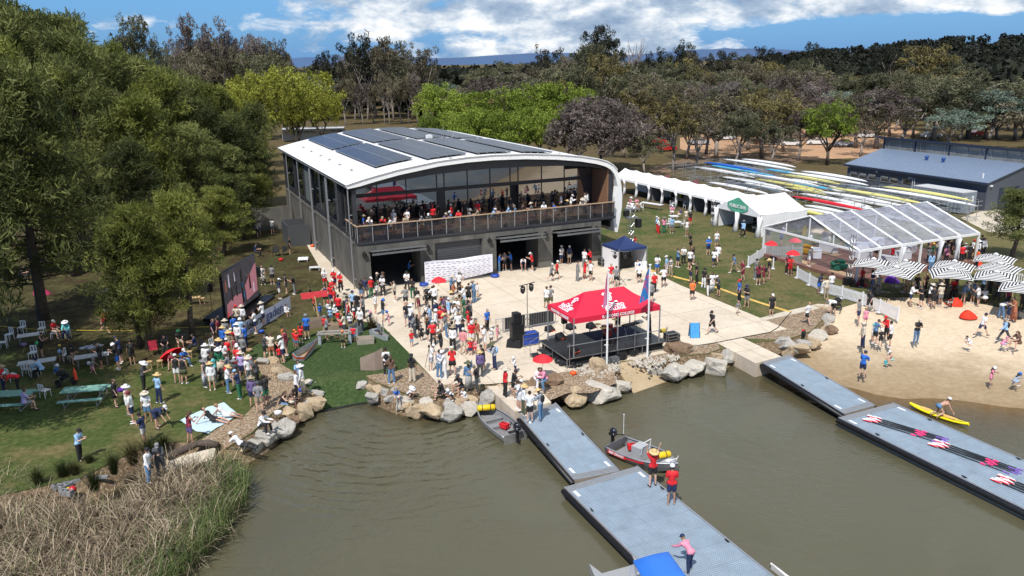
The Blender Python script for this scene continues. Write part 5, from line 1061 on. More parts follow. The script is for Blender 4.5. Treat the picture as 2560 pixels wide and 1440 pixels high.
# --- rowing shells on racks
def shell_mesh(L_,w,m):
    mb=MB(); rows=[]
    for i in range(17):
        s=i/16; f=math.sin(math.pi*s)**.55; ww=w*f; x=s*L_; h_=.24*f+.03; rows.append([(x,-ww,0),(x,-ww*.75,h_*.75),(x,0,h_),(x,ww*.75,h_*.75),(x,ww,0),(x,0,-.04),(x,-ww,0)])
    mb.grid(rows); me=mb.mesh('hull',[m],True); return me
M_HW=mat('hull_white',(.76,.77,.76),.3,.04,2); SHC={'w':M_HW,'y':mat('hull_pale_yellow',(.66,.62,.21),.35,.05,2),'r':mat('hull_red',(.62,.02,.03),.3,.05,2),'b':mat('hull_blue',(.02,.12,.5),.35,.05,2),'c':mat('hull_cyan',(.10,.42,.62),.35,.05,2),'g':mat('hull_grey',(.20,.23,.27),.4,.05,2)}
SM={8:shell_mesh(8,.3,M_HW),12:shell_mesh(12.5,.36,M_HW),17:shell_mesh(17,.42,M_HW)}
CN={'w':'white','y':'pale yellow','r':'red','b':'blue','c':'light blue','g':'grey'}
def shell(u,v,L_,c,z,lb,g):
    k=8 if L_<9.5 else (12 if L_<14 else 17); o=meobj('rowing_shell',SM[k],None,SHC[c],G(u,v,z)); o.rotation_euler=(0,0,B+math.pi/2); o.scale=(L_/{8:8,12:12.5,17:17}[k],1.15,1.25); tag(o,lb,'rowing shell',g)
A=random.Random(8); rows_=[]
SL=[((1615,445),(2215,540),2.3,'y'),((1505,450),(2240,575),2.0,'w'),((1550,480),(1870,560),1.3,'w'),((1270,450),(1895,565),1.9,'y'),((1350,520),(1740,600),1.2,'w'),((1230,475),(1790,595),1.8,'w'),((1015,510),(1510,608),1.7,'r'),((1170,545),(1480,620),1.1,'w'),((1085,490),(1530,585),1.2,'w'),((1110,620),(1290,650),.9,'y'),((1120,575),(1430,640),1.3,'w'),((1130,600),(1400,660),.6,'w'),
    ((775,370),(1195,442),2.2,'w'),((1000,350),(1512,438),2.2,'w'),((1085,342),(1505,412),2.4,'w'),((930,365),(1350,430),1.9,'y'),((1180,425),(1500,465),1.4,'w'),((770,395),(1232,478),1.7,'y'),((1150,445),(1290,470),1.6,'c'),((355,315),(772,385),2.0,'w'),((465,415),(850,497),1.8,'w'),((550,380),(958,456),2.0,'w'),((560,410),(956,487),1.3,'w'),((700,420),(1010,480),1.5,'w'),((1000,455),(1250,500),1.4,'y'),
    ((435,283),(790,345),2.4,'b'),((470,303),(900,378),1.8,'c'),((640,330),(900,380),1.2,'b'),((560,262),(1032,336),2.4,'w'),((690,260),(1027,317),2.2,'w'),((880,338),(1080,368),1.9,'c'),((800,300),(1010,340),1.6,'w'),((600,300),(850,345),1.1,'g'),((1300,470),(1560,520),1.5,'w'),((1400,440),(1600,480),1.5,'g'),((850,440),(1090,490),1.0,'g'),((1900,552),(2080,586),1.2,'g'),((1280,540),(1560,600),.7,'y'),((1440,590),(1640,612),1.3,'w'),((1480,500),(1800,565),1.0,'w'),((980,395),(1350,455),1.0,'w'),((640,350),(1000,412),.9,'w')]
for i,(a,b,z,c) in enumerate(SL):
    z+=.05; u0,v0=uv(*zp('B3',*a),z); u1,v1=uv(*zp('B3',*b),z); L_=max(7.5,min(17.5,v0-v1)); u=(u0+u1)/2
    rows_.append((u,v1,L_,c,z))
for i,(u,v,L_,c,z) in enumerate(rows_):
    pl='top tier' if z>1.85 else ('middle tier' if z>1.25 else 'low tier')
    shell(u,v,L_,c,z,'%s rowing shell stored upside down on the %s of the racks'%(CN[c],pl),'rowing shells on the racks')
def rack(u0,u1,v0,v1,lb):
    t=T_('boat_rack',lb,'boat rack',G((u0+u1)/2,v0),B,'galvanised boat racks'); L_=v1-v0; w=u1-u0
    n=max(2,int(L_/3.4))
    for k in range(n+1):
        y=L_*k/n; pobj(t,'upright',M_STEEL,lambda m:([m.cyl((x,y,0),(x,y,2.35),.035,n=5) for x in(-w*.25,w*.25)],[m.cyl((-w*.5,y,z),(w*.5,y,z),.03,n=5) for z in(.55,1.15,1.75,2.25)]))
    pobj(t,'rail',M_STEEL,lambda m:[m.cyl((x,0,z),(x,L_,z),.025,n=5) for x in(-w*.25,w*.25) for z in(.4,2.45)])
for k,(u0,u1,v0,v1) in enumerate([(53.0,55.6,16,28),(56.3,58.6,2,12),(56,58.4,14,27),(59.5,62.6,0,11),(59.8,62.6,13,36),(63.4,66.2,-3,10),(63.4,66.4,13,30),(67,69.8,-4,9.5),(67.2,71.6,14,30),(66.5,72.4,31,43),(59.8,64.5,37,42),(70,71,-2,9)]): rack(u0,u1,v0,v1,'galvanised tiered boat rack loaded with rowing shells')
# --- clear roofed marquee
M_TENT=mat('white_tent_vinyl',(.80,.80,.80),.55,.04,1.2,bump=.15,bscale=1.5); M_TENTG=mat('tent_inside_grey',(.16,.16,.17),.8)
def clear_marquee():
    L_=14.4; W_=11.2; t=T_('clear_marquee','marquee with clear roof panels and white frame over a timber floor','marquee',G(37.4,-16.7),B); ez=2.75; rz_=4.7; nb=6; bay=L_/nb
    pobj(t,'floor',mat('brown_floor_panels',(.20,.10,.075),.6,.3,.7),lambda m:m.b2((-.3,-.0,.0),(L_,W_,.28))); 
    [pobj(t,'floor_panel',mat('tan_floor_panels',(.42,.29,.17),.7,.12,1),lambda m:m.b2((x,y,.284),(x+1.1,y+2.4,.29))) for x,y in((.2,1),(.2,5.5),(2.6,3.2),(4.6,7),(6.4,1.2),(1.4,8))]
    for k in range(nb+1):
        x=k*bay; r=pobj(t,'rafter',M_WHITE2,lambda m:(m.tube([(x,0,ez),(x,W_*.5,rz_)],.10,4),m.tube([(x,W_*.5,rz_),(x,W_,ez)],.10,4)))
        for y in(0,W_): pobj(t,'leg',M_WHITE2,lambda m:m.b2((x-.07,y-.07,0),(x+.07,y+.07,ez)))
    pobj(t,'eave_beam',M_WHITE2,lambda m:[m.b2((-.1,y-.06,ez-.16),(L_+.1,y+.06,ez+.04)) for y in(0,W_)]); pobj(t,'ridge_beam',M_ALU,lambda m:(m.b2((0,W_*.5-.05,rz_-.08),(L_,W_*.5+.05,rz_-.0)),m.tube([(0,W_*.25,(ez+rz_)/2-.02),(L_,W_*.25,(ez+rz_)/2-.02)],.035,5),m.tube([(0,W_*.75,(ez+rz_)/2-.02),(L_,W_*.75,(ez+rz_)/2-.02)],.035,5)))
    pobj(t,'gable_beam',M_WHITE2,lambda m:(m.b2((-.06,0,ez-.16),(.06,W_,ez)),m.b2((L_-.06,0,ez-.16),(L_+.06,W_,ez)),[m.cyl((0,y,ez),(0,y,ez+(rz_-ez)*(1-abs(y/W_-.5)*2)),.04,n=6) for y in(W_*.25,W_*.5,W_*.75)]))
    for k in range(nb):
        for s in(0,1):
            a=k*bay+.08;b=(k+1)*bay-.08; y0,y1=(0,W_*.5) if s==0 else (W_,W_*.5); m=MB(); m.grid([[Vector((a+(b-a)*i/4,y0+(y1-y0)*j/6,ez+.02+(rz_-ez)*j/6-.05*math.sin(math.pi*i/4)*math.sin(math.pi*j/6))) for i in range(5)] for j in range(7)]); m.obj('clear_panel',M_PVC,t,smooth=True)
    pobj(t,'gable_panel',M_PVC,lambda m:(m.add([(0.02,.1,ez),(.02,W_-.1,ez),(.02,W_*.5,rz_-.05)],[(0,1,2)]),m.add([(L_,.1,ez),(L_,W_-.1,ez),(L_,W_*.5,rz_-.05)],[(0,1,2)]),m.quad((.0,W_*.55,.3),(.0,W_-.1,.3),(.0,W_-.1,ez-.2),(.0,W_*.55,ez-.2)),m.quad((0,W_,.3),(L_,W_,.3),(L_,W_,ez-.2),(0,W_,ez-.2))))
    for x in(bay*2+.2,bay*4,bay*5-.2): pobj(t,'gathered_curtain',mat('milky_curtain',(.55,.56,.58),.4,.15,2),lambda m:m.tube([(x,0,.3),(x+.03,.02,1.3),(x,0,ez-.2)],[.28,.16,.3],8),smooth=True)
    return t
clear_marquee()
for x,y in((3.0,7.5),(5.5,8.5),(6.2,5.2),(8.6,7.6),(9.0,3.4),(11.4,8.2),(11.6,4.6),(6.5,2.4)):
    t=T_('dining_table','white clothed table seen through the clear marquee roof','table',G(37.4+x,-16.7+y,.285),B+.3*x,'tables in the clear marquee'); pobj(t,'tabletop',M_WPL,lambda m:m.box((0,0,.74),(1.7,.75,.03))); pobj(t,'tablecloth',M_TENT,lambda m:m.box((0,0,.38),(1.66,.71,.68)))
def truss(p,h_,lb,w=.3,dark=False):
    t=T_('truss_tower',lb,'truss tower',p,B); pobj(t,'chord',M_ALU,lambda m:[m.cyl((x,y,0),(x,y,h_),.028,n=6) for x in(-w/2,w/2) for y in(-w/2,w/2)]); m=MB(); n=int(h_/.35)
    for k in range(n):
        z0=h_*k/n; z1=h_*(k+1)/n; s=1 if k%2 else -1
        for y in(-w/2,w/2): m.cyl((-s*w/2,y,z0),(s*w/2,y,z1),.014,n=4)
        for x in(-w/2,w/2): m.cyl((x,-s*w/2,z0),(x,s*w/2,z1),.014,n=4)
    m.obj('bracing',M_ALU,t); pobj(t,'base_plate',M_ALU,lambda m:m.box((0,0,.03),(w+.25,w+.25,.06))); return t
truss(P(2123,703),4.0,'silver truss tower at the front corner of the clear marquee'); truss(P(1781,560),2.9,'silver truss tower in front of the white marquee')
b=P(1576,655); tt=truss(b,5.2,'tall truss tower with speaker cluster right of the boathouse',.38); pobj(tt,'head_frame',M_ALU,lambda m:(m.box((0,0,5.0),(1.2,.7,.12)),m.box((0,0,4.2),(1.1,.6,.1)))); pobj(tt,'loudspeaker',M_BLACK,lambda m:(m.box((.75,0,3.6),(.45,.45,.8)),m.box((-.6,0,4.6),(.4,.4,.5))))
pobj(T_('truss_mount','black ballast weights at the foot of the truss','ballast',P(2118,712),B),'weight',M_BLACK,lambda m:[m.box((0,0,.08+.16*k),(.6,.5,.12)) for k in range(4)])
# --- white marquees
def tentroof(m,L_,W_,ez,rz_,x0=0):
    r=lambda y:ez+(rz_-ez)*(1-abs(y/W_-.5)*2)-.09*math.sin(abs(y/W_-.5)*2*math.pi); m.grid([[Vector((x0+L_*i/12,W_*j/10,r(W_*j/10)-.05*abs(math.sin(i*math.pi/3)))) for i in range(13)] for j in range(11)])
def long_marquee():
    L_=27.0; W_=3.9; t=T_('long_marquee','long row of white market tents behind the lawn','marquee',G(45.1,7.2),B); n=9; bay=L_/n
    # local y runs along the row
    m=MB(); r=lambda x:2.25+(3.3-2.25)*(1-abs(x/W_-.5)*2)-.08*math.sin(abs(x/W_-.5)*2*math.pi)
    m.grid([[Vector((W_*i/8,L_*j/54,r(W_*i/8)-.17*abs(math.sin(j*math.pi/6)))) for i in range(9)] for j in range(55)]); m.grid([[Vector((-.01,L_*j/54,2.25)) for j in range(55)],[Vector((-.03,L_*j/54,1.98)) for j in range(55)]]); m.grid([[Vector((W_*i/8,0,r(W_*i/8))) for i in range(9)],[Vector((W_*i/8,0,1.95)) for i in range(9)]]); m.obj('roof',M_TENT,t,smooth=True)
    pobj(t,'back_wall',M_TENT,lambda m:m.b2((W_-.04,0,0),(W_,L_,2.2))); 
    pobj(t,'side_wall',M_TENT,lambda m:m.b2((.2,.0,0),(W_,.04,2.2)))
    for k in range(n+1):
        y=k*bay; pobj(t,'leg',M_ALU,lambda m:m.cyl((.05,y,0),(.05,y,2.2),.05,n=6)); c=pobj(t,'tied_curtain',M_TENT,lambda m:m.tube([(.08,y+.1,.02),(.1,y+.1,.9),(.08,y+.1,1.5),(.05,y+.1,2.1)],[.30,.17,.12,.28],8),smooth=True)
    for k in(3,6): pobj(t,'divider',M_TENTG,lambda m:m.b2((.5,k*bay,0),(W_-.1,k*bay+.03,2.2)))
long_marquee()
def bar():
    W_=7.0; L_=6.4; t=T_('bar_marquee','white marquee with green cloth sign reading PUBLIC BAR','marquee',G(42.5,.9),B); ez=2.35; rz_=3.75
    # gable faces -u; ridge along u
    m=MB(); r=lambda y:ez+(rz_-ez)*(1-abs(y/W_-.5)*2)-.06*math.sin(abs(y/W_-.5)*2*math.pi)
    m.grid([[Vector((L_*i/12,W_*j/10,r(W_*j/10)-.04*abs(math.sin(i*math.pi/6)))) for i in range(13)] for j in range(11)]); m.obj('roof',M_TENT,t,smooth=True)
    pobj(t,'gable',M_TENT,lambda m:m.add([(-.02,W_*j/10,r(W_*j/10)) for j in range(11)]+[(-.02,W_,2.05),(-.02,0,2.05)],[tuple(range(13))]))
    m=MB(); m.grid([[Vector((L_*i/24,-.0+.05*math.sin(i*1.1)*(1-z/2.3),z)) for i in range(25)] for z in(0,.8,1.6,2.3)]); m.obj('side_wall',M_TENT,t,smooth=True); pobj(t,'back_wall',M_TENT,lambda m:(m.b2((L_-.04,0,0),(L_,W_,ez)),m.b2((0.3,W_-.05,0),(L_,W_,ez))))
    for y in(0,W_*.5,W_): pobj(t,'leg',M_ALU,lambda m:m.cyl((.03,y,0),(.03,y,2.2),.06,n=6)); pobj(t,'tied_curtain',M_TENT,lambda m:m.tube([(-.1,y+.12,.02),(0,y+.1,1.0),(0,y,2.1)],[.38,.18,.30],8),smooth=True)
    gm=mat('green_sign_cloth',(.10,.40,.26),.7,.08,2); m=MB(); fy=lambda s:W_*(.74-.48*s); m.grid([[Vector((-.07-.03*math.sin(s*9),fy(s),(r(fy(s))+.0)*(1-k)+(2.55-.5*math.sin(s*3.14))*k)) for s in np.linspace(0,1,12)] for k in(0,.5,1)]); o=m.obj('cloth_sign',gm,t,smooth=True)
    place_text('PUBLIC BAR',.5,M_LWHT,t,frame((-.13,W_*.49,2.75),(0,-1,0),(0,0,1)),bold=.015)
bar()
def feather(p,lb):
    t=T_('feather_flag',lb,'feather flag',p,R(-4),'maroon feather flags'); pobj(t,'pole',M_BLK2,lambda m:m.tube([(0,0,0),(.05,0,1.5),(.25,0,2.6),(.75,0,3.15),(1.0,0,3.0)],.02,5)); m=MB(); 
    rows=[[(.06+x0,.01,z0),(x1,.01+.05*math.sin(z0*3),z0)] for x0,x1,z0 in((.0,.75,.55),(.02,.85,1.2),(.06,.98,1.9),(.17,1.08,2.5),(.42,1.12,2.85),(.75,1.1,3.05))]; m.grid(rows); c=m.obj('cloth',mat('maroon_flag_cloth',(.20,.06,.07),.7,.15,3),t,smooth=True)
    place_text('776',.75,M_LWHT,t,frame((.55,-.04,1.75),(.35,0,1),(-1,0,.35)),bold=.01); return t
feather(P(1652,492),'maroon feather flag reading 776, left of the pair'); feather(P(1722,508),'maroon feather flag reading 776, right of the pair')
# --- picket fences
def fence(pts,lb,sk=()):
    t=T_('picket_fence',lb,'fence',pts[0]); o=pts[0]; 
    for a,b in zip(pts,pts[1:]):
        d=b-a; L_=d.length; d.normalize(); rz=math.atan2(d.y,d.x); n=max(1,round(L_/2.4)); 
        for k in range(n):
            s=a-o+d*(L_*k/n); w=L_/n; pobj(t,'panel',M_WPL,lambda m:([m.box(s+d*(w*(i+.5)/17)+Vector((0,0,.5)),(.07,.02,.86),rz=rz) for i in range(17)],[m.box(s+d*(w/2)+Vector((-d.y*.02,d.x*.02,z)),(w-.1,.04,.08),rz=rz) for z in(.22,.78)]))
            pobj(t,'post',M_WPL,lambda m:(m.box(s+Vector((0,0,.52)),(.1,.1,1.04),rz=rz),m.box(s+Vector((0,0,.03)),(.35,.35,.05),rz=rz)))
        e=b-o; pobj(t,'post',M_WPL,lambda m:m.box(e+Vector((0,0,.52)),(.1,.1,1.04),rz=rz))
fence([P(1870,668),P(1912,640),P(1955,628)],'white picket fence corner behind the two red umbrellas on the lawn'); fence([P(1992,695),P(2055,732),P(2155,762),P(2243,802)],'long white picket fence running from lawn down to the sand')
fence([P(2505,700),P(2600,722)],'white picket fence behind the striped umbrellas at the right edge')
pobj(T_('fence_post','lone white fence post beside the camera crew','fence post',P(1932,672)),'post',M_WPL,lambda m:(m.box((0,0,.5),(.1,.1,1.0)),m.box((0,0,.03),(.3,.3,.05))))
# --- striped umbrellas
def m_stripe():
    h=NT('black_white_striped_canvas'); o=h.tc.outputs['Object']; s=h.node('ShaderNodeSeparateXYZ',{'Vector':o}); n=h.N[-1]; ax=h.math('ABSOLUTE',n.outputs[0]); ay=h.math('ABSOLUTE',n.outputs[1]); mx=h.math('MAXIMUM',ax,ay); f=h.math('MODULO',h.math('MULTIPLY',mx,5.0),1.0); c=h.ramp(f,[(0.0,(.02,.02,.022)),(.5,(.72,.71,.68))],'CONSTANT'); return h.set(Base_Color=c,Roughness=.8)
M_STR=m_stripe()
def striped(p,rz,lb,sz=1.36):
    t=T_('striped_umbrella',lb,'umbrella',p,rz,'striped umbrellas over the bar tables'); pobj(t,'pole',M_BLK2,lambda m:m.cyl((0,0,0),(0,0,2.62),.025,n=8)); pobj(t,'base',M_BLACK,lambda m:m.lathe([(0,0),(.25,0),(.25,.06),(.04,.1),(0,.1)],12))
    m=MB(); n=16; rows=[]
    for j in range(n+1): rows.append([Vector((-sz+2*sz*i/n,-sz+2*sz*j/n,2.60-.42*max(abs(-1+2*i/n),abs(-1+2*j/n))**1.1-.10*(abs(-1+2*i/n)*abs(-1+2*j/n))**2)) for i in range(n+1)])
    m.grid(rows); m.obj('canopy',M_STR,t); pobj(t,'finial',M_WPL,lambda m:m.lathe([(.2,2.6),(.05,2.70),(0,2.72)],8))
for i,((x,y),rz,lb) in enumerate([((560,238),.6,'leftmost striped umbrella, by the corner of the clear marquee'),((985,262),.5,'striped umbrella second from left in the rear row'),((865,348),.45,'front left striped umbrella above the purple beanbag'),((1640,268),.5,'rear middle striped umbrella beside the grey shirted man'),((1590,372),.78,'front middle striped umbrella above the red beanbag'),((2190,178),.45,'highest striped umbrella beside the dark sheoak'),((2250,298),.35,'rear right striped umbrella below the highest one'),((2200,408),.55,'front right striped umbrella above the crowd in shade'),((2560,560),.5,'striped umbrella cut off by the right edge of the picture')]): 
    p=P(*zp('R5',x,y),2.65); p.z=0; striped(p,rz+B,lb)
# --- red hand umbrellas
def hand_umb(p,h_,lb,r=.62,tilt=(0,0),m=None,name='red_umbrella'):
    t=T_(name,lb,'umbrella',p,.3); t.rotation_euler=(tilt[0],tilt[1],.3); pobj(t,'shaft',M_BLK2,lambda q:q.cyl((0,0,h_-.75),(0,0,h_+.08),.012,n=5)); q=MB(); rows=[]
    for j in range(6):
        f=j/5; rows.append([Vector((math.cos(a)*r*f*(1-.05*abs(math.sin(a*4))*f),math.sin(a)*r*f*(1-.05*abs(math.sin(a*4))*f),h_-.33*f**1.7+(-.02*abs(math.sin(a*4))*f))) for a in np.linspace(0,2*math.pi,33)])
    q.grid(rows); q.obj('canopy',m or cm('scarlet_nylon',(.80,.02,.03)),t)
hand_umb(P(1099,757),2.1,'open red umbrella held in the crowd before the white banner'); hand_umb(P(1357,948),1.55,'open red umbrella shading the seated couple on the rocks'); hand_umb(Pz('R3',1945,1370),2.05,'rear red umbrella held beside the picket fence corner',.6); hand_umb(P(1979,683),2.05,'front red umbrella held in front of the sofas',.62)
hand_umb(Pz('Z1',1760,1150),.95,'tilted red umbrella lying low over people seated on the grass',.85,(R(-28),R(-30)))
# --- stage, red tent, audio gear
def stage():
    u0,u1,v0,v1=7.05,14.25,-22.85,-19.05; t=T_('stage','low black stage deck on silver frames','stage',G(u0,v0),B); L_=u1-u0; W_=v1-v0; H_=.62
    for i in range(4):
        for j in range(2): pobj(t,'deck_panel',M_BLK2,lambda m:m.b2((L_*i/4+.01,W_*j/2+.01,H_-.08),(L_*(i+1)/4-.01,W_*(j+1)/2-.01,H_)))
    pobj(t,'frame',M_ALU,lambda m:([m.b2((0-.02,y-.02,z),(L_+.02,y+.02,z+.05)) for y in(0,W_) for z in(.08,H_-.05)],[m.b2((x-.02,0,z),(x+.02,W_,z+.05)) for x in(0,L_) for z in(.08,H_-.05)]))
    pobj(t,'leg',M_ALU,lambda m:[m.cyl((L_*i/4,y,0),(L_*i/4,y,H_),.03,n=6) for i in range(5) for y in(-.03,W_*.5,W_)])
    pobj(t,'skirt',M_SKRT,lambda m:m.b2((.15,.15,0),(L_-.15,W_-.15,H_-.1)))
    pobj(t,'guard_rail',M_ALU,lambda m:([m.cyl((x,-.06,.1),(x,-.06,1.6),.028,n=6) for x in(.15,2.4,4.8,L_)],m.cyl((0,-.06,1.45),(L_+.1,-.06,1.45),.026,n=6)))
    s=T_('stage_steps','silver framed black steps at the left end of the stage','steps',G(u0-1.15,v0+2.2),B); [pobj(s,'tread',M_BLK2,lambda m:m.b2((.5*k,-.55,.2+.2*k),(.5*k+.5,.55,.25+.2*k))) for k in range(2)]; pobj(s,'frame',M_ALU,lambda m:([m.b2((0.5*k,y-.02,.0),(.5*k+.04,y+.02,.25+.2*k)) for k in range(3) for y in(-.56,.56)],[m.b2((.5*k,y-.02,.2+.2*k),(.5*k+.5,y+.02,.25+.2*k)) for k in range(2) for y in(-.56,.56)],m.cyl((0,.56,1.0),(1.1,.56,1.5),.02),m.cyl((0,.56,.2),(0,.56,1.0),.02)))
stage()
def crest(m_,parent,fr,s):
    mb=MB(); sh=[(-.5,.55),(0,.68),(.5,.55),(.46,0),(.25,-.42),(0,-.62),(-.25,-.42),(-.46,0)]
    inn=[(x*.78,y*.78) for x,y in sh]; n=8
    mb.add([(x,y,0) for x,y in sh]+[(x,y,0) for x,y in inn],[(i,(i+1)%n,n+(i+1)%n,n+i) for i in range(n)])
    mb.add([(-.07,.6,.0),(.07,.6,.0),(.07,-.55,.0),(-.07,-.55,.0)],[(0,3,2,1)]); mb.add([(-.42,.12,.0),(-.42,-.02,.0),(.42,-.02,.0),(.42,.12,.0)],[(0,1,2,3)])
    for x in(-.26,.26):
        for y in(.3,-.2): mb.add([(x-.09,y-.09,0),(x+.09,y-.09,0),(x+.05,y+.1,0),(x-.06,y+.08,0)],[(0,1,2,3)])
    # mantling lobes and crown above, ribbon beneath
    for i,(x,y,r) in enumerate([(-.62,.72,.17),(-.45,.92,.14),(.62,.72,.17),(.45,.92,.14),(0,.95,.2),(-.22,1.12,.1),(.22,1.12,.1),(0,1.22,.1)]): mb.add([(x+r*math.cos(a),y+r*math.sin(a),0) for a in np.linspace(0,6.0,9)],[tuple(range(9))])
    mb.grid([[(-.95+1.9*i/10,-.82+.16*math.sin(i*.9)-d,0) for i in range(11)] for d in(.22,0)])
    me=mb.mesh('crest',[m_]); me.transform(fr@Matrix.Scale(s,4)); return meobj('crest',me,parent)
def canopy_tent(u0,u1,v0,v1,zb,ez,rz_,rl,m,label,val=.3,name='canopy_tent'):
    t=T_(name,label,'tent',G(u0,v0),B); L_=u1-u0; W_=v1-v0; a=(L_-rl)/2
    for x,y in((0,0),(L_,0),(0,W_),(L_,W_),(L_/2,0),(L_/2,W_))[:6 if L_>4 else 4]: pobj(t,'leg',M_STEEL,lambda q:q.b2((x-.03,y-.03,zb),(x+.03,y+.03,ez)))
    R0,R1=Vector((a,W_/2,rz_)),Vector((L_-a,W_/2,rz_)); c=[Vector((0,0,ez)),Vector((L_,0,ez)),Vector((L_,W_,ez)),Vector((0,W_,ez))]; q=MB()
    def sg(p,s,k): return p.lerp(s,k)-Vector((0,0,.14*math.sin(math.pi*k)))
    def face(p0,p1,r0_,r1_,n=8,skip=False):
        rows=[]
        for j in range(n+1):
            k=j/n; A_=sg(p0,r0_,k); B_=sg(p1,r1_,k); rows.append([A_.lerp(B_,i/n)-Vector((0,0,.05*math.sin(math.pi*i/n)*math.sin(math.pi*k))) for i in range(n+1)])
        q.grid(rows)
    face(c[0],c[1],R0,R1); face(c[2],c[3],R1,R0); face(c[3],c[0],R0,R0); face(c[1],c[2],R1,R1); ob=q.obj('canopy',m,t,smooth=False)
    pobj(t,'valance',m,lambda q:[q.grid([[c[i].lerp(c[(i+1)%4],k/6)+Vector((0,0,-.0)) for k in range(7)],[c[i].lerp(c[(i+1)%4],k/6)+(c[i].lerp(c[(i+1)%4],k/6)-Vector((L_/2,W_/2,ez)))*.012+Vector((0,0,-val)) for k in range(7)]]) for i in range(4)])
    return t,c,R0,R1,L_,W_
u0,u1,v0,v1=7.55,13.75,-22.8,-19.35
t,c,R0,R1,L_,W_=canopy_tent(u0,u1,v0,v1,.62,3.1,4.12,2.9,M_CRIM,'crimson canopy tent with RADFORD COLLEGE lettering over the stage',.34)
nrm=Vector((0,-(4.12-3.1),W_/2)).normalized(); upv=Vector((0,W_/2,1.02)).normalized()
k=.18; base=Vector((L_/2,0,3.1))+upv*.62+nrm*.03
place_text('RADFORD',.34,M_LWHT,t,frame(Vector((L_/2,0,3.1))+upv*.62-nrm*.07,(1,0,0),upv),bold=.008); place_text('COLLEGE',.34,M_LWHT,t,frame(Vector((L_/2,0,3.1))+upv*.32-nrm*.03,(1,0,0),upv),bold=.008); crest(M_LWHT,t,frame(Vector((L_/2,0,3.1))+upv*1.28-nrm*.05,(1,0,0),upv),.46)
place_text('RADFORD COLLEGE',.25,M_LWHT,t,frame((L_/2,-.05,2.93),(1,0,0),(0,0,1)),bold=.006); place_text('RADFORD COLLEGE',.25,M_LWHT,t,frame((-.06,W_/2,2.93),(0,-1,0),(0,0,1)),bold=.006)
up2=(Vector((R0.x,0,1.02))).normalized(); n2=Vector((-1.02,0,R0.x)).normalized(); bs_=Vector((0,W_/2,3.1))
place_text('RADFORD',.30,M_LWHT,t,frame(bs_+up2*.52-n2*.06,(0,-1,0),up2),bold=.008); place_text('COLLEGE',.30,M_LWHT,t,frame(bs_+up2*.27-n2*.01,(0,-1,0),up2),bold=.008); crest(M_LWHT,t,frame(bs_+up2*1.02-n2*.06,(0,-1,0),up2),.32)
b0,b1=uv(*zp('R1',1050,480)); canopy_tent(b0-.0,b0+2.9,b1-2.0,b1+.9,0,2.1,2.95,.05,M_NAVY,'navy blue pop up tent beside the boathouse corner',.22)
bt=G(b0,b1-2.0); pobj(T_('tent_sidewall','white side sheets hanging inside the navy pop up tent','tent wall',bt,B),'cloth',M_TENT,lambda m:(m.b2((0,.1,0.02),(.03,2.8,2.0)),m.b2((2.86,.1,.02),(2.89,2.8,2.0)),m.grid([[(1.5+1.3*i/8,-.25-.05*math.sin(i*2),.85) for i in range(9)],[(1.5+1.3*i/8,-.32-.08*math.sin(i*2),.02) for i in range(9)]])))
pobj(T_('audio_desk','black audio racks on a table under the navy tent','audio rack',bt,B),'rack',M_BLACK,lambda m:(m.box((1.4,1.6,.5),(1.6,.7,1.0)),m.box((1.0,1.6,1.25),(.6,.5,.45)),m.box((1.9,1.6,1.2),(.5,.5,.35))))
def case(p,sz,m,lb,name='road_case',rz=B):
    t=T_(name,lb,'road case',p,rz); pobj(t,'box',m,lambda q:q.box((0,0,sz[2]/2+.08),(sz[0],sz[1],sz[2]))); x,y,z=sz[0]/2,sz[1]/2,sz[2]; pobj(t,'edging',M_ALU,lambda q:[q.b2((a*x-.02,b*y-.02,.07),(a*x+.02,b*y+.02,z+.09)) for a in(-1,1) for b in(-1,1)]+[q.box((0,b*y,h_),(sz[0],.05,.04)) for b in(-1,1) for h_ in(.09,z*.7,z+.08)]+[q.box((a*x,0,h_),(.05,sz[1],.04)) for a in(-1,1) for h_ in(.09,z*.7,z+.08)]); pobj(t,'caster',M_BLACK,lambda q:[q.cyl((a*(x-.1),b*(y-.1)-.03,.04),(a*(x-.1),b*(y-.1)+.03,.04),.04,n=8) for a in(-1,1) for b in(-1,1)])
case(Pz('S',440,860),(1.15,.62,.75),M_BLUE,'blue flight case with silver edging beside the stage steps'); case(Pz('S',2340,830),(.8,.7,.55),M_BLACK,'black equipment case at the right end of the stage'); case(Pz('S',2330,800,.62),(.75,.5,.42),M_BLACK,'black padded case on top of the case by the stage end'); case(Pz('R1',1020,450),(1.0,.7,.65),M_BLACK,'open black road case in front of the navy tent')
duffel(Pz('S',2225,700,.62),B,M_YEL,'yellow case lying at the right end of the stage',.5,.14,'case','yellow_case',False)
def speaker(p,w,d,h_,lb,rz=B,stand=0.0,z0=0.0):
    t=T_('loudspeaker',lb,'loudspeaker',p,rz); 
    if stand: pobj(t,'stand',M_BLK2,lambda m:(m.cyl((0,0,.05),(0,0,stand),.02,n=6),[m.cyl((0,0,.55),(.5*math.cos(a),.5*math.sin(a),.02),.015,n=5) for a in(0,2.1,4.2)]))
    pobj(t,'cabinet',M_BLACK,lambda m:m.extr([(-w/2,-d/2,stand+z0),(w/2,-d/2,stand+z0),(w*.35,d/2,stand+z0),(-w*.35,d/2,stand+z0)],(0,0,0),(0,0,h_))); pobj(t,'grille',M_BLK2,lambda m:m.box((0,-d/2-.01,stand+z0+h_*.5),(w*.88,.02,h_*.9)))
bsp=Pz('S',270,880); bb=T_('speaker_plinth','black draped plinth under the tall speaker stack','plinth',bsp,B); pobj(bb,'drape',M_SKRT,lambda m:m.lathe([(.72,0),(.62,.55),(0,.55)],4,sx=1.05,sy=.9))
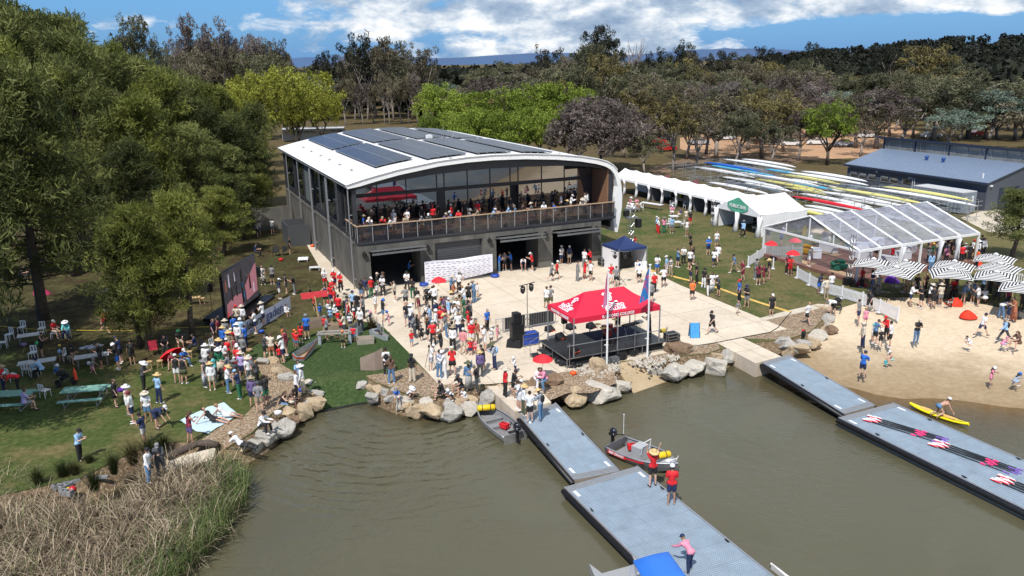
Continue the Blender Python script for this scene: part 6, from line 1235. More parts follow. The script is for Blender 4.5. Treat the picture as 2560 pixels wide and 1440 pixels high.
speaker(bsp+Vector((0,0,.551)),.85,.75,1.0,'big black subwoofer on the draped plinth left of the stage'); speaker(bsp+Vector((0,0,1.56)),.55,.5,.75,'black loudspeaker on top of the tall stack left of the stage')
speaker(Pz('S',905,790,.62),.35,.32,.62,'black loudspeaker on stand at the back left of the stage',B,1.1); speaker(Pz('S',1850,640),.5,.4,.8,'black loudspeaker behind the red tent',B,1.55)
for x,y,lb in((720,680,'black wedge monitor at the rear left of the stage'),(1000,650,'black wedge monitor with orange tape at the stage back'),(1040,960,'black wedge monitor at the front left of the stage'),(860,780,'grey cloth covered wedge monitor on stage'),(1270,640,'black wedge monitor by the centre back of the stage')):
    t=T_('stage_monitor',lb,'stage monitor',Pz('S',x,y,.62),B+.3); pobj(t,'cabinet',M_BLACK,lambda m:m.extr([(-.3,-.25,0),(-.3,.25,0),(-.3,.2,.35),(-.3,-.2,.12)],(0,0,0),(.6,0,0))); pobj(t,'tape',M_ORG,lambda m:m.box((.05,-.27,.06),(.4,.03,.05)))
t=T_('drum_kit','red drum kit set up in the middle of the stage','drum kit',Pz('S',1480,760,.62),B); mr_=mat('drum_red',(.35,.03,.03),.3,.05,3,coat=.4)
pobj(t,'bass_drum',mr_,lambda m:m.cyl((0,-.2,.3),(0,.2,.3),.28,n=14)); [pobj(t,'drum',mr_,lambda m:m.cyl((x,y,z),(x,y,z+.25),.17,n=12)) for x,y,z in((-.25,0,.6),(.25,0,.6),(.6,-.1,.35))]; [pobj(t,'cymbal',mat('brass_cymbal',(.55,.38,.10),.3,.05,3,metal=.9),lambda m:(m.lathe([(0,z+.02),(.22,z)],14,(x,y,0)),m.cyl((x,y,0),(x,y,z),.012,n=5))) for x,y,z in((-.65,.1,.95),(.7,.2,1.05),(-.5,-.3,.8))]
t=T_('keyboard','dark keyboard on stand at the right side of the stage','keyboard',Pz('S',1790,760,.62),B+.15); pobj(t,'keys',M_BLACK,lambda m:m.box((0,0,.88),(1.25,.35,.1))); pobj(t,'stand',M_STEEL,lambda m:(m.cyl((-.4,-.2,0),(-.4,.2,.84),.02),m.cyl((.4,-.2,0),(.4,.2,.84),.02),m.cyl((-.4,.2,0),(-.4,-.2,.84),.02),m.cyl((.4,.2,0),(.4,-.2,.84),.02)))
t=T_('stage_rug','dark navy rug under the band equipment','rug',Pz('S',1500,720,.63),B); pobj(t,'cloth',mat('navy_rug',(.015,.02,.05),.9),lambda m:m.box((.3,0,.004),(3.4,2.0,.006)))
for x,y,r,lb in((1665,1010,.38,'round black drum case lying below the stage rail'),(1820,960,.36,'second round black drum case beside the silver box')):
    t=T_('drum_case',lb,'drum case',Pz('S',x,y+40),B); pobj(t,'body',M_BLACK,lambda m:m.lathe([(0,0),(r,.02),(r*1.03,.2),(r,.42),(0,.45)],14)); pobj(t,'handle',M_BLK2,lambda m:m.box((0,-r,.3),(.2,.05,.05)))
for x,y,lb in((1450,1110,'grey hard case behind the foot of the first flagpole'),(1575,1100,'grey hard case nearest the boat ramp')): t=T_('hard_case',lb,'case',Pz('S',x,y),B); pobj(t,'shell',mat('mid_grey_case',(.10,.105,.11),.5),lambda m:m.box((0,0,.18),(.55,.4,.36))); pobj(t,'latch',M_STEEL,lambda m:(m.box((-.15,-.21,.22),(.06,.02,.08)),m.box((.15,-.21,.22),(.06,.02,.08))))
t=T_('silver_case','small silver case in front of the stage edge','case',Pz('S',1950,965),B); pobj(t,'box',M_ALU,lambda m:m.box((0,0,.2),(.5,.22,.4))); pobj(t,'panel',M_BLACK,lambda m:m.box((0,-.115,.2),(.42,.015,.32)))
def bags():
    A=random.Random(4)
    for i,(x,y,mm,lb) in enumerate([(830,1110,M_BLACK,'black cable bag at the left front of the stage'),(900,1140,M_SKRT,'crumpled black bag with yellow tag by the stage'),(1000,1120,mat('grey_cable_heap',(.09,.09,.095),.7,.5,20),'grey heap of cables below the stage rail'),(1100,1080,mat('dark_grey_bag',(.05,.05,.05),.8,.4,12),'dark grey bag leaning on the stage legs'),(1290,1030,mat('speckled_cable_heap',(.12,.16,.18),.7,.7,25),'speckled heap of coiled cables under the rail'),(1040,1155,M_BLACK,'coil of black cable lying before the stage')]):
        m=MB(); 
        for k in range(5): m.ball((A.gauss(0,.15),A.gauss(0,.12),.12+A.uniform(0,.1)),(A.uniform(.15,.3),A.uniform(.12,.22),A.uniform(.1,.18)),10)
        o=m.obj('equipment_bag',mm,None,smooth=True,loc=Pz('S',x,y)); tag(o,lb,'bag')
bags()
def barrier(a,b,lb,cloth=True):
    L_=(b-a).length; t=T_('crowd_barrier',lb,'barrier',a,heading(a,b)); n=int(L_/.13); pobj(t,'frame',M_STEEL,lambda m:([m.cyl((x,0,.15),(x,0,1.08),.02,n=6) for x in(0.03,L_-.03)],m.cyl((0,0,1.08),(L_,0,1.08),.02,n=6),m.cyl((0,0,.2),(L_,0,.2),.02,n=6),[m.cyl((x,-.3,.02),(x,.3,.02),.02,n=5) for x in(.3,L_-.3)],[m.cyl((x,0,.02),(x,0,.2),.02,n=5) for x in(.3,L_-.3)])); pobj(t,'bar',M_STEEL,lambda m:[m.cyl((L_*(i+.5)/n,0,.2),(L_*(i+.5)/n,0,1.08),.009,n=4) for i in range(n)])
    if cloth: pobj(t,'black_mesh',M_SKRT,lambda m:m.b2((.15,.03,.22),(L_-.15,.045,1.05)))
a=Pz('S',95,710); b=Pz('S',420,650); d=Pz('S',840,580); barrier(a-(b-a)*.3,a,'open steel crowd barrier at the left end of the row',False); barrier(a,a.lerp(b,.5),'cloth covered crowd barrier left of the speaker stack'); barrier(a.lerp(b,.5)+Vector((.05,.1,0)),b,'cloth covered crowd barrier behind the light stand'); barrier(b,b.lerp(d,.9),'cloth covered crowd barrier running to the tent leg')
def lightstand(p,lb,rz=.3,h_=3.2):
    t=T_('light_stand',lb,'light stand',p,rz); pobj(t,'stand',M_BLK2,lambda m:(m.cyl((0,0,.1),(0,0,h_),.025,n=6),[m.cyl((0,0,.8),(.55*math.cos(a),.55*math.sin(a),.02),.018,n=5) for a in(0,2.1,4.2)],m.cyl((-.75,0,h_),(.75,0,h_),.03,n=6)))
    for x in(-.42,.42): l=pobj(t,'moving_light',M_BLACK,lambda m:(m.ball((x,0,h_-.42),(.15,.15,.2),10),m.box((x,0,h_-.12),(.2,.2,.1)),m.box((x-.17,0,h_-.3),(.03,.1,.3)),m.box((x+.17,0,h_-.3),(.03,.1,.3))))
lightstand(Pz('S',420,640),'light stand with two black moving lights beside the speaker stack',B+.35); lightstand(Pz('R1',1220,715),'light stand with two black moving lights behind the red tent',-.1,2.9)
def flagpole(p,h_,m,lb,pl,fw_=.55):
    t=T_('flagpole',lb,'flagpole',p); pobj(t,'pole',M_WHITE2,lambda q:(q.cyl((0,0,-.05),(0,0,h_),.065,.05,10),q.lathe([(.09,h_),(.09,h_+.06),(0,h_+.08)],8))); pobj(t,'cleat',M_WPL,lambda q:q.box((-.05,0,1.3),(.25,.05,.05)))
    q=MB(); q.grid([[Vector((-.05-x*fw_*(.35+.65*s)*1.0,.07*math.sin(x*5+s*3),h_-.15-1.95*s-.35*x)) for x in np.linspace(0,1,9)] for s in np.linspace(0,1,9)]); return q.obj('flag',m,t,smooth=True),t
flagpole(P(1517,912),6.0,mat('pink_flag',(.62,.10,.24),.7,.4,2,col2=(.55,.25,.40)),'white flagpole with limp pink flag in front of the red tent','l',.26)
flagpole(P(1618,895),6.0,mat('blue_red_flag',(.02,.16,.42),.7,.1,1.6,col2=(.42,.08,.20),contrast=(.52,.60)),'white flagpole with blue and red flag in front of the red tent','r')
t=T_('sandwich_board','blue sandwich board reading EASY MOORINGS on the plaza','sign',P(1735,843),R(2)); 
for s in(-1,1): q=Matrix.Rotation(R(14)*s,3,'X'); k=pobj(t,'board',mat('sky_blue_board',(.06,.30,.66),.5),lambda m:m.box((0,s*.13,.52),(.62,.03,1.0),M=q)); pobj(t,'frame',M_NAVY,lambda m:(m.box((-.32,s*.13,.52),(.03,.05,1.04),M=q),m.box((.32,s*.13,.52),(.03,.05,1.04),M=q)))
fr=frame((0,-.155,.42),(1,0,0),(0,.24,1)); place_text('EASY',.17,M_LWHT,t,fr,bold=.004); place_text('MOORINGS',.11,M_LWHT,t,frame((0,-.185,.28),(1,0,0),(0,.24,1)),bold=.003); place_text(':',.2,M_LBLK,t,frame((0,-.1,.75),(1,0,0),(0,.24,1)),bold=.006)
# --- white media banner
def banner():
    a=P(1063,713); b=P(1232,692); t=T_('media_banner','sagging white sponsor banner with rows of small logos','banner',a,heading(a,b)); L_=(b-a).length; m=MB(); top=lambda s:2.05+.1*math.sin(s*3)-.32*math.sin(math.pi*s)**2*(.6)+.0; bot=lambda s:.05+.42*s**2
    def pt(s,k): return Vector((s*L_,-.05-.10*math.sin(math.pi*s)*math.sin(math.pi*k)+.05*math.sin(k*22+s*7)*math.sin(math.pi*s)*max(0,k-.45)*2,bot(s)*(1-k)+top(s)*k))
    m.grid([[pt(i/30,j/16) for i in range(31)] for j in range(17)]); m.obj('cloth',mat('white_banner_cloth',(.74,.73,.80),.6,.03,1),t,smooth=True); m=MB(); A=random.Random(3)
    for j in range(9):
        for i in range(13):
            s=(i+.5+.3*(j%2))/13.5; k=(j+.6)/9.6; w=A.uniform(.06,.17)/L_; h_=.018; m.add([pt(s-w,k-h_*.5)+Vector((0,-.015,0)),pt(s+w,k-h_*.5)+Vector((0,-.015,0)),pt(s+w,k+h_*.5)+Vector((0,-.015,0)),pt(s-w,k+h_*.5)+Vector((0,-.015,0))],[(0,1,2,3)])
    m.obj('logo_print',mat('grey_print',(.16,.16,.20),.7),t); pobj(t,'frame',M_ALU,lambda m:([m.cyl((x,.05,0),(x,.05,top(x/L_)),.03,n=6) for x in(.05,L_-.05)],m.cyl((0,.05,.1),(L_,.05,.1),.02)))
    for q,lb in((a+Vector((-.1,-.15,0)),'blue water weight at the left foot of the white banner'),(b+Vector((.2,-.1,0)),'blue water weight at the right foot of the white banner')): tag(MB().lathe([(.04,.0),(.36,.0),(.38,.12),(.36,.24),(.06,.26),(.04,.2)],14).obj('banner_weight',M_BLUE,None,smooth=True,loc=q),lb,'weight')
banner()
# --- LED screen, gaden banner
def screen():
    a=P(569,812); b=P(648,752); t=T_('video_screen','big outdoor video screen showing people on paving','video screen',a,heading(a,b)); L_=(b-a).length; H_=3.35; z0=.45; A=random.Random(6)
    c0=mat('screen_dark',(.030,.028,.034),.5,.5,2,emit=.9); cp=mat('screen_pink_paving',(.44,.17,.20),.5,.35,3,stretch=(1,1,9),emit=.45)
    pobj(t,'cabinet',M_BLACK,lambda m:m.b2((-.03,.02,z0-.03),(L_+.03,.22,z0+H_+.03))); pobj(t,'panel',c0,lambda m:m.b2((0,-.02,z0),(L_,.02,z0+H_)))
    pobj(t,'picture_paving',cp,lambda m:(m.add([(0.1,-.03,z0+.05),(L_*.50,-.03,z0+.05),(L_*.48,-.03,z0+1.1),(L_*.3,-.03,z0+1.25),(.25,-.03,z0+1.0)],[(0,1,2,3,4)]),m.add([(L_*.62,-.03,z0+.3),(L_*.98,-.03,z0+.5),(L_*.99,-.03,z0+2.7),(L_*.92,-.03,z0+2.6),(L_*.6,-.03,z0+1.5)],[(0,1,2,3,4)])))
    mm={'w':mat('screen_pale',(.52,.46,.55),.5,emit=.5),'k':mat('screen_black',(.012,.012,.016),.5),'r':mat('screen_red',(.6,.03,.02),.5,emit=.5),'b':mat('screen_blue',(.02,.22,.5),.5,emit=.5),'s':mat('screen_rust',(.45,.12,.06),.5,emit=.4)}
    for x,w,zt_,h_,cc in((.08,.16,1.9,.9,'s'),(.22,.2,2.1,1.0,'w'),(.30,.22,1.0,.95,'k'),(.46,.16,2.3,.7,'w'),(.5,.2,1.1,1.2,'k'),(.74,.32,.3,2.6,'k'),(.75,.12,1.5,.5,'b'),(.80,.10,.6,.6,'b'),(1.1,.34,1.0,1.1,'k'),(1.25,.28,.6,.8,'w'),(.06,.2,.02,.4,'r'),(1.05,.1,1.9,.3,'r')):
        x=x*L_/1.45; pobj(t,'picture_figure',mm[cc],lambda m:m.add([(x-w/2,-.04,z0+zt_),(x+w/2,-.04,z0+zt_),(x+w*.35,-.04,z0+zt_+h_*.8),(x+w*.15,-.04,z0+zt_+h_),(x-w*.15,-.04,z0+zt_+h_),(x-w*.4,-.04,z0+zt_+h_*.75)],[(0,1,2,3,4,5)]))
    pobj(t,'trailer',M_BLK2,lambda m:(m.box((L_*.55,.9,.35),(L_+.8,1.7,.25)),[m.cyl((x,.1,0),(x,.1,z0),.05) for x in(.2,L_-.2)],m.box((L_*.5,-.5,.12),(L_*1.3,.9,.2))))
    speaker(P(532,790),.4,.35,.65,'black loudspeaker on tripod at the left of the video screen',.6,1.9); speaker(P(650,742),.4,.35,.8,'black loudspeaker on pole at the right of the video screen',.6,1.7)
screen()
a=P(614,843); b=P(727,774); t=T_('sponsor_banner','white ground banner with dark blue lettering Jokers gaden','banner',a,heading(a,b)); L_=(b-a).length
pobj(t,'cloth',mat('pale_banner_vinyl',(.62,.66,.78),.5,.04,1),lambda m:m.grid([[Vector((L_*i/20,.04*math.sin(i*.9),z)) for i in range(21)] for z in(.02,.55,1.1)]),smooth=True); pobj(t,'frame',M_ALU,lambda m:[m.cyl((x,.08,0),(x,.08,1.1),.02) for x in(0.02,L_*.5,L_-.02)])
place_text('gaden',1.05,M_LBLU,t,frame((L_*.62,-.07,.58),(1,0,0),(0,0,1)),bold=.0); place_text('Jokers',.85,M_LBLK,t,frame((L_*.17,-.07,.68),(1,0,0),(0,0,1)),bold=.012,shear=.3); place_text('boat hire',.25,M_LBLU,t,frame((L_*.15,-.07,.22),(1,0,0),(0,0,1)))
# --- cardboard boats and the oar sign
def cbox(name,p,rz,L_,W_,H_,m,lb,point=0.0,band=None,lean=None):
    t=T_(name,lb,'cardboard boat',p,rz); o=[(-L_/2,-W_/2),(L_/2,-W_*(.5-point*.5)),(L_/2+point*.6,0),(L_/2,W_*(.5-point*.5)),(-L_/2,W_/2),(-L_/2-point*.3,0)]; n=6
    pobj(t,'side_wall',m,lambda q:(q.add([(x,y,0) for x,y in o]+[(x*1.06,y*1.06,H_) for x,y in o]+[(x*1.02,y*1.02,H_) for x,y in o]+[(x*.97,y*.97,.02) for x,y in o],[(i,(i+1)%n,n+(i+1)%n,n+i) for i in range(n)]+[(n+i,n+(i+1)%n,2*n+(i+1)%n,2*n+i) for i in range(n)]+[(2*n+i,2*n+(i+1)%n,3*n+(i+1)%n,3*n+i) for i in range(n)]))); pobj(t,'floor',M_CARD,lambda q:q.add([(x*.98,y*.98,.04) for x,y in o],[tuple(range(n))]))
    if band: pobj(t,'painted_band',band,lambda q:q.add([(x*1.035,y*1.035,H_*.6) for x,y in o]+[(x*1.07,y*1.07,H_*.98) for x,y in o],[(i,(i+1)%n,n+(i+1)%n,n+i) for i in range(n)]))
    return t
x=cbox('cardboard_boat',Pz('Z4',1365,330),1.35,1.75,.8,.55,M_FOIL,'pointed silver cardboard boat with orange red band near the turf',.75,mat('red_orange_band',(.62,.10,.05),.6)); x.rotation_euler=(R(12),R(-8),1.25)
cbox('cardboard_boat',Pz('Z3',2100,1370),.2,1.1,.75,.38,mat('grey_card',(.33,.29,.24),.85),'open cardboard box boat with folded flaps on the turf'); t=cbox('cardboard_boat',Pz('Z3',2290,1290),-.9,1.7,.6,.32,M_FOIL,'silver taped cardboard boat standing beside the plaza edge',.4); pobj(t,'mast',M_STEEL,lambda m:(m.box((.1,.25,.6),(.06,.06,1.2)),m.box((-.2,.1,.55),(.45,.03,.7)))); pobj(t,'seat_board',mat('dark_panel',(.03,.03,.05),.5),lambda m:m.box((-.25,0,.4),(.4,.4,.03)))
t=T_('trestle_frame','grey trestle of taped planks between the cardboard boats','trestle',Pz('Z3',1700,1370),.1); pobj(t,'plank',mat('grey_planks',(.32,.29,.26),.8,.2,4),lambda m:(m.box((0,-.3,.75),(2.3,.14,.08)),m.box((0,.25,.75),(2.3,.14,.08)),m.box((-1.05,0,.75),(.14,.7,.08)),m.box((1.05,0,.75),(.14,.7,.08)))); [pobj(t,'leg',M_FOIL,lambda m:m.box((x,-.02,.36),(.2,.6,.7))) for x in(-1.0,1.0)]; pobj(t,'brace',M_CARD,lambda m:m.box((.1,0,.4),(1.5,.12,.06),M=Matrix.Rotation(R(25),3,'Y')))
cbox('cardboard_boat',Pz('Z3',1450,1150),.5,1.5,.8,.6,mat('brown_grey_card',(.26,.20,.15),.85),'brown cardboard boat beneath the raised red oar sign',.2); cbox('cardboard_boat',Pz('Z3',1690,1210),.4,1.3,.7,.5,mat('taped_card',(.34,.27,.19),.85),'taped cardboard boat among the children in life vests',.3); cbox('cardboard_boat',Pz('Z3',1990,1240),1.3,1.2,.7,.6,M_FOIL,'silver cardboard boat behind the boy with yellow sleeves',.3)
t=T_('oar_sign','big red cardboard oar held upright beside the cardboard boats','sign',Pz('Z3',1465,1080),.1); pobj(t,'shaft',M_BAMB,lambda m:m.box((0,0,.95),(.08,.06,1.9),M=Matrix.Rotation(R(-4),3,'Y'))); pobj(t,'blade',mat('painted_red_card',(.66,.05,.06),.6,.15,4),lambda m:m.box((-.1,0,2.0),(1.9,.05,.45),M=Matrix.Rotation(R(-5),3,'Y')))
t=T_('cardboard_sheet','folded brown cardboard sheet leaning on the boulders','cardboard',Pz('Z6',290,520),.15); pobj(t,'sheet',mat('kraft_card',(.25,.19,.15),.85,.08,2),lambda m:(m.add([(-.9,.15,0),(0,-.05,0),(0,.05,1.15),(-.9,.3,.75)],[(0,1,2,3)]),m.add([(0,-.05,0),(.5,.12,0),(.5,.22,1.35),(0,.05,1.15)],[(0,1,2,3)]),m.add([(-.9,.17,0),(0,-.03,0),(0,.07,1.15),(-.9,.32,.75)],[(3,2,1,0)]),m.add([(0,-.03,0),(.5,.14,0),(.5,.24,1.35),(0,.07,1.15)],[(3,2,1,0)])))
# --- furniture
def chair_proto():
    t=T_('plastic_chair','x','chair',(0,0,0)); pobj(t,'seat',M_WPL,lambda m:m.box((0,0,.43),(.44,.44,.03)))
    pobj(t,'backrest',M_WPL,lambda m:(m.box((-.17,.23,.64),(.06,.03,.42)),m.box((.17,.23,.64),(.06,.03,.42)),m.box((0,.235,.62),(.10,.025,.38)),m.box((0,.24,.83),(.40,.03,.08)),m.box((0,.22,.46),(.4,.03,.05)))); [pobj(t,'leg',M_WPL,lambda m:m.cyl((x*.9,y*.9,.42),(x,y,0),.025,.018,6)) for x in(-.2,.2) for y in(-.2,.21)]; return t
CP=chair_proto(); CU=[0]
def chair(p,rz,lb,g='white plastic chairs'):
    o=CP if CU[0]==0 else copy_tree(CP); CU[0]+=1; o.location=p; o.rotation_euler=(0,0,rz); o['label']=lb; o['group']=g; o['category']='chair'; return o
def ftable(p,rz,L_,lb,m=None,W_=.76,g=None):
    t=T_('folding_table',lb,'table',p,rz,g); pobj(t,'tabletop',m or M_WPL,lambda q:q.box((0,0,.73),(L_,W_,.04))); [pobj(t,'leg',M_STEEL,lambda q:(q.cyl((x,-W_*.38,0),(x*.97,-W_*.36,.71),.018,n=6),q.cyl((x,W_*.38,0),(x*.97,W_*.36,.71),.018,n=6),q.cyl((x,-W_*.38,.15),(x,W_*.38,.15),.014,n=5))) for x in(-L_*.42,L_*.42)]
for (x0,y0),(x1,y1),lb in [(((170,885)),(430,850),'white folding table with bottles under the left trees'),((175,1160),(560,1105),'white folding table beside the man in light blue'),((740,1100),(1090,1050),'white folding table heaped with clothes'),((860,1010),(1000,960),'small white table piled with blue and white cloth'),((1030,440),(1110,400),'white folding table deep in the grove shade')]:
    a=Pz('Z1',x0,y0,.73); b=Pz('Z1',x1,y1,.73); c=(a+b)/2; c.z=0; ftable(c,heading(a,b),(b-a).length,lb,mat('scuffed_white_top',(.55,.55,.56),.5,.1,4))
for x,y,rz,lb in [(100,920,-.3,'white plastic chair second from the left edge'),(40,1000,-1.2,'white plastic chair cut by the left picture edge'),(225,850,0,'white plastic chair behind the rear folding table'),(425,860,.2,'white plastic chair behind the rear table beside the red shirt'),(550,905,.3,'white plastic chair under the seated man in red'),(675,905,.2,'white plastic chair under the man in aqua'),(335,1110,.1,'white plastic chair behind the middle folding table'),(125,1330,2.6,'white plastic chair left of the bending red shirt'),(280,1270,3.2,'white plastic chair in front of the middle table, left'),(365,1280,3.3,'white plastic chair in front of the middle table, right'),(690,1130,1.5,'white plastic chair under the black cap sitter'),(460,1490,2.8,'lone white plastic chair between the green picnic tables'),(2150,1030,1.2,'lone white plastic chair beside the crowd near the screen')]: chair(Pz('Z1',x,y),rz,lb)
for i,(x,y,rz,lb) in enumerate([(580,900,1.9,'white chair left of the round lawn tables'),(620,880,.2,'white chair behind the man in light blue shirt'),(770,900,-1.6,'white chair right of the round lawn tables'),(820,650,.5,'left chair of the stacked white pair by the feather flag'),(870,650,.4,'right chair of the stacked white pair by the feather flag'),(170,690,1.6,'white chair at the group table left of the long table'),(230,680,-1.6,'white chair nearest the long white table'),(60,700,0,'white chair beside the truss tower'),(640,740,.1,'white chair at the rear lawn table')]): chair(Pz('R3',x,y),rz,lb)
for x,y,lb in [(660,830,'rear small white square table on the lawn'),(700,910,'front small white square table on the lawn'),(90,690,'white table among seated people by the truss tower')]: ftable(Pz('R3',x,y),.2,.95,lb,None,.9)
a=Pz('R3',235,560,.73); b=Pz('R3',510,600,.73); c=(a+b)/2; c.z=0; ftable(c,heading(a,b),(b-a).length,'long empty white table on the lawn before the marquee')
t=T_('notice_board','black and white menu board standing by the clothes racks','sign',Pz('R3',645,650),-.2); pobj(t,'board',M_BLACK,lambda m:m.box((0,0,.55),(.6,.05,1.0),M=Matrix.Rotation(R(-12),3,'X'))); place_text('776',.4,M_LWHT,t,frame((0,-.06,.6),(.6,0,.8),(-.8,0,.6)),bold=.01); pobj(t,'frame',M_WPL,lambda m:(m.box((-.31,0,.55),(.03,.06,1.05),M=Matrix.Rotation(R(-12),3,'X')),m.box((.31,0,.55),(.03,.06,1.05),M=Matrix.Rotation(R(-12),3,'X'))))
def clothes(x0,x1,y,lb,cols):
    a=Pz('R3',x0,y); b=Pz('R3',x1,y+18); t=T_('clothes_rack',lb,'clothes rack',a,heading(a,b)); L_=(b-a).length; pobj(t,'frame',M_STEEL,lambda m:(m.cyl((0,0,1.5),(L_,0,1.5),.02),[m.cyl((x,0,0),(x,0,1.5),.02) for x in(0,L_)],[m.cyl((x,-.25,.03),(x,.25,.03),.02) for x in(0,L_)])); n=len(cols)
    for i,c in enumerate(cols): pobj(t,'garment',c,lambda m:m.add([(L_*(i+.15)/n,-.1,1.45),(L_*(i+.85)/n,.1,1.45),(L_*(i+.95)/n,.14,.65),(L_*(i+.05)/n,-.14,.65),(L_*(i+.15)/n,-.02,1.45),(L_*(i+.85)/n,.16,1.45),(L_*(i+.95)/n,.2,.65),(L_*(i+.05)/n,-.06,.65)],[(0,1,2,3),(7,6,5,4),(0,4,5,1),(3,2,6,7),(1,5,6,2),(0,3,7,4)]))
clothes(360,500,520,'clothes rack with white and pink tops before the left feather flag',[M_WPL,cm('pink',(.7,.25,.35)),M_WPL,M_WPL,M_BLACK,M_WPL,M_BLACK]); clothes(520,790,555,'clothes rack with white, black and yellow tops between the flags',[M_WPL,M_WPL,mat('ice_cloth',(.5,.62,.72),.8),M_WPL,M_BLACK,M_BLACK,M_WPL,M_WPL,mat('acid_yellow',(.75,.8,.02),.7),M_BLACK])
def sofa(p,rz,m,lb):
    t=T_('sofa',lb,'sofa',p,rz); pobj(t,'base',m,lambda q:q.box((0,0,.25),(1.5,.75,.32))); pobj(t,'backrest',m,lambda q:q.tube([(-.8,.0,.5),(-.7,.32,.6),(0,.4,.62),(.7,.32,.6),(.8,0,.5)],.17,8),smooth=True); pobj(t,'leg',M_BLK2,lambda q:[q.box((x,y,.05),(.06,.06,.1)) for x in(-.65,.65) for y in(-.3,.3)])
sofa(Pz('R3',2150,1200,.28),B-1.3,mat('mustard_velvet',(.48,.27,.03),.8),'mustard sofa, the left one, under the clear marquee'); sofa(Pz('R3',2400,1240,.28),B-1.3,mat('mustard_velvet',(.48,.27,.03),.8),'mustard sofa with navy cushion under the clear marquee'); sofa(Pz('R5',100,390,.28),B+.2,mat('dark_green_velvet',(.01,.10,.06),.8),'dark green sofa at the front edge of the marquee floor')
def beanbag(p,m,lb,s=1.0,rz=0):
    t=T_('beanbag',lb,'beanbag',p,rz); q=MB(); rows=[]
    for j in range(9):
        f=j/8; zz=.62*f**.9; r=.62*(1-f)**.45*(1-.12*f); rows.append([Vector((math.cos(a)*r*1.25*s-.35*f*s,math.sin(a)*r*s,zz*s*(1+.15*math.cos(a)))) for a in np.linspace(0,2*math.pi,17)])
    q.grid(rows); q.obj('cover',m,t,smooth=True); pobj(t,'handle',M_BLACK,lambda k:k.tube([(-.4*s,-.06,.58*s),(-.42*s,0,.66*s),(-.4*s,.06,.58*s)],.015,5))
M_BB=mat('scarlet_beanbag',(.72,.035,.01),.8,.1,4,bump=.2)
beanbag(Pz('R5',1820,1030,-.05),M_BB,'scarlet beanbag lying alone on the sand',.85,.3); beanbag(Pz('R5',1620,860,-.02),M_BB,'scarlet beanbag among people at the front middle striped umbrella',.85,2.2); beanbag(Pz('R5',800,560),mat('purple_beanbag',(.14,.03,.35),.8),'purple beanbag behind the front left striped umbrella',.85); beanbag(Pz('R5',1960,350),M_BB,'orange red beanbag between the rear striped umbrellas',.7); beanbag(Pz('R5',400,610),mat('dark_red_beanbag',(.25,.02,.02),.8),'dark red beanbag behind the picket fence',.7)
beanbag(Pz('Z1',420,460),mat('pink_beanbag',(.42,.02,.10),.8),'pink beanbag behind the big tree trunk on the left',.9)
for i,(x,y) in enumerate([(560,780),(830,790),(1330,760),(1600,800),(2100,780),(2360,790),(1050,700)]):
    t=T_('bar_table','black bar table with stools under the striped umbrellas','table',Pz('R5',x,y),.3*i,'black bar tables'); pobj(t,'tabletop',M_BLK2,lambda m:m.box((0,0,1.02),(.65,.65,.04))); pobj(t,'leg',M_BLK2,lambda m:[m.cyl((a*.22,b*.22,1.0),(a*.27,b*.27,0),.018,n=5) for a in(-1,1) for b in(-1,1)])
    for k in range(2):
        s=T_('bar_stool','black metal stool by a bar table under the striped umbrellas','stool',Pz('R5',x+(k*2-1)*95,y+30),.2*i,'black bar stools'); pobj(s,'seat',M_BLK2,lambda m:m.box((0,0,.72),(.32,.32,.03))); pobj(s,'leg',M_BLK2,lambda m:[m.cyl((a*.13,b*.13,.7),(a*.18,b*.18,0),.012,n=4) for a in(-1,1) for b in(-1,1)])
def stool(p,lb,L_=0):
    t=T_('plywood_table' if L_ else 'plywood_stool',lb,'table' if L_ else 'stool',p,.2); 
    if L_: pobj(t,'tabletop',M_BAMB,lambda m:m.box((0,0,.56),(L_,.6,.03)))
    else: pobj(t,'seat',M_BAMB,lambda m:m.lathe([(0,.44),(.19,.44),(.19,.47),(0,.47)],12))
    w=L_/2-.05 if L_ else .13; h_=.56 if L_ else .44; pobj(t,'leg',M_BAMB,lambda m:[m.cyl((a*w,b*(.22 if L_ else .13),h_),(a*w*1.1,b*(.25 if L_ else .15),0),.02,n=5) for a in(-1,1) for b in(-1,1)])
for x,y,L_,lb in [(1060,590,0,'blond stool left of the low plywood table'),(1175,585,0,'blond stool in front of the low plywood table'),(1160,560,1.0,'low plywood table behind the man in red shirt'),(1240,660,0,'blond stool half hidden by the forked sheoak'),(1500,500,1.0,'plywood table behind the two stemmed sheoak'),(1850,450,0,'blond stool beside the people under dark trees'),(1800,560,0,'blond stool left of the tree beside the screen'),(1950,560,.9,'plywood table behind the tree beside the screen'),(2030,555,0,'blond stool left of the speaker tripod'),(1500,1205,0,'blond stool left of the tilted red umbrella'),(1605,1195,0,'blond stool touching the tilted red umbrella'),(1900,1100,0,'blond stool behind the tilted red umbrella'),(985,495,0,'tan stool near the far white table'),(1060,520,0,'tan stool in front of the far white table')]: stool(Pz('Z1',x,y),lb,L_)
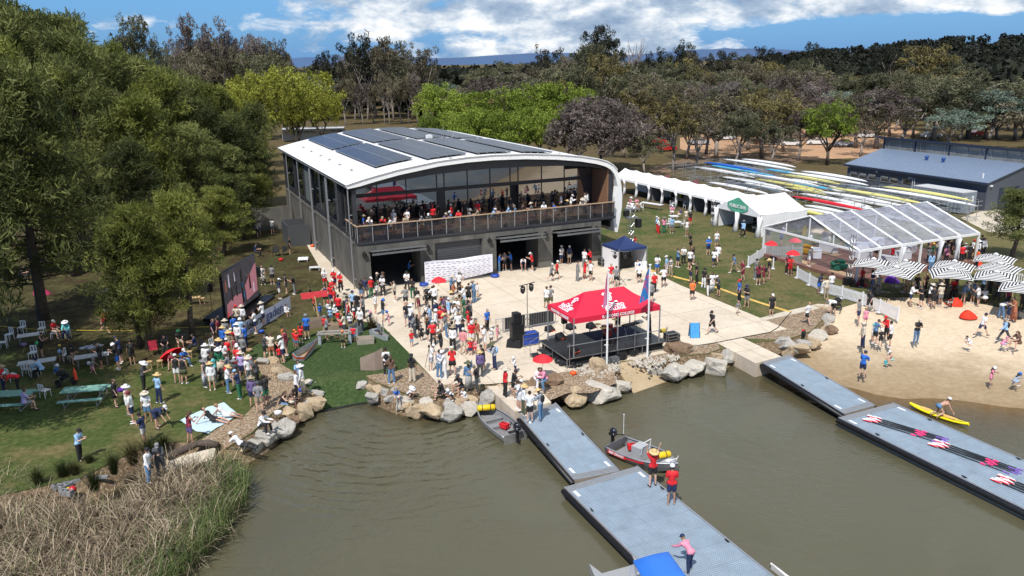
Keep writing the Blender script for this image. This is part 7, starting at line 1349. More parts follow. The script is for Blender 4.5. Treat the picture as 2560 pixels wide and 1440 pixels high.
def picnic(p0,p1,lb):
    a=Pz('Z2',*p0,.75); b=Pz('Z2',*p1,.75); c=(a+b)/2; c.z=0; t=T_('picnic_table',lb,'picnic table',c,heading(a,b)); L_=(b-a).length; mg=mat('worn_green_slats',(.13,.30,.25),.7,.25,4,col2=(.24,.42,.35)); 
    for i in range(4): pobj(t,'table_plank',mg,lambda m:m.box((0,.33-.22*i,.75),(L_,.2,.045)))
    for s in(-1,1): pobj(t,'bench',mg,lambda m:m.box((0,s*.95,.44),(L_*.98,.28,.045)))
    for x in(-L_*.36,L_*.36): pobj(t,'leg_frame',M_STEEL,lambda m:(m.cyl((x,-.25,0.02),(x,-.2,.73),.03,n=6),m.cyl((x,.25,.02),(x,.2,.73),.03,n=6),m.cyl((x,-.95,.4),(x,.95,.4),.025,n=6),m.cyl((x,-.95,0.02),(x,-.95,.42),.03,n=6),m.cyl((x,.95,.02),(x,.95,.42),.03,n=6),m.cyl((x,-.95,.03),(x,.95,.03),.025,n=6)))
picnic((620,145),(1065,110),'weathered green picnic table standing empty on the lawn'); picnic((-190,190),(330,160),'green picnic table cut by the left edge with a person seated')
# blanket, camp chairs, odds and ends
bl_=[P(450,1052),P(520,1020),P(560,1008),P(598,1040),P(575,1052),P(520,1085),P(490,1080)]; o_=bl_[0]; m=MB(); c_=[v+Vector((0,0,.04)) for v in bl_]; ctr=sum(c_,Vector())/len(c_); n=len(c_); ring=[c_[i].lerp(c_[(i+1)%n],k/5) for i in range(n) for k in range(5)]; A=random.Random(1); vs=[ctr]+[ctr.lerp(p,.5)+Vector((0,0,A.uniform(-.01,.03))) for p in ring]+[p+Vector((0,0,A.uniform(-.02,.04))) for p in ring]; k=len(ring); m.add(vs,[(0,1+i,1+(i+1)%k) for i in range(k)]+[(1+i,1+k+i,1+k+(i+1)%k,1+(i+1)%k) for i in range(k)]); tag(m.obj('picnic_blanket',mat('pale_blue_blanket',(.50,.64,.70),.9,.08,6,bump=.3),smooth=True),'large pale blue picnic blanket spread beside the gravel','blanket')
def campchair(p,rz,m,lb):
    t=T_('camp_chair',lb,'camp chair',p,rz); pobj(t,'sling',m,lambda q:(q.grid([[(-.26,-.25,.42),(.26,-.25,.42)],[(-.25,.05,.34),(.25,.05,.34)],[(-.25,.22,.42),(.25,.22,.42)],[(-.27,.34,.9),(.27,.34,.9)]]))); pobj(t,'frame',M_BLK2,lambda q:[q.cyl((a*.28,-.28,.0),(-a*.28,.3,.5),.014,n=5) for a in(-1,1)]+[q.cyl((a*.3,-.28,.62),(a*.3,.3,.65),.02,n=5) for a in(-1,1)]+[q.cyl((a*.29,.34,.0),(a*.29,.36,.9),.014,n=5) for a in(-1,1)]+[q.cyl((a*.3,-.28,.0),(a*.3,-.28,.62),.014,n=5) for a in(-1,1)])
campchair(Pz('Z1',1545,1070),.5,mat('maroon_canvas',(.30,.01,.03),.8),'dark red camp chair left of the tilted umbrella'); campchair(Pz('Z1',1830,975),-.4,M_BLACK,'black camp chair under the man in green hat'); campchair(Pz('Z1',1640,1010),.3,M_BLACK,'black camp chair left of the green hat'); campchair(Pz('Z1',1990,1060),-.5,M_BLACK,'empty looking black camp chair beside the gum trunk'); campchair(Pz('Z3',910,215),.2,M_BLACK,'black folded camp chair on the lawn by the boathouse wall'); campchair(Pz('Z3',1010,205),-.3,M_BLACK,'second black camp chair on the lawn by the boathouse wall')
for x,y,c_,lb in((1230,285,M_WPL,'white cornhole board lying by the boathouse path'),(1385,400,M_WPL,'white low board on legs beside the boathouse path')): t=T_('game_board',lb,'game board',Pz('Z3',x+40,y),.1); pobj(t,'top',c_,lambda m:m.box((0,0,.28),(.95,.62,.03),M=Matrix.Rotation(R(14 if x<1300 else 0),3,'X'))); pobj(t,'leg',c_,lambda m:[m.box((a*.42,b*.25,.13),(.04,.04,.26)) for a in(-1,1) for b in(-1,1)])
for i,(px,py,rz,lb) in enumerate([(148,1220,1.0,'grey concrete block, leftmost beside the orange ball'),(165,1222,1.1,'grey concrete block in the middle of the row'),(185,1210,.6,'grey concrete block right of the middle one'),(200,1203,.8,'grey concrete block furthest up the bank'),(168,1237,-.2,'grey concrete block in front beside the red ball'),(255,1195,.1,'flat grey block lying alone beside the tussocks')]):
    t=T_('concrete_block',lb,'concrete block',P(px,py,-.25),rz); mc_=mat('block_grey',(.24,.25,.26),.9,.1,6); pobj(t,'shell',mc_,lambda m:(m.box((0,-.11,.12),(.55,.05,.24)),m.box((0,.11,.12),(.55,.05,.24)),m.box((-.25,0,.12),(.05,.17,.24)),m.box((.25,0,.12),(.05,.17,.24)),m.box((0,0,.12),(.05,.17,.24)))) if i<5 else pobj(t,'shell',mc_,lambda m:m.box((0,0,.05),(.55,.2,.1)))
for px,py,r,c_,lb in((183,1231,.16,(.55,.01,.02),'glossy red ball beside the concrete blocks'),(172,1229,.11,(.7,.5,.02),'yellow ball between the block and red ball'),(137,1218,.10,(.8,.18,.02),'orange ball left of the concrete blocks')): tag(MB().ball((0,0,r),r,14).obj('ball',mat('ball_'+lb.split()[0 if 'glossy' not in lb else 1],c_,.25,.04,2),None,smooth=True,loc=P(px,py,-.25)),lb,'ball')
# yellow cable cover along the lawn and the black cable
cc=[P(1572,655),P(1640,680),P(1705,697),P(1760,710),P(1800,722),P(1850,740),P(1900,757),P(1978,781)]; m=MB()
for a,b in zip(cc,cc[1:]): d=(b-a).normalized(); s=Vector((-d.y,d.x,0))*.13; m.add([a-s,b-s,b+Vector((0,0,.07))-s*.3,a+Vector((0,0,.07))-s*.3,a+Vector((0,0,.07))+s*.3,b+Vector((0,0,.07))+s*.3,b+s,a+s],[(0,1,2,3),(3,2,5,4),(4,5,6,7)])
tag(m.obj('cable_cover',mat('ochre_cable_cover',(.62,.40,.10),.7,.2,2)),'long yellow cable cover lying across the right lawn','cable cover'); m=MB(); m.tube([P(*q)+Vector((0,0,.04)) for q in((1978,781),(1960,800),(1945,820),(1925,832),(1850,846),(1790,858),(1740,866),(1712,872))],.03,6); tag(m.obj('cable',M_BLACK),'black cable running from the lawn along the plaza edge','cable')
m=MB(); m.tube([P(0,838)+Vector((0,0,.7)),P(110,842)+Vector((0,0,.5)),P(330,840)+Vector((0,0,.4)),P(455,836)+Vector((0,0,.5)),P(620,828)+Vector((0,0,.4))],.018,5); tag(m.obj('barrier_tape',mat('yellow_tape',(.6,.45,.05),.6)),'yellow and orange barrier tape strung under the left trees','barrier tape')
# yellow hose carts

for px,py,lb in((1590,652,'yellow folded floats nearer the navy tent'),(1609,640,'yellow folded floats leaning beside the truss tower'),(1552,660,'yellow floats in front of the white cloth by the tent')):
    t=T_('yellow_float',lb,'float',P(px,py),.3); pobj(t,'float',M_YEL,lambda m:(m.box((-.1,0,.5),(.14,.14,1.0),M=Matrix.Rotation(R(8),3,'Y')),m.box((.12,0,.5),(.14,.14,1.0),M=Matrix.Rotation(R(-8),3,'Y')),m.box((0,0,.55),(.3,.1,.08))))
# --- vehicles
def car(p,rz,m,lb,kind='car'):
    t=T_('parked_car',lb,kind,p,rz,'cars parked behind the boat racks'); prof=[(-2.1,.35),(-2.15,.75),(-2.0,.95),(-1.55,1.05),(-1.0,1.42),(.3,1.45),(1.0,1.02),(1.9,.88),(2.15,.65),(2.15,.35)]
    pobj(t,'body',m,lambda q:q.extr([(x,-.85,z) for x,z in prof],(0,0,0),(0,1.7,0)),merge=True); g=[(-1.5,1.03),(-1.0,1.36),(.28,1.39),(.9,1.02)]
    pobj(t,'side_window',M_GLASS,lambda q:(q.extr([(x,-.87,z) for x,z in g],(0,0,0),(0,.02,0)),q.extr([(x,.85,z) for x,z in g],(0,0,0),(0,.02,0)))); pobj(t,'windscreen',M_GLASS,lambda q:(q.add([(1.0,-.72,1.05),(1.0,.72,1.05),(.34,.66,1.45),(.34,-.66,1.45)],[(0,1,2,3)]),q.add([(-1.58,-.7,1.06),(-1.58,.7,1.06),(-1.03,.66,1.43),(-1.03,-.66,1.43)],[(3,2,1,0)])))
    for x in(-1.35,1.35):
        for y in(-.84,.84): w=pobj(t,'wheel',M_BLACK,lambda q:q.cyl((x,y-.1,.33),(x,y+.1,.33),.33,n=14)); pobj(w,'rim',M_ALU,lambda q:q.cyl((x,y-.11,.33),(x,y+.11,.33),.2,n=10))
    for y in(-.6,.6): pobj(t,'headlight',M_WPL,lambda q:q.box((2.14,y,.72),(.05,.3,.12)))
CW=mat('white_car_paint',(.72,.73,.74),.25,.02,1,coat=.6); CR_=mat('red_car_paint',(.45,.02,.02),.25,.03,1,coat=.6); CK=mat('black_car_paint',(.015,.015,.02),.2,.05,1,coat=.6); CS=mat('silver_car_paint',(.36,.38,.40),.3,.04,1,coat=.5)
for px,py,rz,m_,lb in [(1977,365,2.8,CW,'white hatchback with side stickers on the orange car park'),(2042,362,2.9,CW,'white car second from left on the orange car park'),(2108,366,2.9,CW,'white car behind the trunk of the bright green tree'),(1925,362,2.7,CK,'dark car left of the white hatchback'),(1640,360,.2,CR_,'red car glimpsed behind the purple brown tree'),(1665,378,.3,CR_,'red car nearest the purple brown tree'),(1660,350,.2,CK,'dark car behind the two red cars'),(2035,328,.1,CW,'white ute at the back of the car park'),(1975,330,.2,CK,'black car at the back of the car park'),(2060,335,.2,CR_,'red car at the back of the car park'),(1815,350,.2,CW,'white car behind the leaning gum trunks'),(1750,362,.1,CS,'silver car behind the left gum trunks'),(2165,345,.2,CW,'white car right of the bright green tree'),(2327,345,.1,CW,'white van with blue window above the shed roof'),(2445,340,.3,CR_,'red car far right beyond the shed'),(1905,330,.3,CR_,'small red car in the far row of parked cars'),(2300,300,.2,CS,'silver car far beyond the shed')]: car(P(px,py),rz,m_,lb)
def bus():
    t=T_('bus','long white roofed bus parked behind the left end of the roof','bus',P(787,352),.12); L_=15; pobj(t,'body',mat('dark_bus_body',(.05,.055,.06),.3,.2,1),lambda m:m.box((0,0,1.7),(L_,2.5,2.7))); pobj(t,'roof',CW,lambda m:m.box((0,0,3.15),(L_,2.5,.3))); pobj(t,'windows',M_GLASS,lambda m:[m.box((-L_/2+1+i*1.6,-1.26,2.2),(1.4,.03,.9)) for i in range(9)]); [pobj(t,'wheel',M_BLACK,lambda m:m.cyl((x,-1.2,.5),(x,-.9,.5),.5,n=14)) for x in(-5,4.6)]; pobj(t,'front_panel',CW,lambda m:m.box((-L_/2-.02,0,1.2),(.06,2.45,1.6)))
bus()
# ================================================================ people
def rot(p,o): # direction for pitch p forward (-Y) and outward o (towards +X for side +1)
    return Vector((math.sin(R(o)),-math.sin(R(p))*math.cos(R(o)),-math.cos(R(p))*math.cos(R(o))))
# lean, twist, head pitch, legs (pitch,out,knee)x2, arms (pitch,out,elbow,inward)x2
PO={'stand':(2,0,5,(2,3,3),(-3,3,3),(6,9,14,8),(2,10,12,5)),
'hip':(3,4,8,(4,5,6),(-4,4,2),(8,8,10,6),(-18,42,95,70)),
'cross':(2,-4,12,(2,4,3),(-2,4,4),(28,10,92,62),(26,10,88,58)),
'phone':(6,3,24,(3,4,4),(-3,4,5),(30,8,80,30),(26,8,86,32)),
'back':(2,0,8,(1,5,2),(-1,5,3),(-22,10,38,40),(-22,10,40,42)),
'drink':(0,3,-4,(2,3,3),(-4,4,6),(40,14,125,30),(8,10,30,20)),
'walk':(6,3,8,(26,1,10),(-20,1,26),(-22,8,16,3),(24,8,30,6)),
'stride':(8,-3,14,(30,1,4),(-26,1,22),(-26,8,14,3),(28,8,26,6)),
'point':(4,4,2,(3,3,3),(-4,3,4),(100,14,10,0),(8,9,14,5)),
'up':(-4,0,-8,(2,5,2),(-3,5,3),(158,16,38,10),(152,18,44,10)),
'bend':(74,0,8,(14,6,12),(4,6,10),(24,8,16,5),(14,6,12,4)),
'crouch':(42,0,14,(100,16,130),(82,14,124),(70,6,30,10),(60,6,40,14)),
'sit':(6,2,16,(84,8,82),(80,7,86),(34,10,52,26),(30,9,60,28)),
'slump':(26,-3,14,(86,14,84),(80,12,90),(44,8,54,34),(40,8,58,34)),
'ground':(18,3,14,(108,12,104),(100,14,96),(56,8,30,20),(50,10,34,16)),
'recl':(-44,4,-14,(86,3,12),(92,3,26),(-46,12,10,0),(-42,16,22,0)),
'kneel':(70,0,-8,(34,9,108),(22,9,104),(26,10,6,2),(14,10,6,2)),
'stoop':(54,0,4,(16,6,14),(2,6,10),(34,8,26,12),(44,10,20,8)),
'rail':(34,0,18,(2,4,4),(-4,4,8),(68,16,72,40),(64,16,74,42))}
def skel(pose,kid):
    ln,tw,hd,l1,l2,a1,a2=PO[pose]; th,sh,ua,fa=(.44,.43,.29,.25) if not kid else (.36,.34,.25,.21); tl=.46 if not kid else .42
    J={}; J['pel']=Vector((0,0,0)); q=Matrix.Rotation(R(ln),3,'X'); tz=Matrix.Rotation(R(tw),3,'Z'); T=lambda x,y,z: tz@(q@Vector((x,y,z)))
    J['hipL']=Vector((-.09,0,-.02)); J['hipR']=Vector((.09,0,-.02)); J['waist']=T(0,0,.20); J['chest']=T(0,-.01,tl-.07); J['neck']=T(0,0,tl+.05); J['shL']=T(-.175,0,tl); J['shR']=T(.175,0,tl)
    hq=Matrix.Rotation(R(ln*.45+hd),3,'X'); J['head']=J['neck']+tz@(hq@Vector((0,-.02,.155))); J['hq']=tz@hq
    for s,k,l in((-1,'L',l1),(1,'R',l2)):
        d=rot(l[0],l[1]*s); J['kn'+k]=J['hip'+k]+d*th; d2=rot(l[0]-l[2],l[1]*s*.6); J['an'+k]=J['kn'+k]+d2*sh; J['fd'+k]=Vector((.12*s,-1,0)) if abs(l[0]-l[2])<50 else Vector((0,-math.cos(R(l[0]-l[2])),math.sin(R(l[0]-l[2])) if l[0]-l[2]>0 else -.9)).normalized()
    for s,k,a in((-1,'L',a1),(1,'R',a2)):
        d=rot(a[0],a[1]*s); J['el'+k]=J['sh'+k]+d*ua; d2=rot(a[0]+a[2],a[1]*s-a[3]*s); J['wr'+k]=J['el'+k]+d2*fa; J['hd'+k]=d2
    low=min(J['anL'].z-.085,J['anR'].z-.085,J['knL'].z-.06,J['knR'].z-.06); 
    if pose in('ground','recl'): low=min(low,-.11)
    for k,v in J.items():
        if isinstance(v,Vector) and k[:2] not in('fd','hd') : v.z-=low
    return J
def remesh(caps,vox,smooth=4):
    mb=MB()
    for a,b,r1,r2 in caps: 
        mb.cyl(a,b,r1,r2,14)
        mb.ball(a,r1,14); mb.ball(b,r2,14)
    me=mb.mesh('t',M_BLACK); o=bpy.data.objects.new('t',me); m=o.modifiers.new('r','REMESH'); m.mode='VOXEL'; m.voxel_size=vox; s=o.modifiers.new('s','SMOOTH'); s.iterations=smooth; s.factor=.5
    out=evalmesh(o); bpy.data.meshes.remove(me); out.materials.clear(); out.polygons.foreach_set('use_smooth',[True]*len(out.polygons)); return out
_bm={}
SKIN=cm('skin',(.52,.30,.21),.6,.06); 
def bodymesh(pose,kid):
    k=(pose,kid)
    if k in _bm: return _bm[k]
    J=skel(pose,kid); hs=1.0 if not kid else 1.12; f=.86 if kid else 1; c=[]
    A=lambda a,b,r1,r2: c.append((a,b,r1*f,r2*f))
    A(J['hipL'],J['hipR'],.098,.098); A(J['pel'],J['waist'],.115,.105); A(J['waist'],J['chest'],.108,.118); A(J['chest']+Vector((-.07,0,0)),J['chest']+Vector((.07,0,0)),.105,.105); A(J['shL'],J['shR'],.058,.058); A(J['chest'],J['neck'],.09,.052); A(J['neck'],J['head'],.05,.055)
    for s in 'LR':
        A(J['hip'+s],J['kn'+s],.088,.055); A(J['kn'+s],J['kn'+s].lerp(J['an'+s],.35),.053,.055); A(J['kn'+s].lerp(J['an'+s],.35),J['an'+s],.055,.034); A(J['an'+s],J['an'+s]+J['fd'+s]*.13-Vector((0,0,.045)),.036,.03); A(J['an'+s],J['an'+s]-J['fd'+s]*.04-Vector((0,0,.045)),.034,.032)
        A(J['sh'+s],J['el'+s],.052,.039); A(J['el'+s],J['wr'+s],.038,.026); A(J['wr'+s],J['wr'+s]+J['hd'+s]*.07,.024,.03)
    hq=J['hq']; h=J['head']; P_=lambda x,y,z: h+hq@Vector((x,y,z))*hs; s_=hs/f
    A(P_(0,.02,.02),P_(0,-.012,.03),.088*s_,.084*s_); A(P_(0,-.01,-.02),P_(0,-.035,-.065),.07*s_,.042*s_); A(P_(0,-.085,.0),P_(0,-.103,-.022),.012*s_,.016*s_)
    for x in(-1,1): A(P_(x*.083,.012,0),P_(x*.09,.02,.02),.016*s_,.018*s_)
    me=remesh(c,.019,5)
    # fingers and thumb, rooted in the palm; eyes and mouth
    bm=bmesh.new(); bm.from_mesh(me); mb=MB()
    for i,s in enumerate('LR'):
        d=J['hd'+s]; w=J['wr'+s]+d*.075; sd=d.cross(Vector((1,0,0)) if abs(d.x)<.8 else Vector((0,1,0))).normalized(); nr=d.cross(sd)
        for k in range(4): q=w+sd*(k-1.5)*.017; l=(.062,.072,.068,.05)[k]; mb.tube([q-d*.02,q+d*l*.5,q+d*l*.8+nr*.012,q+d*l+nr*.03],[.0095,.009,.008,.006],5)
        q=w-d*.035+sd*.026; mb.tube([q,q+d*.02+sd*.022,q+d*.05+sd*.03],[.011,.010,.007],5)
    n0=len(mb.f); mb.mi=1
    for x in(-1,1): mb.ball(P_(x*.032,-.084,.018),.0095,6)
    mb.ball(P_(0,-.088,-.05),(.02,.006,.005),6)
    m2=mb.mesh('t',[M_BLACK,M_BLACK]); m2.materials.clear()
    bm.from_mesh(m2); bm.to_mesh(me); bm.free(); idx=[0]*len(me.polygons); k0=len(me.polygons)-len(mb.f)
    for i,m in enumerate(mb.m): idx[k0+i]=m
    me.materials.append(SKIN); me.materials.append(M_BLACK); me.polygons.foreach_set('material_index',idx); me.polygons.foreach_set('use_smooth',[True]*len(me.polygons)); _bm[k]=(me,J); return _bm[k]
_gm={}
def garment(pose,kid,kind):
    key=(pose,kid,kind)
    if key in _gm: return _gm[key]
    J=bodymesh(pose,kid)[1]; f=.86 if kid else 1; g=.017; c=[]; A=lambda a,b,r1,r2: c.append((a,b,(r1)*f+g,(r2)*f+g))
    if kind in('T','L','S','D','J','G'):
        A(J['hipL']+Vector((0,0,.03)),J['hipR']+Vector((0,0,.03)),.102,.102); A(J['pel'],J['waist'],.12,.112); A(J['waist'],J['chest'],.116,.122); A(J['chest']+Vector((-.07,0,0)),J['chest']+Vector((.07,0,0)),.107,.107); A(J['shL']*.9+J['neck']*.1,J['shR']*.9+J['neck']*.1,.058 if kind!='S' else .035,.058 if kind!='S' else .035); A(J['chest'],J['neck']-(J['neck']-J['chest'])*.25,.10,.058)
        k={'T':.62,'L':1,'J':1,'S':0,'D':0,'G':.5}[kind]
        if k:
            for s in 'LR':
                A(J['sh'+s],J['sh'+s].lerp(J['el'+s],min(1,k)),.056,.05)
                if k>=1: A(J['el'+s],J['wr'+s],.044,.034)
        if kind in('D','G'): A(J['hipL'],J['knL'].lerp(J['hipL'],.35),.11,.11); A(J['hipR'],J['knR'].lerp(J['hipR'],.35),.11,.11)
    if kind in('H','P','K','M','B'):
        A(J['hipL'],J['hipR'],.10,.10); A(J['pel'],J['pel'].lerp(J['waist'],.35),.112,.108); k={'H':.68,'P':1,'K':.45,'M':1,'B':.12}[kind]
        for s in 'LR':
            A(J['hip'+s],J['hip'+s].lerp(J['kn'+s],k),.092,.078 if k<1 else .062)
            if k>=1: A(J['kn'+s],J['an'+s],.06,.05)
    vox=.021; me=remesh(c,vox,3)
    if kind in('K','D','M','G'):   # skirt hem: hull around both thighs
        bm=bmesh.new(); t=.62 if kind in('K','D','G') else .97; pts=[]
        for s in 'LR':
            for ctr,r in((J['hip'+s]+Vector((0,0,.06)),.10),(J['hip'+s].lerp(J['kn'+s],min(1,t*1.15)) if t<.9 else J['kn'+s].lerp(J['an'+s],.8),.13 if t<.9 else .12)):
                for i in range(12): a=2*math.pi*i/12; pts.append(ctr+Vector((math.cos(a)*r*f,math.sin(a)*r*f,0)))
        for p in pts: bm.verts.new(p)
        bmesh.ops.convex_hull(bm,input=bm.verts); bmesh.ops.delete(bm,geom=[v for v in bm.verts if not v.link_faces],context='VERTS'); bm.from_mesh(me); bm.to_mesh(me); bm.free(); me.polygons.foreach_set('use_smooth',[True]*len(me.polygons))
    me.materials.append(M_BLACK); _gm[key]=me; return me
def headgear(kind):
    if kind in _gm: return _gm[kind]
    mb=MB()
    if kind=='c': mb.lathe([(.099,.03),(.100,.07),(.085,.115),(.05,.14),(0,.147)],14); mb.add([(-.07,-.085,.045),(-.06,-.165,.03),(0,-.185,.03),(.06,-.165,.03),(.07,-.085,.045),(-.07,-.085,.055),(-.06,-.165,.042),(0,-.185,.042),(.06,-.165,.042),(.07,-.085,.055)],[(0,1,2,3,4),(9,8,7,6,5)]+[(i,5+i,5+(i+1)%5,(i+1)%5) for i in range(5)])
    elif kind=='h': mb.lathe([(.235,.035),(.16,.055),(.104,.05),(.1,.10),(.085,.15),(.05,.165),(0,.155)],18,sx=1,sy=1.05); mb.lathe([(.10,.045),(.235,.028)],18,sx=1,sy=1.05)
    elif kind=='u': mb.lathe([(.155,.01),(.105,.065),(.092,.125),(.06,.145),(0,.148)],14); mb.lathe([(.10,.05),(.152,.004)],14)
    elif kind=='s': mb.ball((0,.012,.035),(.098,.106,.106),14); 
    elif kind=='l': mb.ball((0,.014,.035),(.100,.108,.106),14); mb.tube([(0,.07,.03),(0,.10,-.08),(0,.10,-.20),(0,.085,-.27)],[.085,.09,.08,.04],10)
    me=mb.mesh('h',M_BLACK,True)
    if kind in 'sl': # bare the face
        bm=bmesh.new(); bm.from_mesh(me); bmesh.ops.delete(bm,geom=[v for v in bm.verts if v.co.y<-.045 and v.co.z<.075],context='VERTS'); bm.to_mesh(me); bm.free()
    _gm[kind]=me; return me
def shoemesh(pose,kid):
    k=(pose,kid,'shoe')
    if k in _gm: return _gm[k]
    J=bodymesh(pose,kid)[1]; mb=MB()
    for s in 'LR': a=J['an'+s]; d=J['fd'+s]; mb.tube([a-d*.07-Vector((0,0,.055)),a-d*.02-Vector((0,0,.045)),a+d*.09-Vector((0,0,.052)),a+d*.185-Vector((0,0,.062))],[.035,.047,.043,.026],8)
    me=mb.mesh('shoe',M_BLACK,True); _gm[k]=me; return me
COL={'w':('white',(.74,.74,.74)),'k':('black',(.014,.014,.016)),'r':('red',(.62,.014,.02)),'n':('navy',(.014,.026,.08)),'b':('blue',(.02,.13,.50)),'l':('light blue',(.28,.46,.68)),'g':('grey',(.20,.205,.21)),'d':('dark grey',(.055,.058,.064)),'e':('green',(.02,.14,.07)),'p':('pink',(.72,.30,.38)),'u':('purple',(.13,.09,.22)),'y':('yellow',(.72,.55,.08)),'o':('orange',(.82,.17,.04)),'t':('khaki',(.34,.27,.18)),'c':('cream',(.58,.51,.40)),'m':('maroon',(.20,.02,.04)),'j':('denim',(.10,.20,.34)),'x':('olive',(.09,.10,.05)),'z':('brown',(.13,.07,.045)),'q':('aqua',(.12,.50,.52)),'s':('straw',(.62,.44,.20)),'v':('lavender',(.42,.34,.60)),'a':('rust',(.38,.13,.07))}
def stripe(name,c1,c2,ax='Z',sc_=9):
    h=NT(name); o=h.tc.outputs['Object']; w=h.node('ShaderNodeTexWave',{'Vector':o,'Scale':sc_},bands_direction=ax,wave_type='BANDS'); return h.set(Base_Color=h.ramp(w,[(0.0,c1),(.5,c2)],'CONSTANT'),Roughness=.8)
PAT={'1':('red striped',stripe('red_white_stripe_cloth',(.60,.02,.03),(.60,.45,.45),'X',9)),'2':('blue and white striped',stripe('blue_white_stripe_cloth',(.02,.06,.16),(.62,.64,.66),'Z',5)),'3':('patterned',mat('black_white_pattern',(.02,.02,.02),.8,.1,9,col2=(.6,.58,.52),contrast=(.47,.53))),'4':('floral',mat('floral_pattern',(.10,.14,.32),.8,.1,14,col2=(.62,.60,.58),contrast=(.45,.55))),'5':('pink striped',stripe('pink_white_stripe_cloth',(.68,.10,.16),(.72,.66,.66),'Z',6)),'6':('striped',stripe('grey_white_stripe_cloth',(.10,.10,.11),(.58,.56,.52),'X',12)),'7':('patterned red',mat('red_floral',(.30,.04,.03),.8,.1,16,col2=(.55,.45,.35),contrast=(.45,.55)))}
def cmat(c): 
    if c in PAT: return PAT[c][1]
    n,rgb=COL[c]; return cm(n,rgb)
def cname(c): return PAT[c][0] if c in PAT else COL[c][0]
HAIR={'k':mat('black_hair',(.012,.01,.009),.6,.3,30),'z':mat('brown_hair',(.07,.035,.018),.6,.3,30),'s':mat('fair_hair',(.30,.19,.08),.6,.3,30),'g':mat('grey_hair',(.25,.24,.23),.6,.3,30)}
SK=[SKIN,mat('skin_fair',(.60,.37,.27),.6,.06,9),mat('skin_tan',(.36,.20,.13),.6,.06,9),mat('skin_deep',(.17,.09,.06),.6,.06,9)]
GN={'T':'tee','L':'shirt','S':'singlet','D':'dress','J':'jacket','G':'dress','H':'shorts','P':'trousers','K':'skirt','M':'long skirt','B':'swim briefs'}
HN={'c':'cap','h':'hat','u':'bucket hat'}
PN={'stand':'standing','hip':'hand on hip','cross':'arms folded','phone':'looking down','back':'hands behind','drink':'hand at mouth','walk':'walking','stride':'striding','point':'arm raised','up':'both arms up','bend':'bending','crouch':'crouching','sit':'sitting','slump':'sitting forward','ground':'sitting low','recl':'reclining','kneel':'kneeling','rail':'leaning','stoop':'stooping'}
FA={'f':0,'b':180,'l':-90,'r':90,'fr':45,'fl':-45,'br':135,'bl':-135}
PR=random.Random(21); people=[]
def person(p,pose,face,top,bot,hat,place,kid=False,sc_=1.0,pack=None):
    me,J=bodymesh(pose,kid); t=thing('person','', 'person',p,R(FA[face]+PR.uniform(-14,14)),'people %s'%place,sc_*PR.uniform(.955,1.035)*(1.0 if not kid else 1))
    sk=PR.choices(SK,[5,4,2,.5])[0]; b=meobj('body',me,t); b.material_slots[0].link='OBJECT'; b.material_slots[0].material=sk
    gt,ct=(top[0],top[1]) if top!='-' else (None,None); gb,cb=(bot[0],bot[1]) if bot!='-' else (None,None)
    if gb: meobj({'H':'shorts','P':'trousers','K':'skirt','M':'skirt','B':'swimwear'}[gb],garment(pose,kid,gb),t,cmat(cb))
    if gt: meobj({'T':'shirt','L':'shirt','S':'singlet','D':'dress','J':'jacket','G':'dress'}[gt],garment(pose,kid,gt),t,cmat(ct))
    hq=J['hq'].to_4x4(); hs=1.12 if kid else 1.0
    hair=PR.choice('kzzzsg'); lg=(gt in('D','G') or gb in('K','M') or PR.random()<.12)
    if sc_>1.03: lg=False
    if hat[0]=='-' and len(hat)>1: hair=hat[1]; lg=len(hat)>2
    o=meobj('hair',headgear('l' if lg else 's'),t,HAIR.get(hair,HAIR['z'])); o.matrix_local=Matrix.Translation(J['head'])@hq@Matrix.Scale(hs,4)
    if hat[0] in 'chu': o=meobj({'c':'cap','h':'sun_hat','u':'bucket_hat'}[hat[0]],headgear(hat[0]),t,cmat(hat[1])); o.matrix_local=Matrix.Translation(J['head'])@hq@Matrix.Translation((0,.01,.012))@Matrix.Scale(hs*1.08,4)
    if (gb!='B') and not(pose in('ground','recl') and PR.random()<.5) and PR.random()<.86: meobj('shoes',shoemesh(pose,kid),t,cmat(PR.choice('wwkdg')))
    if pack:
        k=T_('backpack','%s backpack worn by the %s %s'%(cname(pack),'child' if kid else 'person',place),'backpack',t.location,t.rotation_euler.z); k.scale=t.scale; ch=J['chest']; pobj(k,'bag',cmat(pack),lambda m:m.ball((ch.x,ch.y+.2,ch.z-.1),(.15,.10,.22),12),smooth=True); pobj(k,'strap',M_BLACK,lambda m:[m.tube([(ch.x+x,ch.y+.12,ch.z+.1),(ch.x+x,ch.y-.02,ch.z+.17),(ch.x+x,ch.y-.13,ch.z+.02),(ch.x+x,ch.y-.1,ch.z-.12)],.014,5) for x in(-.09,.09)])
    who='child' if kid else 'person'; ds=[]
    if gt: ds.append('%s %s'%(cname(ct),GN[gt]))
    if gb and gt not in('D','G'): ds.append('%s %s'%(cname(cb),GN[gb]))
    w=' and '.join(ds) if ds else 'bathers'
    if hat[0] in HN: w+=', %s %s'%(cname(hat[1]),HN[hat[0]])
    t['label']='%s %s in %s, %s'%(who,PN[pose],w,place); people.append(t); return t
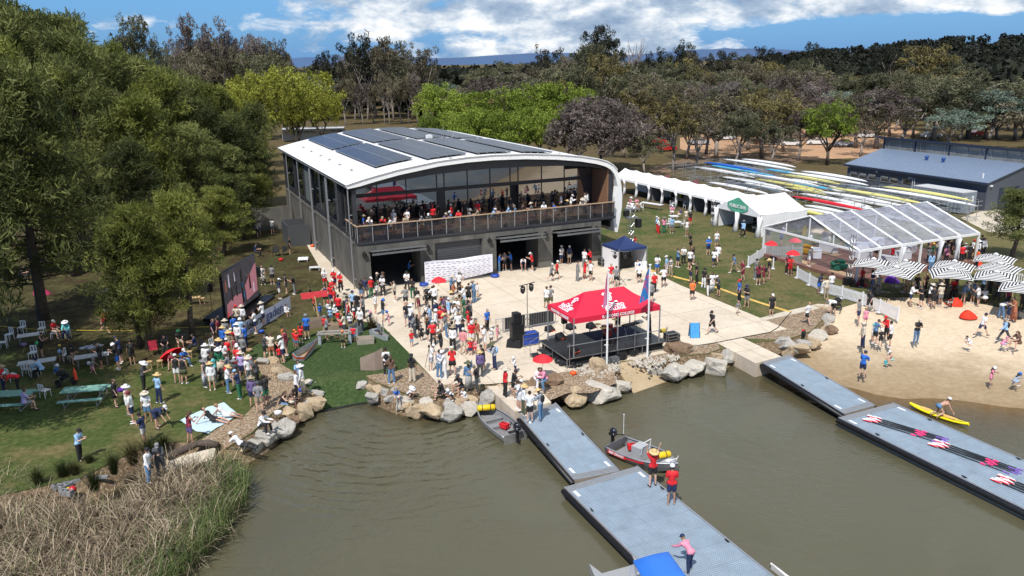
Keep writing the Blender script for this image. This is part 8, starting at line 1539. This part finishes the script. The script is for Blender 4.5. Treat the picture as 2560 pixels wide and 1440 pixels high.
LIST='''
Z1 0|under the left trees
1060 845 walk r Tr Hk cw;1450 1425 phone r Td Pk hw;430 1090 phone r Sk Hk -m;1020 1205 phone l Tk Hk ck;1190 1215 phone l Tk Hb uw;1215 1150 phone l Tn Hk cn;1330 1165 stand bl Tk Hk -k k;50 1440 stand r Tr Pn ht;620 1140 stand b Tk Ht cy K l;940 1265 walk r Tg Hp cg K;545 900 sit r Tr Hc cw;680 905 sit f Lq Pn hw;435 1300 slump l Ll Pk cn;700 1160 slump r Tk Ht ck;200 1440 bend l Tr Pk cw;960 1060 slump b Tg Hk -z K;560 1290 ground r Tb Ht uw K;1800 1000 sit fr Tk Ht ue;1655 1060 sit fr Tk Pk -z;1965 1050 sit l Tn Pk -k;1830 1180 ground fr Tb Pj cw;1740 1200 ground f Tm Ha -z;1840 470 sit f Tz Hc ht;1930 440 stand l Tr Pk -k;380 330 sit f Tg Pj -k;240 330 sit r Tk Pk -k;1780 1345 stand b Sk Hw cw;1850 1355 stand b Sk Kx -z
Z2 0|on the near left lawn
810 845 phone r Tl Pk ck;1165 310 stand r Tk Kk -z;1290 385 stand r Sw Hw hw;1335 470 stand l Tw Hn cm;1490 460 stand f Tw Hj hc;1600 270 hip br Tl Pn hs;1570 520 bend r Tn Hn cw;1450 680 cross l Tn H6 ck;1910 665 phone br Sm Hu -zl;260 365 sit br Tv Hg -z;2130 470 recl r Sk Kk -z;2260 425 recl r Sw Kw -s
Z2 -.25|in the reeds
1500 1060 hip r Lw Pj ck;1620 1000 phone f Jd Pd cg
Z4 0|in the crowd by the gravel strip
165 705 stand r Sg M4 hg;250 745 stand b Lw Hc hs;290 645 phone l Tq Pd -z;350 565 stand f Le Mc hw;440 778 phone r Tw Pj hs;580 845 phone l Tn Pe cl;520 560 stand br Tr Hr cw K;440 430 stand b Tr Hd cw;570 545 stand b Tr Pd cw;700 530 stand b Tr Hg cw K g;620 400 stand b Tg Hk ug;490 300 stand b Tr Hd cw;655 250 stand l Tb Pn -k;390 270 stand b Lb Pn hs;565 250 stand b Lw Pg hw;470 330 stand f Tt Ht hs;740 940 stand b Lu Hn ht;820 1015 back b Tg Ht ud;895 925 stand bl Tk He -k;790 700 cross l Td Pk ck;700 680 stand fr Tw Pg hc;310 500 stand b Tk Pk -k;345 440 stand r Tn Hk hs;540 430 stand l Tm Pj -z;600 500 phone l Tw Hg cw;420 190 stand b Tg Pn hc;520 130 stand bl Tb Pk -k;600 170 stand b Ll Pd uw;400 480 stand b Tw Kd -zl;460 640 phone l Tg Pj -z;530 700 stand b Td Pt hg;230 600 stand r Tk Pd cd;190 520 stand b Lw Pc hw;330 120 stand fr Tk Pk -k;270 180 stand r Tn Hd -z;610 620 stand b Tv Hn hc;360 700 stand b Tk Hk -k K;430 640 cross fr Tr Hr cw K
Z4 0|on the sunny turf
880 375 phone r Td Hk ck;965 380 phone b Tc Ha -z;1105 412 phone l Tw Hn hw;1020 350 stand f Tk Hg -z K;1140 330 stand l Tm Hz -z;920 300 stand f Tg Hk uw K;1060 420 stand bl Tr Hd cr K;1100 170 stand l To Hk ck K;1260 240 stand b Tr Hj co K;1310 180 stand b Tr Hk -k K
Z4 0|at the gravel beside the turf ramp
1265 850 stand r Lw Pk -z;1335 780 stand l Lw Mc hw;1290 720 stand fr Tl Pj -k
Z4 -.55|on the boulders by the turf ramp
1080 1010 slump r Sk Pj -zl;1175 985 slump r Sk Hc ck
Z4 -.05|at the gravel edge
830 1255 ground r Lw Pk ck;590 1440 recl r Tw Pk cw
Z3 0|on the lawn behind the video screen
865 590 stand b Tg Hk -k;740 595 stand f T3 M3 -zl;960 785 stand r Tn Hw cw;1050 715 stand l Td Hd ck;1155 725 phone l Tk Pg -k;1375 805 walk l Tk Hd -k K;1095 190 stand r Tk Hk -z;1665 355 point r Tw Hk -k K;640 230 sit r Tn Pk -k;100 330 sit l Td Pk -z
Z3 0|beside the steps at the boathouse corner
1565 640 cross f Tw Hr cw;1690 660 cross f Tr Hn cw;1775 705 cross f Tr Pk cw;1670 800 cross fr Tr Pj cw;1575 880 hip b Sn Hk ck;2050 805 stand br Tk Hj -k;2105 770 hip b Tn Hg -z;2180 775 hip fr Tr Pe cw;2260 720 stand r Tk Pk cc;2350 700 stand l Tz Pz -zl;2255 755 stand f Tw Pg ce K;2335 745 cross f Tw Pk cg
Z3 0|with the children near the oar sign
1610 1010 stand fr Lw Hn cr K;1655 880 stand f Tr Hn cr;1750 1030 stand b Tr Hk ck;1840 960 stand f Lc Pk hc;1940 970 stand b Tl Pk un;2000 1010 stand f Tk Pd hc;2040 1225 stand f Tw Pk cw;1880 1115 stand l Sr Kk -s;1640 1100 stand f Tl Hj uw K;1700 1070 stand f Tw Hk cw K;1780 1240 stand b Tr Hd ck K;1560 1225 stand b Tr Hk ug K;1945 1360 stand b Tr Hj -z K;1805 1435 stand b Tx Hk co K;1165 1420 stand b Tr Hj co K;1245 1330 stand b Tr Hk -k K;1325 1315 stand b Tb Hn ug;2170 1150 stand r Tn Hn up K;640 1245 cross l Tw Hn ck;745 1145 cross l Tw Hn hc;1045 1010 sit fr Lw Hw -k K;470 1170 stand b Lw Pt hc;395 1180 stand b Tc Hk cr;1420 940 stand r Tr Hk -k K;1500 1050 stand b Tb Hg uw K;1590 1330 phone r Tg Hk ck;1900 1180 stand f Tw Hn ug K;1700 940 stand l Tr Pk -z;1860 1060 stand r Tn Pj ck;1960 1130 stand l Tr Hk uw K;2080 1050 stand l Tg Pk -k;1740 1140 stand b Tr Hn cw K;1830 1290 phone l Tc Hd -s;80 1365 stand r Tm Pk -s;160 1365 stand l Tm Pk -k
Z5 0|before the first boathouse door
740 470 cross f Tw Pk ck;815 570 phone f Tk Pe -z;575 605 drink l Tc Hk -k;720 690 hip b Tg Hk -z;320 790 stand r Tw Ht ck;420 870 cross r Tk Hj ub;495 930 phone l T5 Hp ub K;900 830 stand l Tm Hc hc;1000 590 crouch r Tk Pk -k;1100 690 hip b Lw Pk -z;1215 735 bend f Sr Hg -z
Z5 .03|inside the boathouse doors
765 300 phone r Tb Hk -z
Z5 0|in front of the white banner
1325 530 phone r Jj Pn hc;1435 330 walk r Tw Hk ck;1430 480 stand b Tw Pk cg;1350 640 cross r La Pz -z;1440 650 stand r Tk Pd -k;1500 665 phone l Lw Hl -s;1560 645 stand b Gk Kk -k;1630 625 phone bl Lj Pj ht;1680 545 point l Lw Hc -s K
Z5 0|in the middle of the plaza crowd
1290 875 stand r Ll Hw cw;1400 870 cross f Tw Pg -k;1500 845 phone l Te Pe -z;1440 800 stand b Lt Pt ht;1590 900 phone l Tg Hk ck;1545 930 stand r Tk Hk -k;1390 955 cross l Lw Pg ck;1100 840 bend fr Tk Kk -k;790 960 stand br Tw Pn hw;1000 760 stand l Tk Pd -k;1120 900 stand fr Tn Pt cw;1180 1010 stand b Tr Hw cr;1260 1090 phone l Tg Pj hs;1420 1080 stand b Tw Pn -s;1120 1040 stand r Lw Hd uw;1560 1060 stand l Tr Hw cr;1600 1040 stand bl Tw Hn cw K;870 700 stand b Tk Ht -z;1330 780 stand b Lc Pd hs;1240 830 stand l Tu Hk -k;1480 1180 stand r Tk Hk ck;1580 1330 stand b Tr Hn hs K;740 940 stand f Tk Hg -z;840 1100 cross l Lg Pd ud;875 1090 stand b Sk Hk -zl;975 905 stand r Tk Ht ck K;1030 910 cross l Lw Pk cd;1050 980 stand l Tl Pj cd;930 1140 stand f Gk Kk -k K;800 1215 stand fr Tr Hl -z K;1015 1150 cross r Gk Kk -zl;1085 1190 hip b Tr Pk cw;1195 1320 phone l Tk Hk cw;1350 1270 stand b Lw Pk ht;1490 1315 back b L1 Hc cw;1600 1210 stand f Tr Hw cw;1660 1170 stand b La Pt -sl;1770 1255 phone l Tw Hw cw;1805 1010 stand fr Tb Pk -g;1860 1190 stand fr Tw Hg cw K k;1940 1130 stand r Tp Hp -s K;1340 1200 stand b Tk Pk ck;1230 960 stand b Tm Hn -z
Z6 0|near the left edge of the plaza
430 575 stand b Tw Pk ck k;490 680 hip b Tz Pj -zl;745 665 stand b Tk Pc ck;985 530 phone r Tw H4 cw;1080 615 stand br L4 Pj -k;1150 620 phone l Lw Pw uw;1240 575 phone b Tr Kk cw
Z6 0|at the lower plaza crowd
1640 275 stand l Tw Hw -z;1755 510 phone l L2 Pn hx l;1510 330 stand f L1 Hr -s K;1620 520 phone l Tk Kk -k;1580 610 stand b Lu Pd hs;1440 765 point b Lj M6 hx;1540 790 phone l Tk Pd cg;1890 855 stand r Tr Pk hc;2010 560 phone l Lw Hn uw K;1990 870 phone r Tk Hk -k;2050 995 phone r Tw Hw cw;2115 1070 stand r Lw Px hs;2190 1150 stand b Tw Hk -k;2320 1125 phone bl L2 Pj hs k
Z6 -.1|on the boulders below the plaza
1130 880 ground l Tk Hk -k;1350 800 ground fl Tk Hd cd;1230 880 crouch fl Tw Hk uw K;1400 900 ground fl Tw Hw -s K;555 900 slump f Tb Hw cg K;700 865 crouch fr Tw Hd hw K
Z6 .25|under the seaside red umbrella
2270 720 slump fr Lw Pw -k;2380 735 slump fl Lp Pj -z
R1 .03|in the boathouse doorways
445 435 drink fr Tw Hn cw;550 425 stand f Tn Hc cw;55 525 phone l Tr Kk cw
B2 .03|in the third boathouse doorway
590 1200 phone r Tb Pj -k;645 1180 phone f Tg Hk -z;710 1180 phone l Tb Hk -z;835 1185 bend f Tw Hn -k
R1 0|on the plaza before the boathouse
310 665 walk r Lg Hk cw;380 640 walk r Tr Hk cw;660 655 stand r Lg Pg -z;755 630 phone r Gr M7 uc;750 480 stand br Tw Pg -z;835 460 phone l Lr Hk -k;835 655 stand fl Tw Hk cr;1110 450 bend l Tk Hd ck;1175 735 hip b Tg Hk -z;1105 700 stand f Tr Hw -s;245 1030 stand br Tw Hx -z;300 1020 phone b Tg Hx ck
R1 0|on the plaza behind the red tent
1480 690 back b Tw Hk cb;1465 620 stand fl Tw Hk -z;1680 820 stand f Tr Pk cw;1720 560 cross f Tw Hb ck;1805 740 hip b Tw Hk -z;1845 580 stand l Tl Hw cw;1900 600 stand fl T3 Pt ck;1640 950 stand b Tg Hk -k;2185 920 back b To Hk -z;2450 1360 walk fl Tk Hk ck
R1 0|in the middle of the right lawn
1995 470 drink r Sj Hn -z;2070 435 cross f Tw Pk -k;2155 485 stand b Tw Hk -z;2200 430 stand l Tk Hw -zl;2165 250 drink l Tk Kk -k;2400 310 cross f Tb Hn cw;2510 210 stand f Tw Hg -k;2475 465 walk b Tw Hn -z;2530 410 walk b Tw Hw -k;2165 670 cross l Sz Hn -zl;2245 680 stand l Tk Pk -k;2340 745 stand br Tk Pw uk;2395 850 stand bl Tk Pw -k;2450 805 stand f Gw Mw -zl;2535 855 phone l Td Hk cw
R3 0|around the white lawn tables
460 985 hip bl Lw Pr cw;440 960 hip bl Ll Pr cw;530 975 stand b Tp Pe hg;635 975 stand f Tl Hg ug;835 1015 stand b Sw Ht -z;880 880 stand b Tk Hr cw;825 860 cross b Lc Pt -k;640 750 sit f Tp Hw cw;755 780 sit l Tu Hc -k;150 1160 walk fl Tr Pw -zl K
R3 0|by the white marquee
1580 1025 walk br Ll Pk hg;1010 665 stand b L4 Pk cp;40 710 sit r Tw Pw uw;165 640 sit f Tp Hc -z;225 690 sit l Tw Pz -k;80 640 sit r Tp Hw hw;110 700 sit b Tw Pg cw;280 400 stand f Lw Pk -k;1270 640 stand l Tt Pk -z;1740 870 stand b Tk Pk -k
R4 0|on the right lawn near the camera crew
720 225 walk l Tj Ht ck;830 330 drink l Tm Hm -k;1040 385 drink b Tm Hk -zl;1110 370 drink bl Tm Hm -z k;1180 310 stand l Tk Ht hs;1000 315 stand r Tg Pg ck;1425 235 stand f Tm Pk -k;1460 260 phone f Tr Hr -z
R4 0|along the yellow cable cover
785 605 stand l Tb Pk cr;885 685 cross fl Tk Hg un;1215 805 stand f Tk Hk cw;765 780 walk f Tg Hc -s K
R4 0|at the picket fence and the gravel corner
1685 910 walk fr Tw Hk -s;1845 500 phone fr Tn Hb ck;1940 570 hip b Lc Pt -z;2010 500 stand b Tw Hk ck;2045 790 bend l Tw Hk -s
R5 -.05|in the beach group left of the fence end
345 1110 stand bl Tg Hn -k;490 965 walk fl Tk Hk ck;440 1125 stand b Gp Kp -s K;400 1435 stand l Lc Pn uc;565 1390 phone r Tj Hk -z;535 1340 stand r Tw Hw uq K;640 1415 stand f Tk Hk cw K;715 1330 phone l Lr Pk cr;765 1430 stand bl Tw Hk -k
R5 -.1|on the open sand
1115 1380 phone f Tk Pj cc;1990 1275 stride r Tw Hn cn;1840 1420 crouch l Tw Hw -k K;2290 1350 stride l Ll Pd -g k;2260 1440 crouch r Tp Hv cp K;2480 1450 ground l Tz Hz -zl
R5 0|behind the picket fence by the umbrellas
395 630 stand l Tr Pk -k;530 690 hip l Tn Pn ck;610 740 stand b Gg Mg -z
R5 -.02|at the shaded edge of the striped umbrellas
1040 875 phone fr Lw Hn cd;1180 905 phone l Tk Hk cd;1290 865 phone fr Tw Hk hc;1345 910 phone b Tk Hk ck;1435 875 stand b Tc Hg hc;1600 790 stand f Tr Pk -k;1740 850 phone r Lj Ht ck;1870 840 stand r Tj Hg -z;1935 880 phone bl Tw Kg -g;1120 730 stand f Tk Pk -k;990 710 stand f Tt Ht -z;1500 740 stand fr Td Pz -k;2030 870 slump b Tw Hc -g;2240 1040 bend r Tw Pj -s;2340 1060 stand r Tn Hn -k K;2410 1080 phone l Ga Ma -k;2100 720 stand f Tz Pk -z;1790 820 stand b Tg Pd ck;1430 720 stand f Tc Pz ht;1230 720 stand f Tz Pk -z;2000 740 stand r Tj Pk cn;1640 720 stand l Tk Pk -z;2330 900 stand f Tm Pk -z;2200 760 stand l Tg Pd -k;2520 950 stand f Tk Pk -k
R5 .0|in the packed crowd behind the umbrellas
790 320 stand r Tr Pk cw;1280 340 stand b Tg Pk ht;1310 430 stand b Ll Pj ck;1400 330 stand l Tj Pk hc;1510 330 stand f Tp Pk un;1650 260 stand b Tk Pk -k;1580 230 stand l Tk Pk -zl;1720 320 stand b Tr Pk -k;1760 290 stand b Tw Pk cw;1860 240 stand r Tw Hk cr;1940 260 stand l Lw Pk hw;1690 210 stand r Tk Pk -k;1530 170 stand f Tk Pw -z;1610 150 stand b Tk Pk -k;1330 200 stand f Tr Pt -k;1280 180 stand l Tk Pz -z;1920 380 stand r To Pk -k;1320 290 stand r Te Pk uy;1820 300 stand b Tk Pk -k;1980 170 stand b Tk Pk ck;2010 220 stand f Lw Pk -z;1480 240 phone r Tk Pk -k
R6 -.45|in the shallows
695 738 phone br Jb Hn cn;2140 815 phone fr Gp Kp uw K
R6 -.35|at the wet sand
1030 580 ground l - Bq cw K;2400 830 crouch r T2 Hl ub K
R6 -.72|on the yellow rescue board
1545 1165 kneel r - Bj cw
B4 -.42|on the middle pontoon
1995 992 up b Tr Hk hs;2192 1190 stand b Tr Hn cw
B5 -.42|behind the blue canopy
1300 1000 stoop bl Lp Pn cn
Z6 0|at the gangway top
2060 1010 phone l Tw Hw -k
R2 .62|on the stage
1620 330 phone l Gk Mk uk;1290 230 stand f Tw Pk ck
B1 0|on the path left of the boathouse
170 1140 stand b Tw Hg -k;20 1170 stand r Tw Hk -z;45 1150 stand l Tw Hj -zl
R7 .28|inside the clear roofed marquee
470 1030 phone r Tg Hw cw;1300 870 stand f Tk Pk -k;1480 860 stand l Tw Hn cw;1700 830 stand f Tn Pk -z;1120 960 stand r Tk Hk ck
'''
PK={'k','l','g','r'}
for blk in LIST.strip().split('\n'):
    if '|' in blk: hd_,place=blk.split('|'); zn,zz=hd_.split(); zz=float(zz); continue
    for e in blk.split(';'):
        f=e.split()
        if len(f)<7: print('BAD',e)
        x,y=float(f[0]),float(f[1]); kid='K' in f[7:]; pk=[q for q in f[7:] if q!='K']
        p=Pz(zn,x,y,zz)
        if f[2]=='up' or zn=='B4': s=1.06
        elif zn=='B5': s=.88
        else: s=1.0
        person(p,f[2],f[3],f[4],f[5],f[6],place,kid,(.74 if kid else .985)*s,pk[0] if pk else None)
# balcony: along the rail, on the deck, and the drinkers at the back, mostly in black clothes standing in for shade
BZ=4.40
for u,v,pose,fa,a,b,h in [(1.4,.5,'rail','f','Tw','Pj','cc'),(2.5,.45,'rail','f','Tr','Hk','ct'),(1.0,1.5,'stand','r','Tb','Pk','ht'),(.6,2.2,'stand','f','Tk','Pk','-k'),(3.9,2.4,'stand','f','Tw','Hw','cw'),(5.0,2.2,'drink','f','Tw','Hk','-k'),(4.6,1.3,'sit','f','Tt','Hk','-z'),(5.9,.9,'slump','f','Tg','Hc','cg'),(7.8,1.1,'slump','r','Tu','Hn','cc'),(8.6,1.0,'sit','l','Tj','Hd','cw'),(7.4,2.4,'stand','f','Tr','Pk','cr'),(9.2,2.6,'stand','l','Tr','Pk','cw'),(10.2,1.0,'sit','r','Lg','Px','hg'),(11.2,1.3,'sit','l','Tt','Pk','-k'),(12.3,.9,'slump','r','Tl','Hk','cw'),(12.9,1.8,'sit','r','Tb','Pk','-k'),(14.0,.9,'slump','f','Tl','Hg','cl'),(14.7,1.0,'sit','l','Tj','Hn','cg'),(16.6,1.6,'sit','l','Tg','Hw','hc'),(18.7,.9,'slump','l','Tb','Hw','cn'),(20.8,2.0,'phone','r','Lw','Ht','cw'),(22.2,1.7,'stand','l','Tw','Pt','-k'),(21.6,1.2,'sit','f','Lc','Pt','hc'),(6.6,3.0,'stand','f','Tk','Pk','-k'),(8.2,3.1,'stand','l','Tk','Pk','-z'),(10.6,3.0,'stand','f','Tk','Pk','-k'),(13.6,3.1,'stand','r','Td','Pk','-k'),(15.0,2.8,'stand','f','Tk','Pk','-z'),(17.6,2.9,'stand','l','Tk','Pk','-k'),(5.4,3.1,'stand','r','Tn','Pk','-k'),(11.8,2.9,'stand','f','Tr','Pk','-z'),(3.0,3.0,'stand','l','Tk','Pk','-k'),(3.2,.9,'sit','l','Tw','Hn','-z'),(6.6,1.2,'sit','f','Td','Pk','cw'),(9.4,1.3,'sit','f','Tr','Hk','-k'),(15.4,1.3,'sit','r','Tk','Hk','-z'),(17.6,1.2,'sit','f','Tw','Hk','cg'),(19.8,1.1,'sit','r','Tk','Pd','hs'),(20.2,2.8,'stand','l','Tw','Pk','ck'),(22.8,2.4,'stand','l','Lw','Pd','-z')]:
    person(G(u,v,BZ),pose,fa,a,b,h,'on the boathouse balcony')
t=None
for i,(u,v) in enumerate([(5.3,1.0),(8.2,1.2),(10.7,1.2),(13.4,1.4),(16.0,1.2),(19.4,1.3),(21.8,.8)]):
    ftable(G(u,v,BZ),B,1.3,'low table on the boathouse balcony, number counted along the rail' if 0 else 'dark table with drinks among people on the boathouse balcony',M_BLK2,.6,'balcony tables')
for x,y in((150,320),(125,318)): pass
# the 290 nearest people stay objects; those too far to tell apart well become one crowd mesh
def crowd():
    people.sort(key=lambda o:(o.location-C0).length+(14 if o.location.z>4 else 0)); far=people[292:]; del people[292:]
    bpy.context.view_layer.update(); dec={}; V_=[];F_=[];M_=[];S=[];nv=0
    for t in far:
        for c in list(t.children):
            me=c.data; k=me.name
            if k not in dec:
                if len(me.polygons)>400:
                    o=bpy.data.objects.new('t',me.copy()); m=o.modifiers.new('d','DECIMATE'); m.ratio=.22; d=evalmesh(o)
                else: d=me
                v=np.empty(len(d.vertices)*3,np.float32); d.vertices.foreach_get('co',v); dec[k]=(v.reshape(-1,3),[tuple(p.vertices) for p in d.polygons],[p.material_index for p in d.polygons])
            v,f,mi=dec[k]; mw=np.array(c.matrix_world); V_.append(v@mw[:3,:3].T+mw[:3,3]); ms=[s.material or M_BLACK for s in c.material_slots]; loc=[]
            for m in ms:
                if m not in S: S.append(m)
                loc.append(S.index(m))
            F_+=[tuple(i+nv for i in q) for q in f]; M_+=[loc[min(i,len(loc)-1)] for i in mi]; nv+=len(v); bpy.data.objects.remove(c)
        bpy.data.objects.remove(t)
    me=bpy.data.meshes.new('crowd'); me.from_pydata(np.concatenate(V_).tolist(),[],F_); [me.materials.append(m) for m in S]; me.polygons.foreach_set('material_index',M_); me.polygons.foreach_set('use_smooth',[True]*len(F_)); me.update(); o=bpy.data.objects.new('crowd',me); col.objects.link(o); tag(o,'smaller distant people of the crowd on balcony, lawn and under the umbrellas','crowd',kind='stuff')
crowd()
# dog by the beanbag and the white dog at the bar
def dog(p,rz,mbody,lb,s=1.0):
    m=[]; A=lambda a,b,r1,r2: m.append((Vector(a),Vector(b),r1,r2)); A((0,-.25,.42),(0,.22,.44),.13,.10); A((0,-.25,.46),(0,-.40,.62),.08,.06); A((0,-.42,.64),(0,-.56,.60),.07,.035)
    for x in(-.07,.07): A((x,-.25,.38),(x,-.24,.20),.05,.032); A((x,-.24,.20),(x,-.26,.03),.03,.026); A((x,.2,.40),(x,.14,.24),.065,.04); A((x,.14,.24),(x,.25,.17),.035,.028); A((x,.25,.17),(x,.23,.03),.027,.025); A((x,-.40,.70),(x*1.2,-.40,.76),.025,.012)
    A((0,.28,.46),(0,.5,.56),.035,.02); me=remesh(m,.02,3); me.materials.append(mbody); t=thing('dog',lb,'dog',p,rz,None,s); meobj('body',me,t)
dog(Pz('R5',1550,900),2.0,mat('black_white_tan_coat',(.02,.018,.016),.9,.1,5,col2=(.55,.48,.40),contrast=(.5,.56)),'black white and tan dog standing beside the scarlet beanbag',1.0); dog(Pz('R3',1735,950),.5,mat('cream_coat',(.62,.56,.46),.9,.08,5),'cream dog at the opening of the bar marquee',1.0)
# prams, umbrellas bag etc.
def pram(p,rz,m,lb,hood=True):
    t=T_('pram',lb,'pram',p,rz); pobj(t,'frame',M_BLK2,lambda q:(q.tube([(.25,-.45,.2),(.25,.2,.65),(.25,.5,1.0)],.018,5),q.tube([(-.25,-.45,.2),(-.25,.2,.65),(-.25,.5,1.0)],.018,5),q.cyl((-.25,.5,1.0),(.25,.5,1.0),.02),q.tube([(.25,.35,.2),(.25,.0,.55)],.018,5),q.tube([(-.25,.35,.2),(-.25,0,.55)],.018,5))); [pobj(t,'wheel',M_BLACK,lambda q:q.cyl((x-.025,y,.16),(x+.025,y,.16),.16,n=14)) for x in(-.28,.28) for y in(-.42,.38)]; pobj(t,'seat',m,lambda q:q.box((0,0,.5),(.42,.55,.12),M=Matrix.Rotation(R(-25),3,'X'))); pobj(t,'hood',m,lambda q:q.ball((0,.15,.78),(.26,.28,.2),10),smooth=True)
pram(Pz('Z1',660,1370),2.2,M_SKRT,'black pram with orange flag beside the left tables'); tag(MB().lathe([(0,.9),(.10,.55),(.12,.1),(0,.05)],10).obj('orange_flag',mat('orange_red_flag',(.85,.09,.03),.6,.2,4),None,loc=Pz('Z1',760,1330)),'orange red rolled flag on the black pram','flag'); pram(Pz('R4',2090,730),-.5,M_SKRT,'black pram behind the bending person at the gravel corner'); pram(Pz('Z5',1010,600),.3,M_BLACK,'black pram beside the crouching person in the plaza crowd')
tag(MB().ball((0,0,.12),.12,12).obj('football',mat('white_football',(.6,.6,.6),.5,.5,8),None,smooth=True,loc=Pz('Z1',890,1170,.6)),'white ball carried by the running child','ball')
tag(MB().lathe([(.0,0),(.09,0),(.12,.2),(.11,.2),(.08,.02)],12).obj('toy_bucket',mat('aqua_bucket',(.05,.5,.55),.4,.05,3),None,loc=Pz('R6',965,585,-.4)),'aqua toy bucket beside the toddler on wet sand','bucket')
t=T_('carry_bag','black rucksack with red top standing between the beach boulders','bag',P(2008,845)); pobj(t,'bag',M_BLACK,lambda m:m.ball((0,0,.3),(.16,.12,.32),12),smooth=True); pobj(t,'top',M_RED,lambda m:m.ball((-.05,0,.55),(.1,.09,.08),8),smooth=True)
t=T_('tripod','black camera tripod in front of the plaza crowd','tripod',Pz('Z6',960,500)); pobj(t,'leg',M_BLACK,lambda m:[m.cyl((0,0,1.35),(.38*math.cos(a),.38*math.sin(a),0),.015,n=5) for a in(.5,2.6,4.7)]); pobj(t,'camera',M_BLACK,lambda m:(m.box((0,0,1.45),(.12,.16,.11)),m.cyl((0,.08,1.45),(0,.2,1.45),.035)))
for lb,z,x,y,c_ in (('white cloth bag on the gravel beside the seated women','Z4',1030,1045,M_WPL),('blue rucksack on the lawn before the ground banner','Z3',710,1245,M_BLUE),('purple rucksack beside the couple under the umbrella','Z6',2470,700,mat('purple_bag',(.10,.07,.18),.8)),('small brown box on the turf by the crowd','Z4',685,290,M_CARD),('lilac bag lying under the rear folding table','Z1',240,985,mat('lilac_bag',(.28,.20,.34),.8)),('green balloon under the rear folding table','Z1',380,970,mat('green_balloon',(.05,.45,.12),.3)),('red and white bag on the lawn by the boathouse','Z3',970,280,M_RED),('tangle of black bags on the turf under the trees','Z1',2010,1110,M_SKRT),('blue bag on the gravel beside the white dressed lady','Z4',1315,770,M_BLUE),('purple handbag of the woman in black','Z2',1205,160,mat('violet_bag',(.20,.05,.45),.6)),('orange item on the gravel before the stage','R2',815,755,M_ORG),('small orange bag at the foot of the boathouse side wall','Z3',1390,95,M_ORG)):
    m=MB(); m.ball((0,0,.14),(.2,.15,.15),10); m.ball((.1,.03,.16),(.14,.13,.12),8); tag(m.obj('bag' if 'box' not in lb and 'balloon' not in lb else lb.split()[2 if 'box' in lb else 1],c_,None,smooth=True,loc=Pz(z,x,y,.55 if 'handbag' in lb else 0)),lb,'box' if 'box' in lb else 'balloon' if 'balloon' in lb else 'bag')
t=T_('clothes_heap','heap of white and blue cloth piled on the folding table','clothes',Pz('Z1',890,1010,.76)); pobj(t,'cloth',mat('white_blue_cloth',(.55,.57,.62),.9,.1,12,col2=(.10,.12,.25),contrast=(.5,.56)),lambda m:[m.ball((RND.gauss(0,.25),RND.gauss(0,.12),.08),(.2,.15,.1),8) for k in range(7)],smooth=True)
# ================================================================ labels: tell look-alikes apart by their order in the picture
def finish():
    bpy.data.scenes.remove(TMP)
    bpy.context.view_layer.update(); by={}
    tops=[o for o in bpy.context.scene.objects if o.parent is None and o.get('label') and o.get('kind') is None]
    for o in tops: by.setdefault(o['label'],[]).append(o)
    W10=['first','second','third','fourth','fifth','sixth','seventh','eighth','ninth','tenth']
    for lb,L_ in by.items():
        if len(L_)<2: continue
        L_.sort(key=lambda o:proj(o.matrix_world.translation)[0]); n=len(L_)
        for i,o in enumerate(L_):
            s='leftmost' if i==0 else ('rightmost' if i==n-1 else ('%s from left'%W10[i] if i<10 else '%dth from left'%(i+1) if (i+1)%10>3 or 10<i+1<14 else '%d%s from left'%(i+1,{1:'st',2:'nd',3:'rd'}.get((i+1)%10,'th'))))
            w=lb.split(); k=len(s.split()); 
            if len(w)+k>16: w=[x for x in w if x not in('and','the','a')][:16-k]
            o['label']=' '.join(w)+', '+s
            if not o.get('group'): o['group']=lb
    for o in tops:
        w=o['label'].split()
        if len(w)>16: o['label']=' '.join([x for x in w if x not in('and','the','a')][:16])
finish()
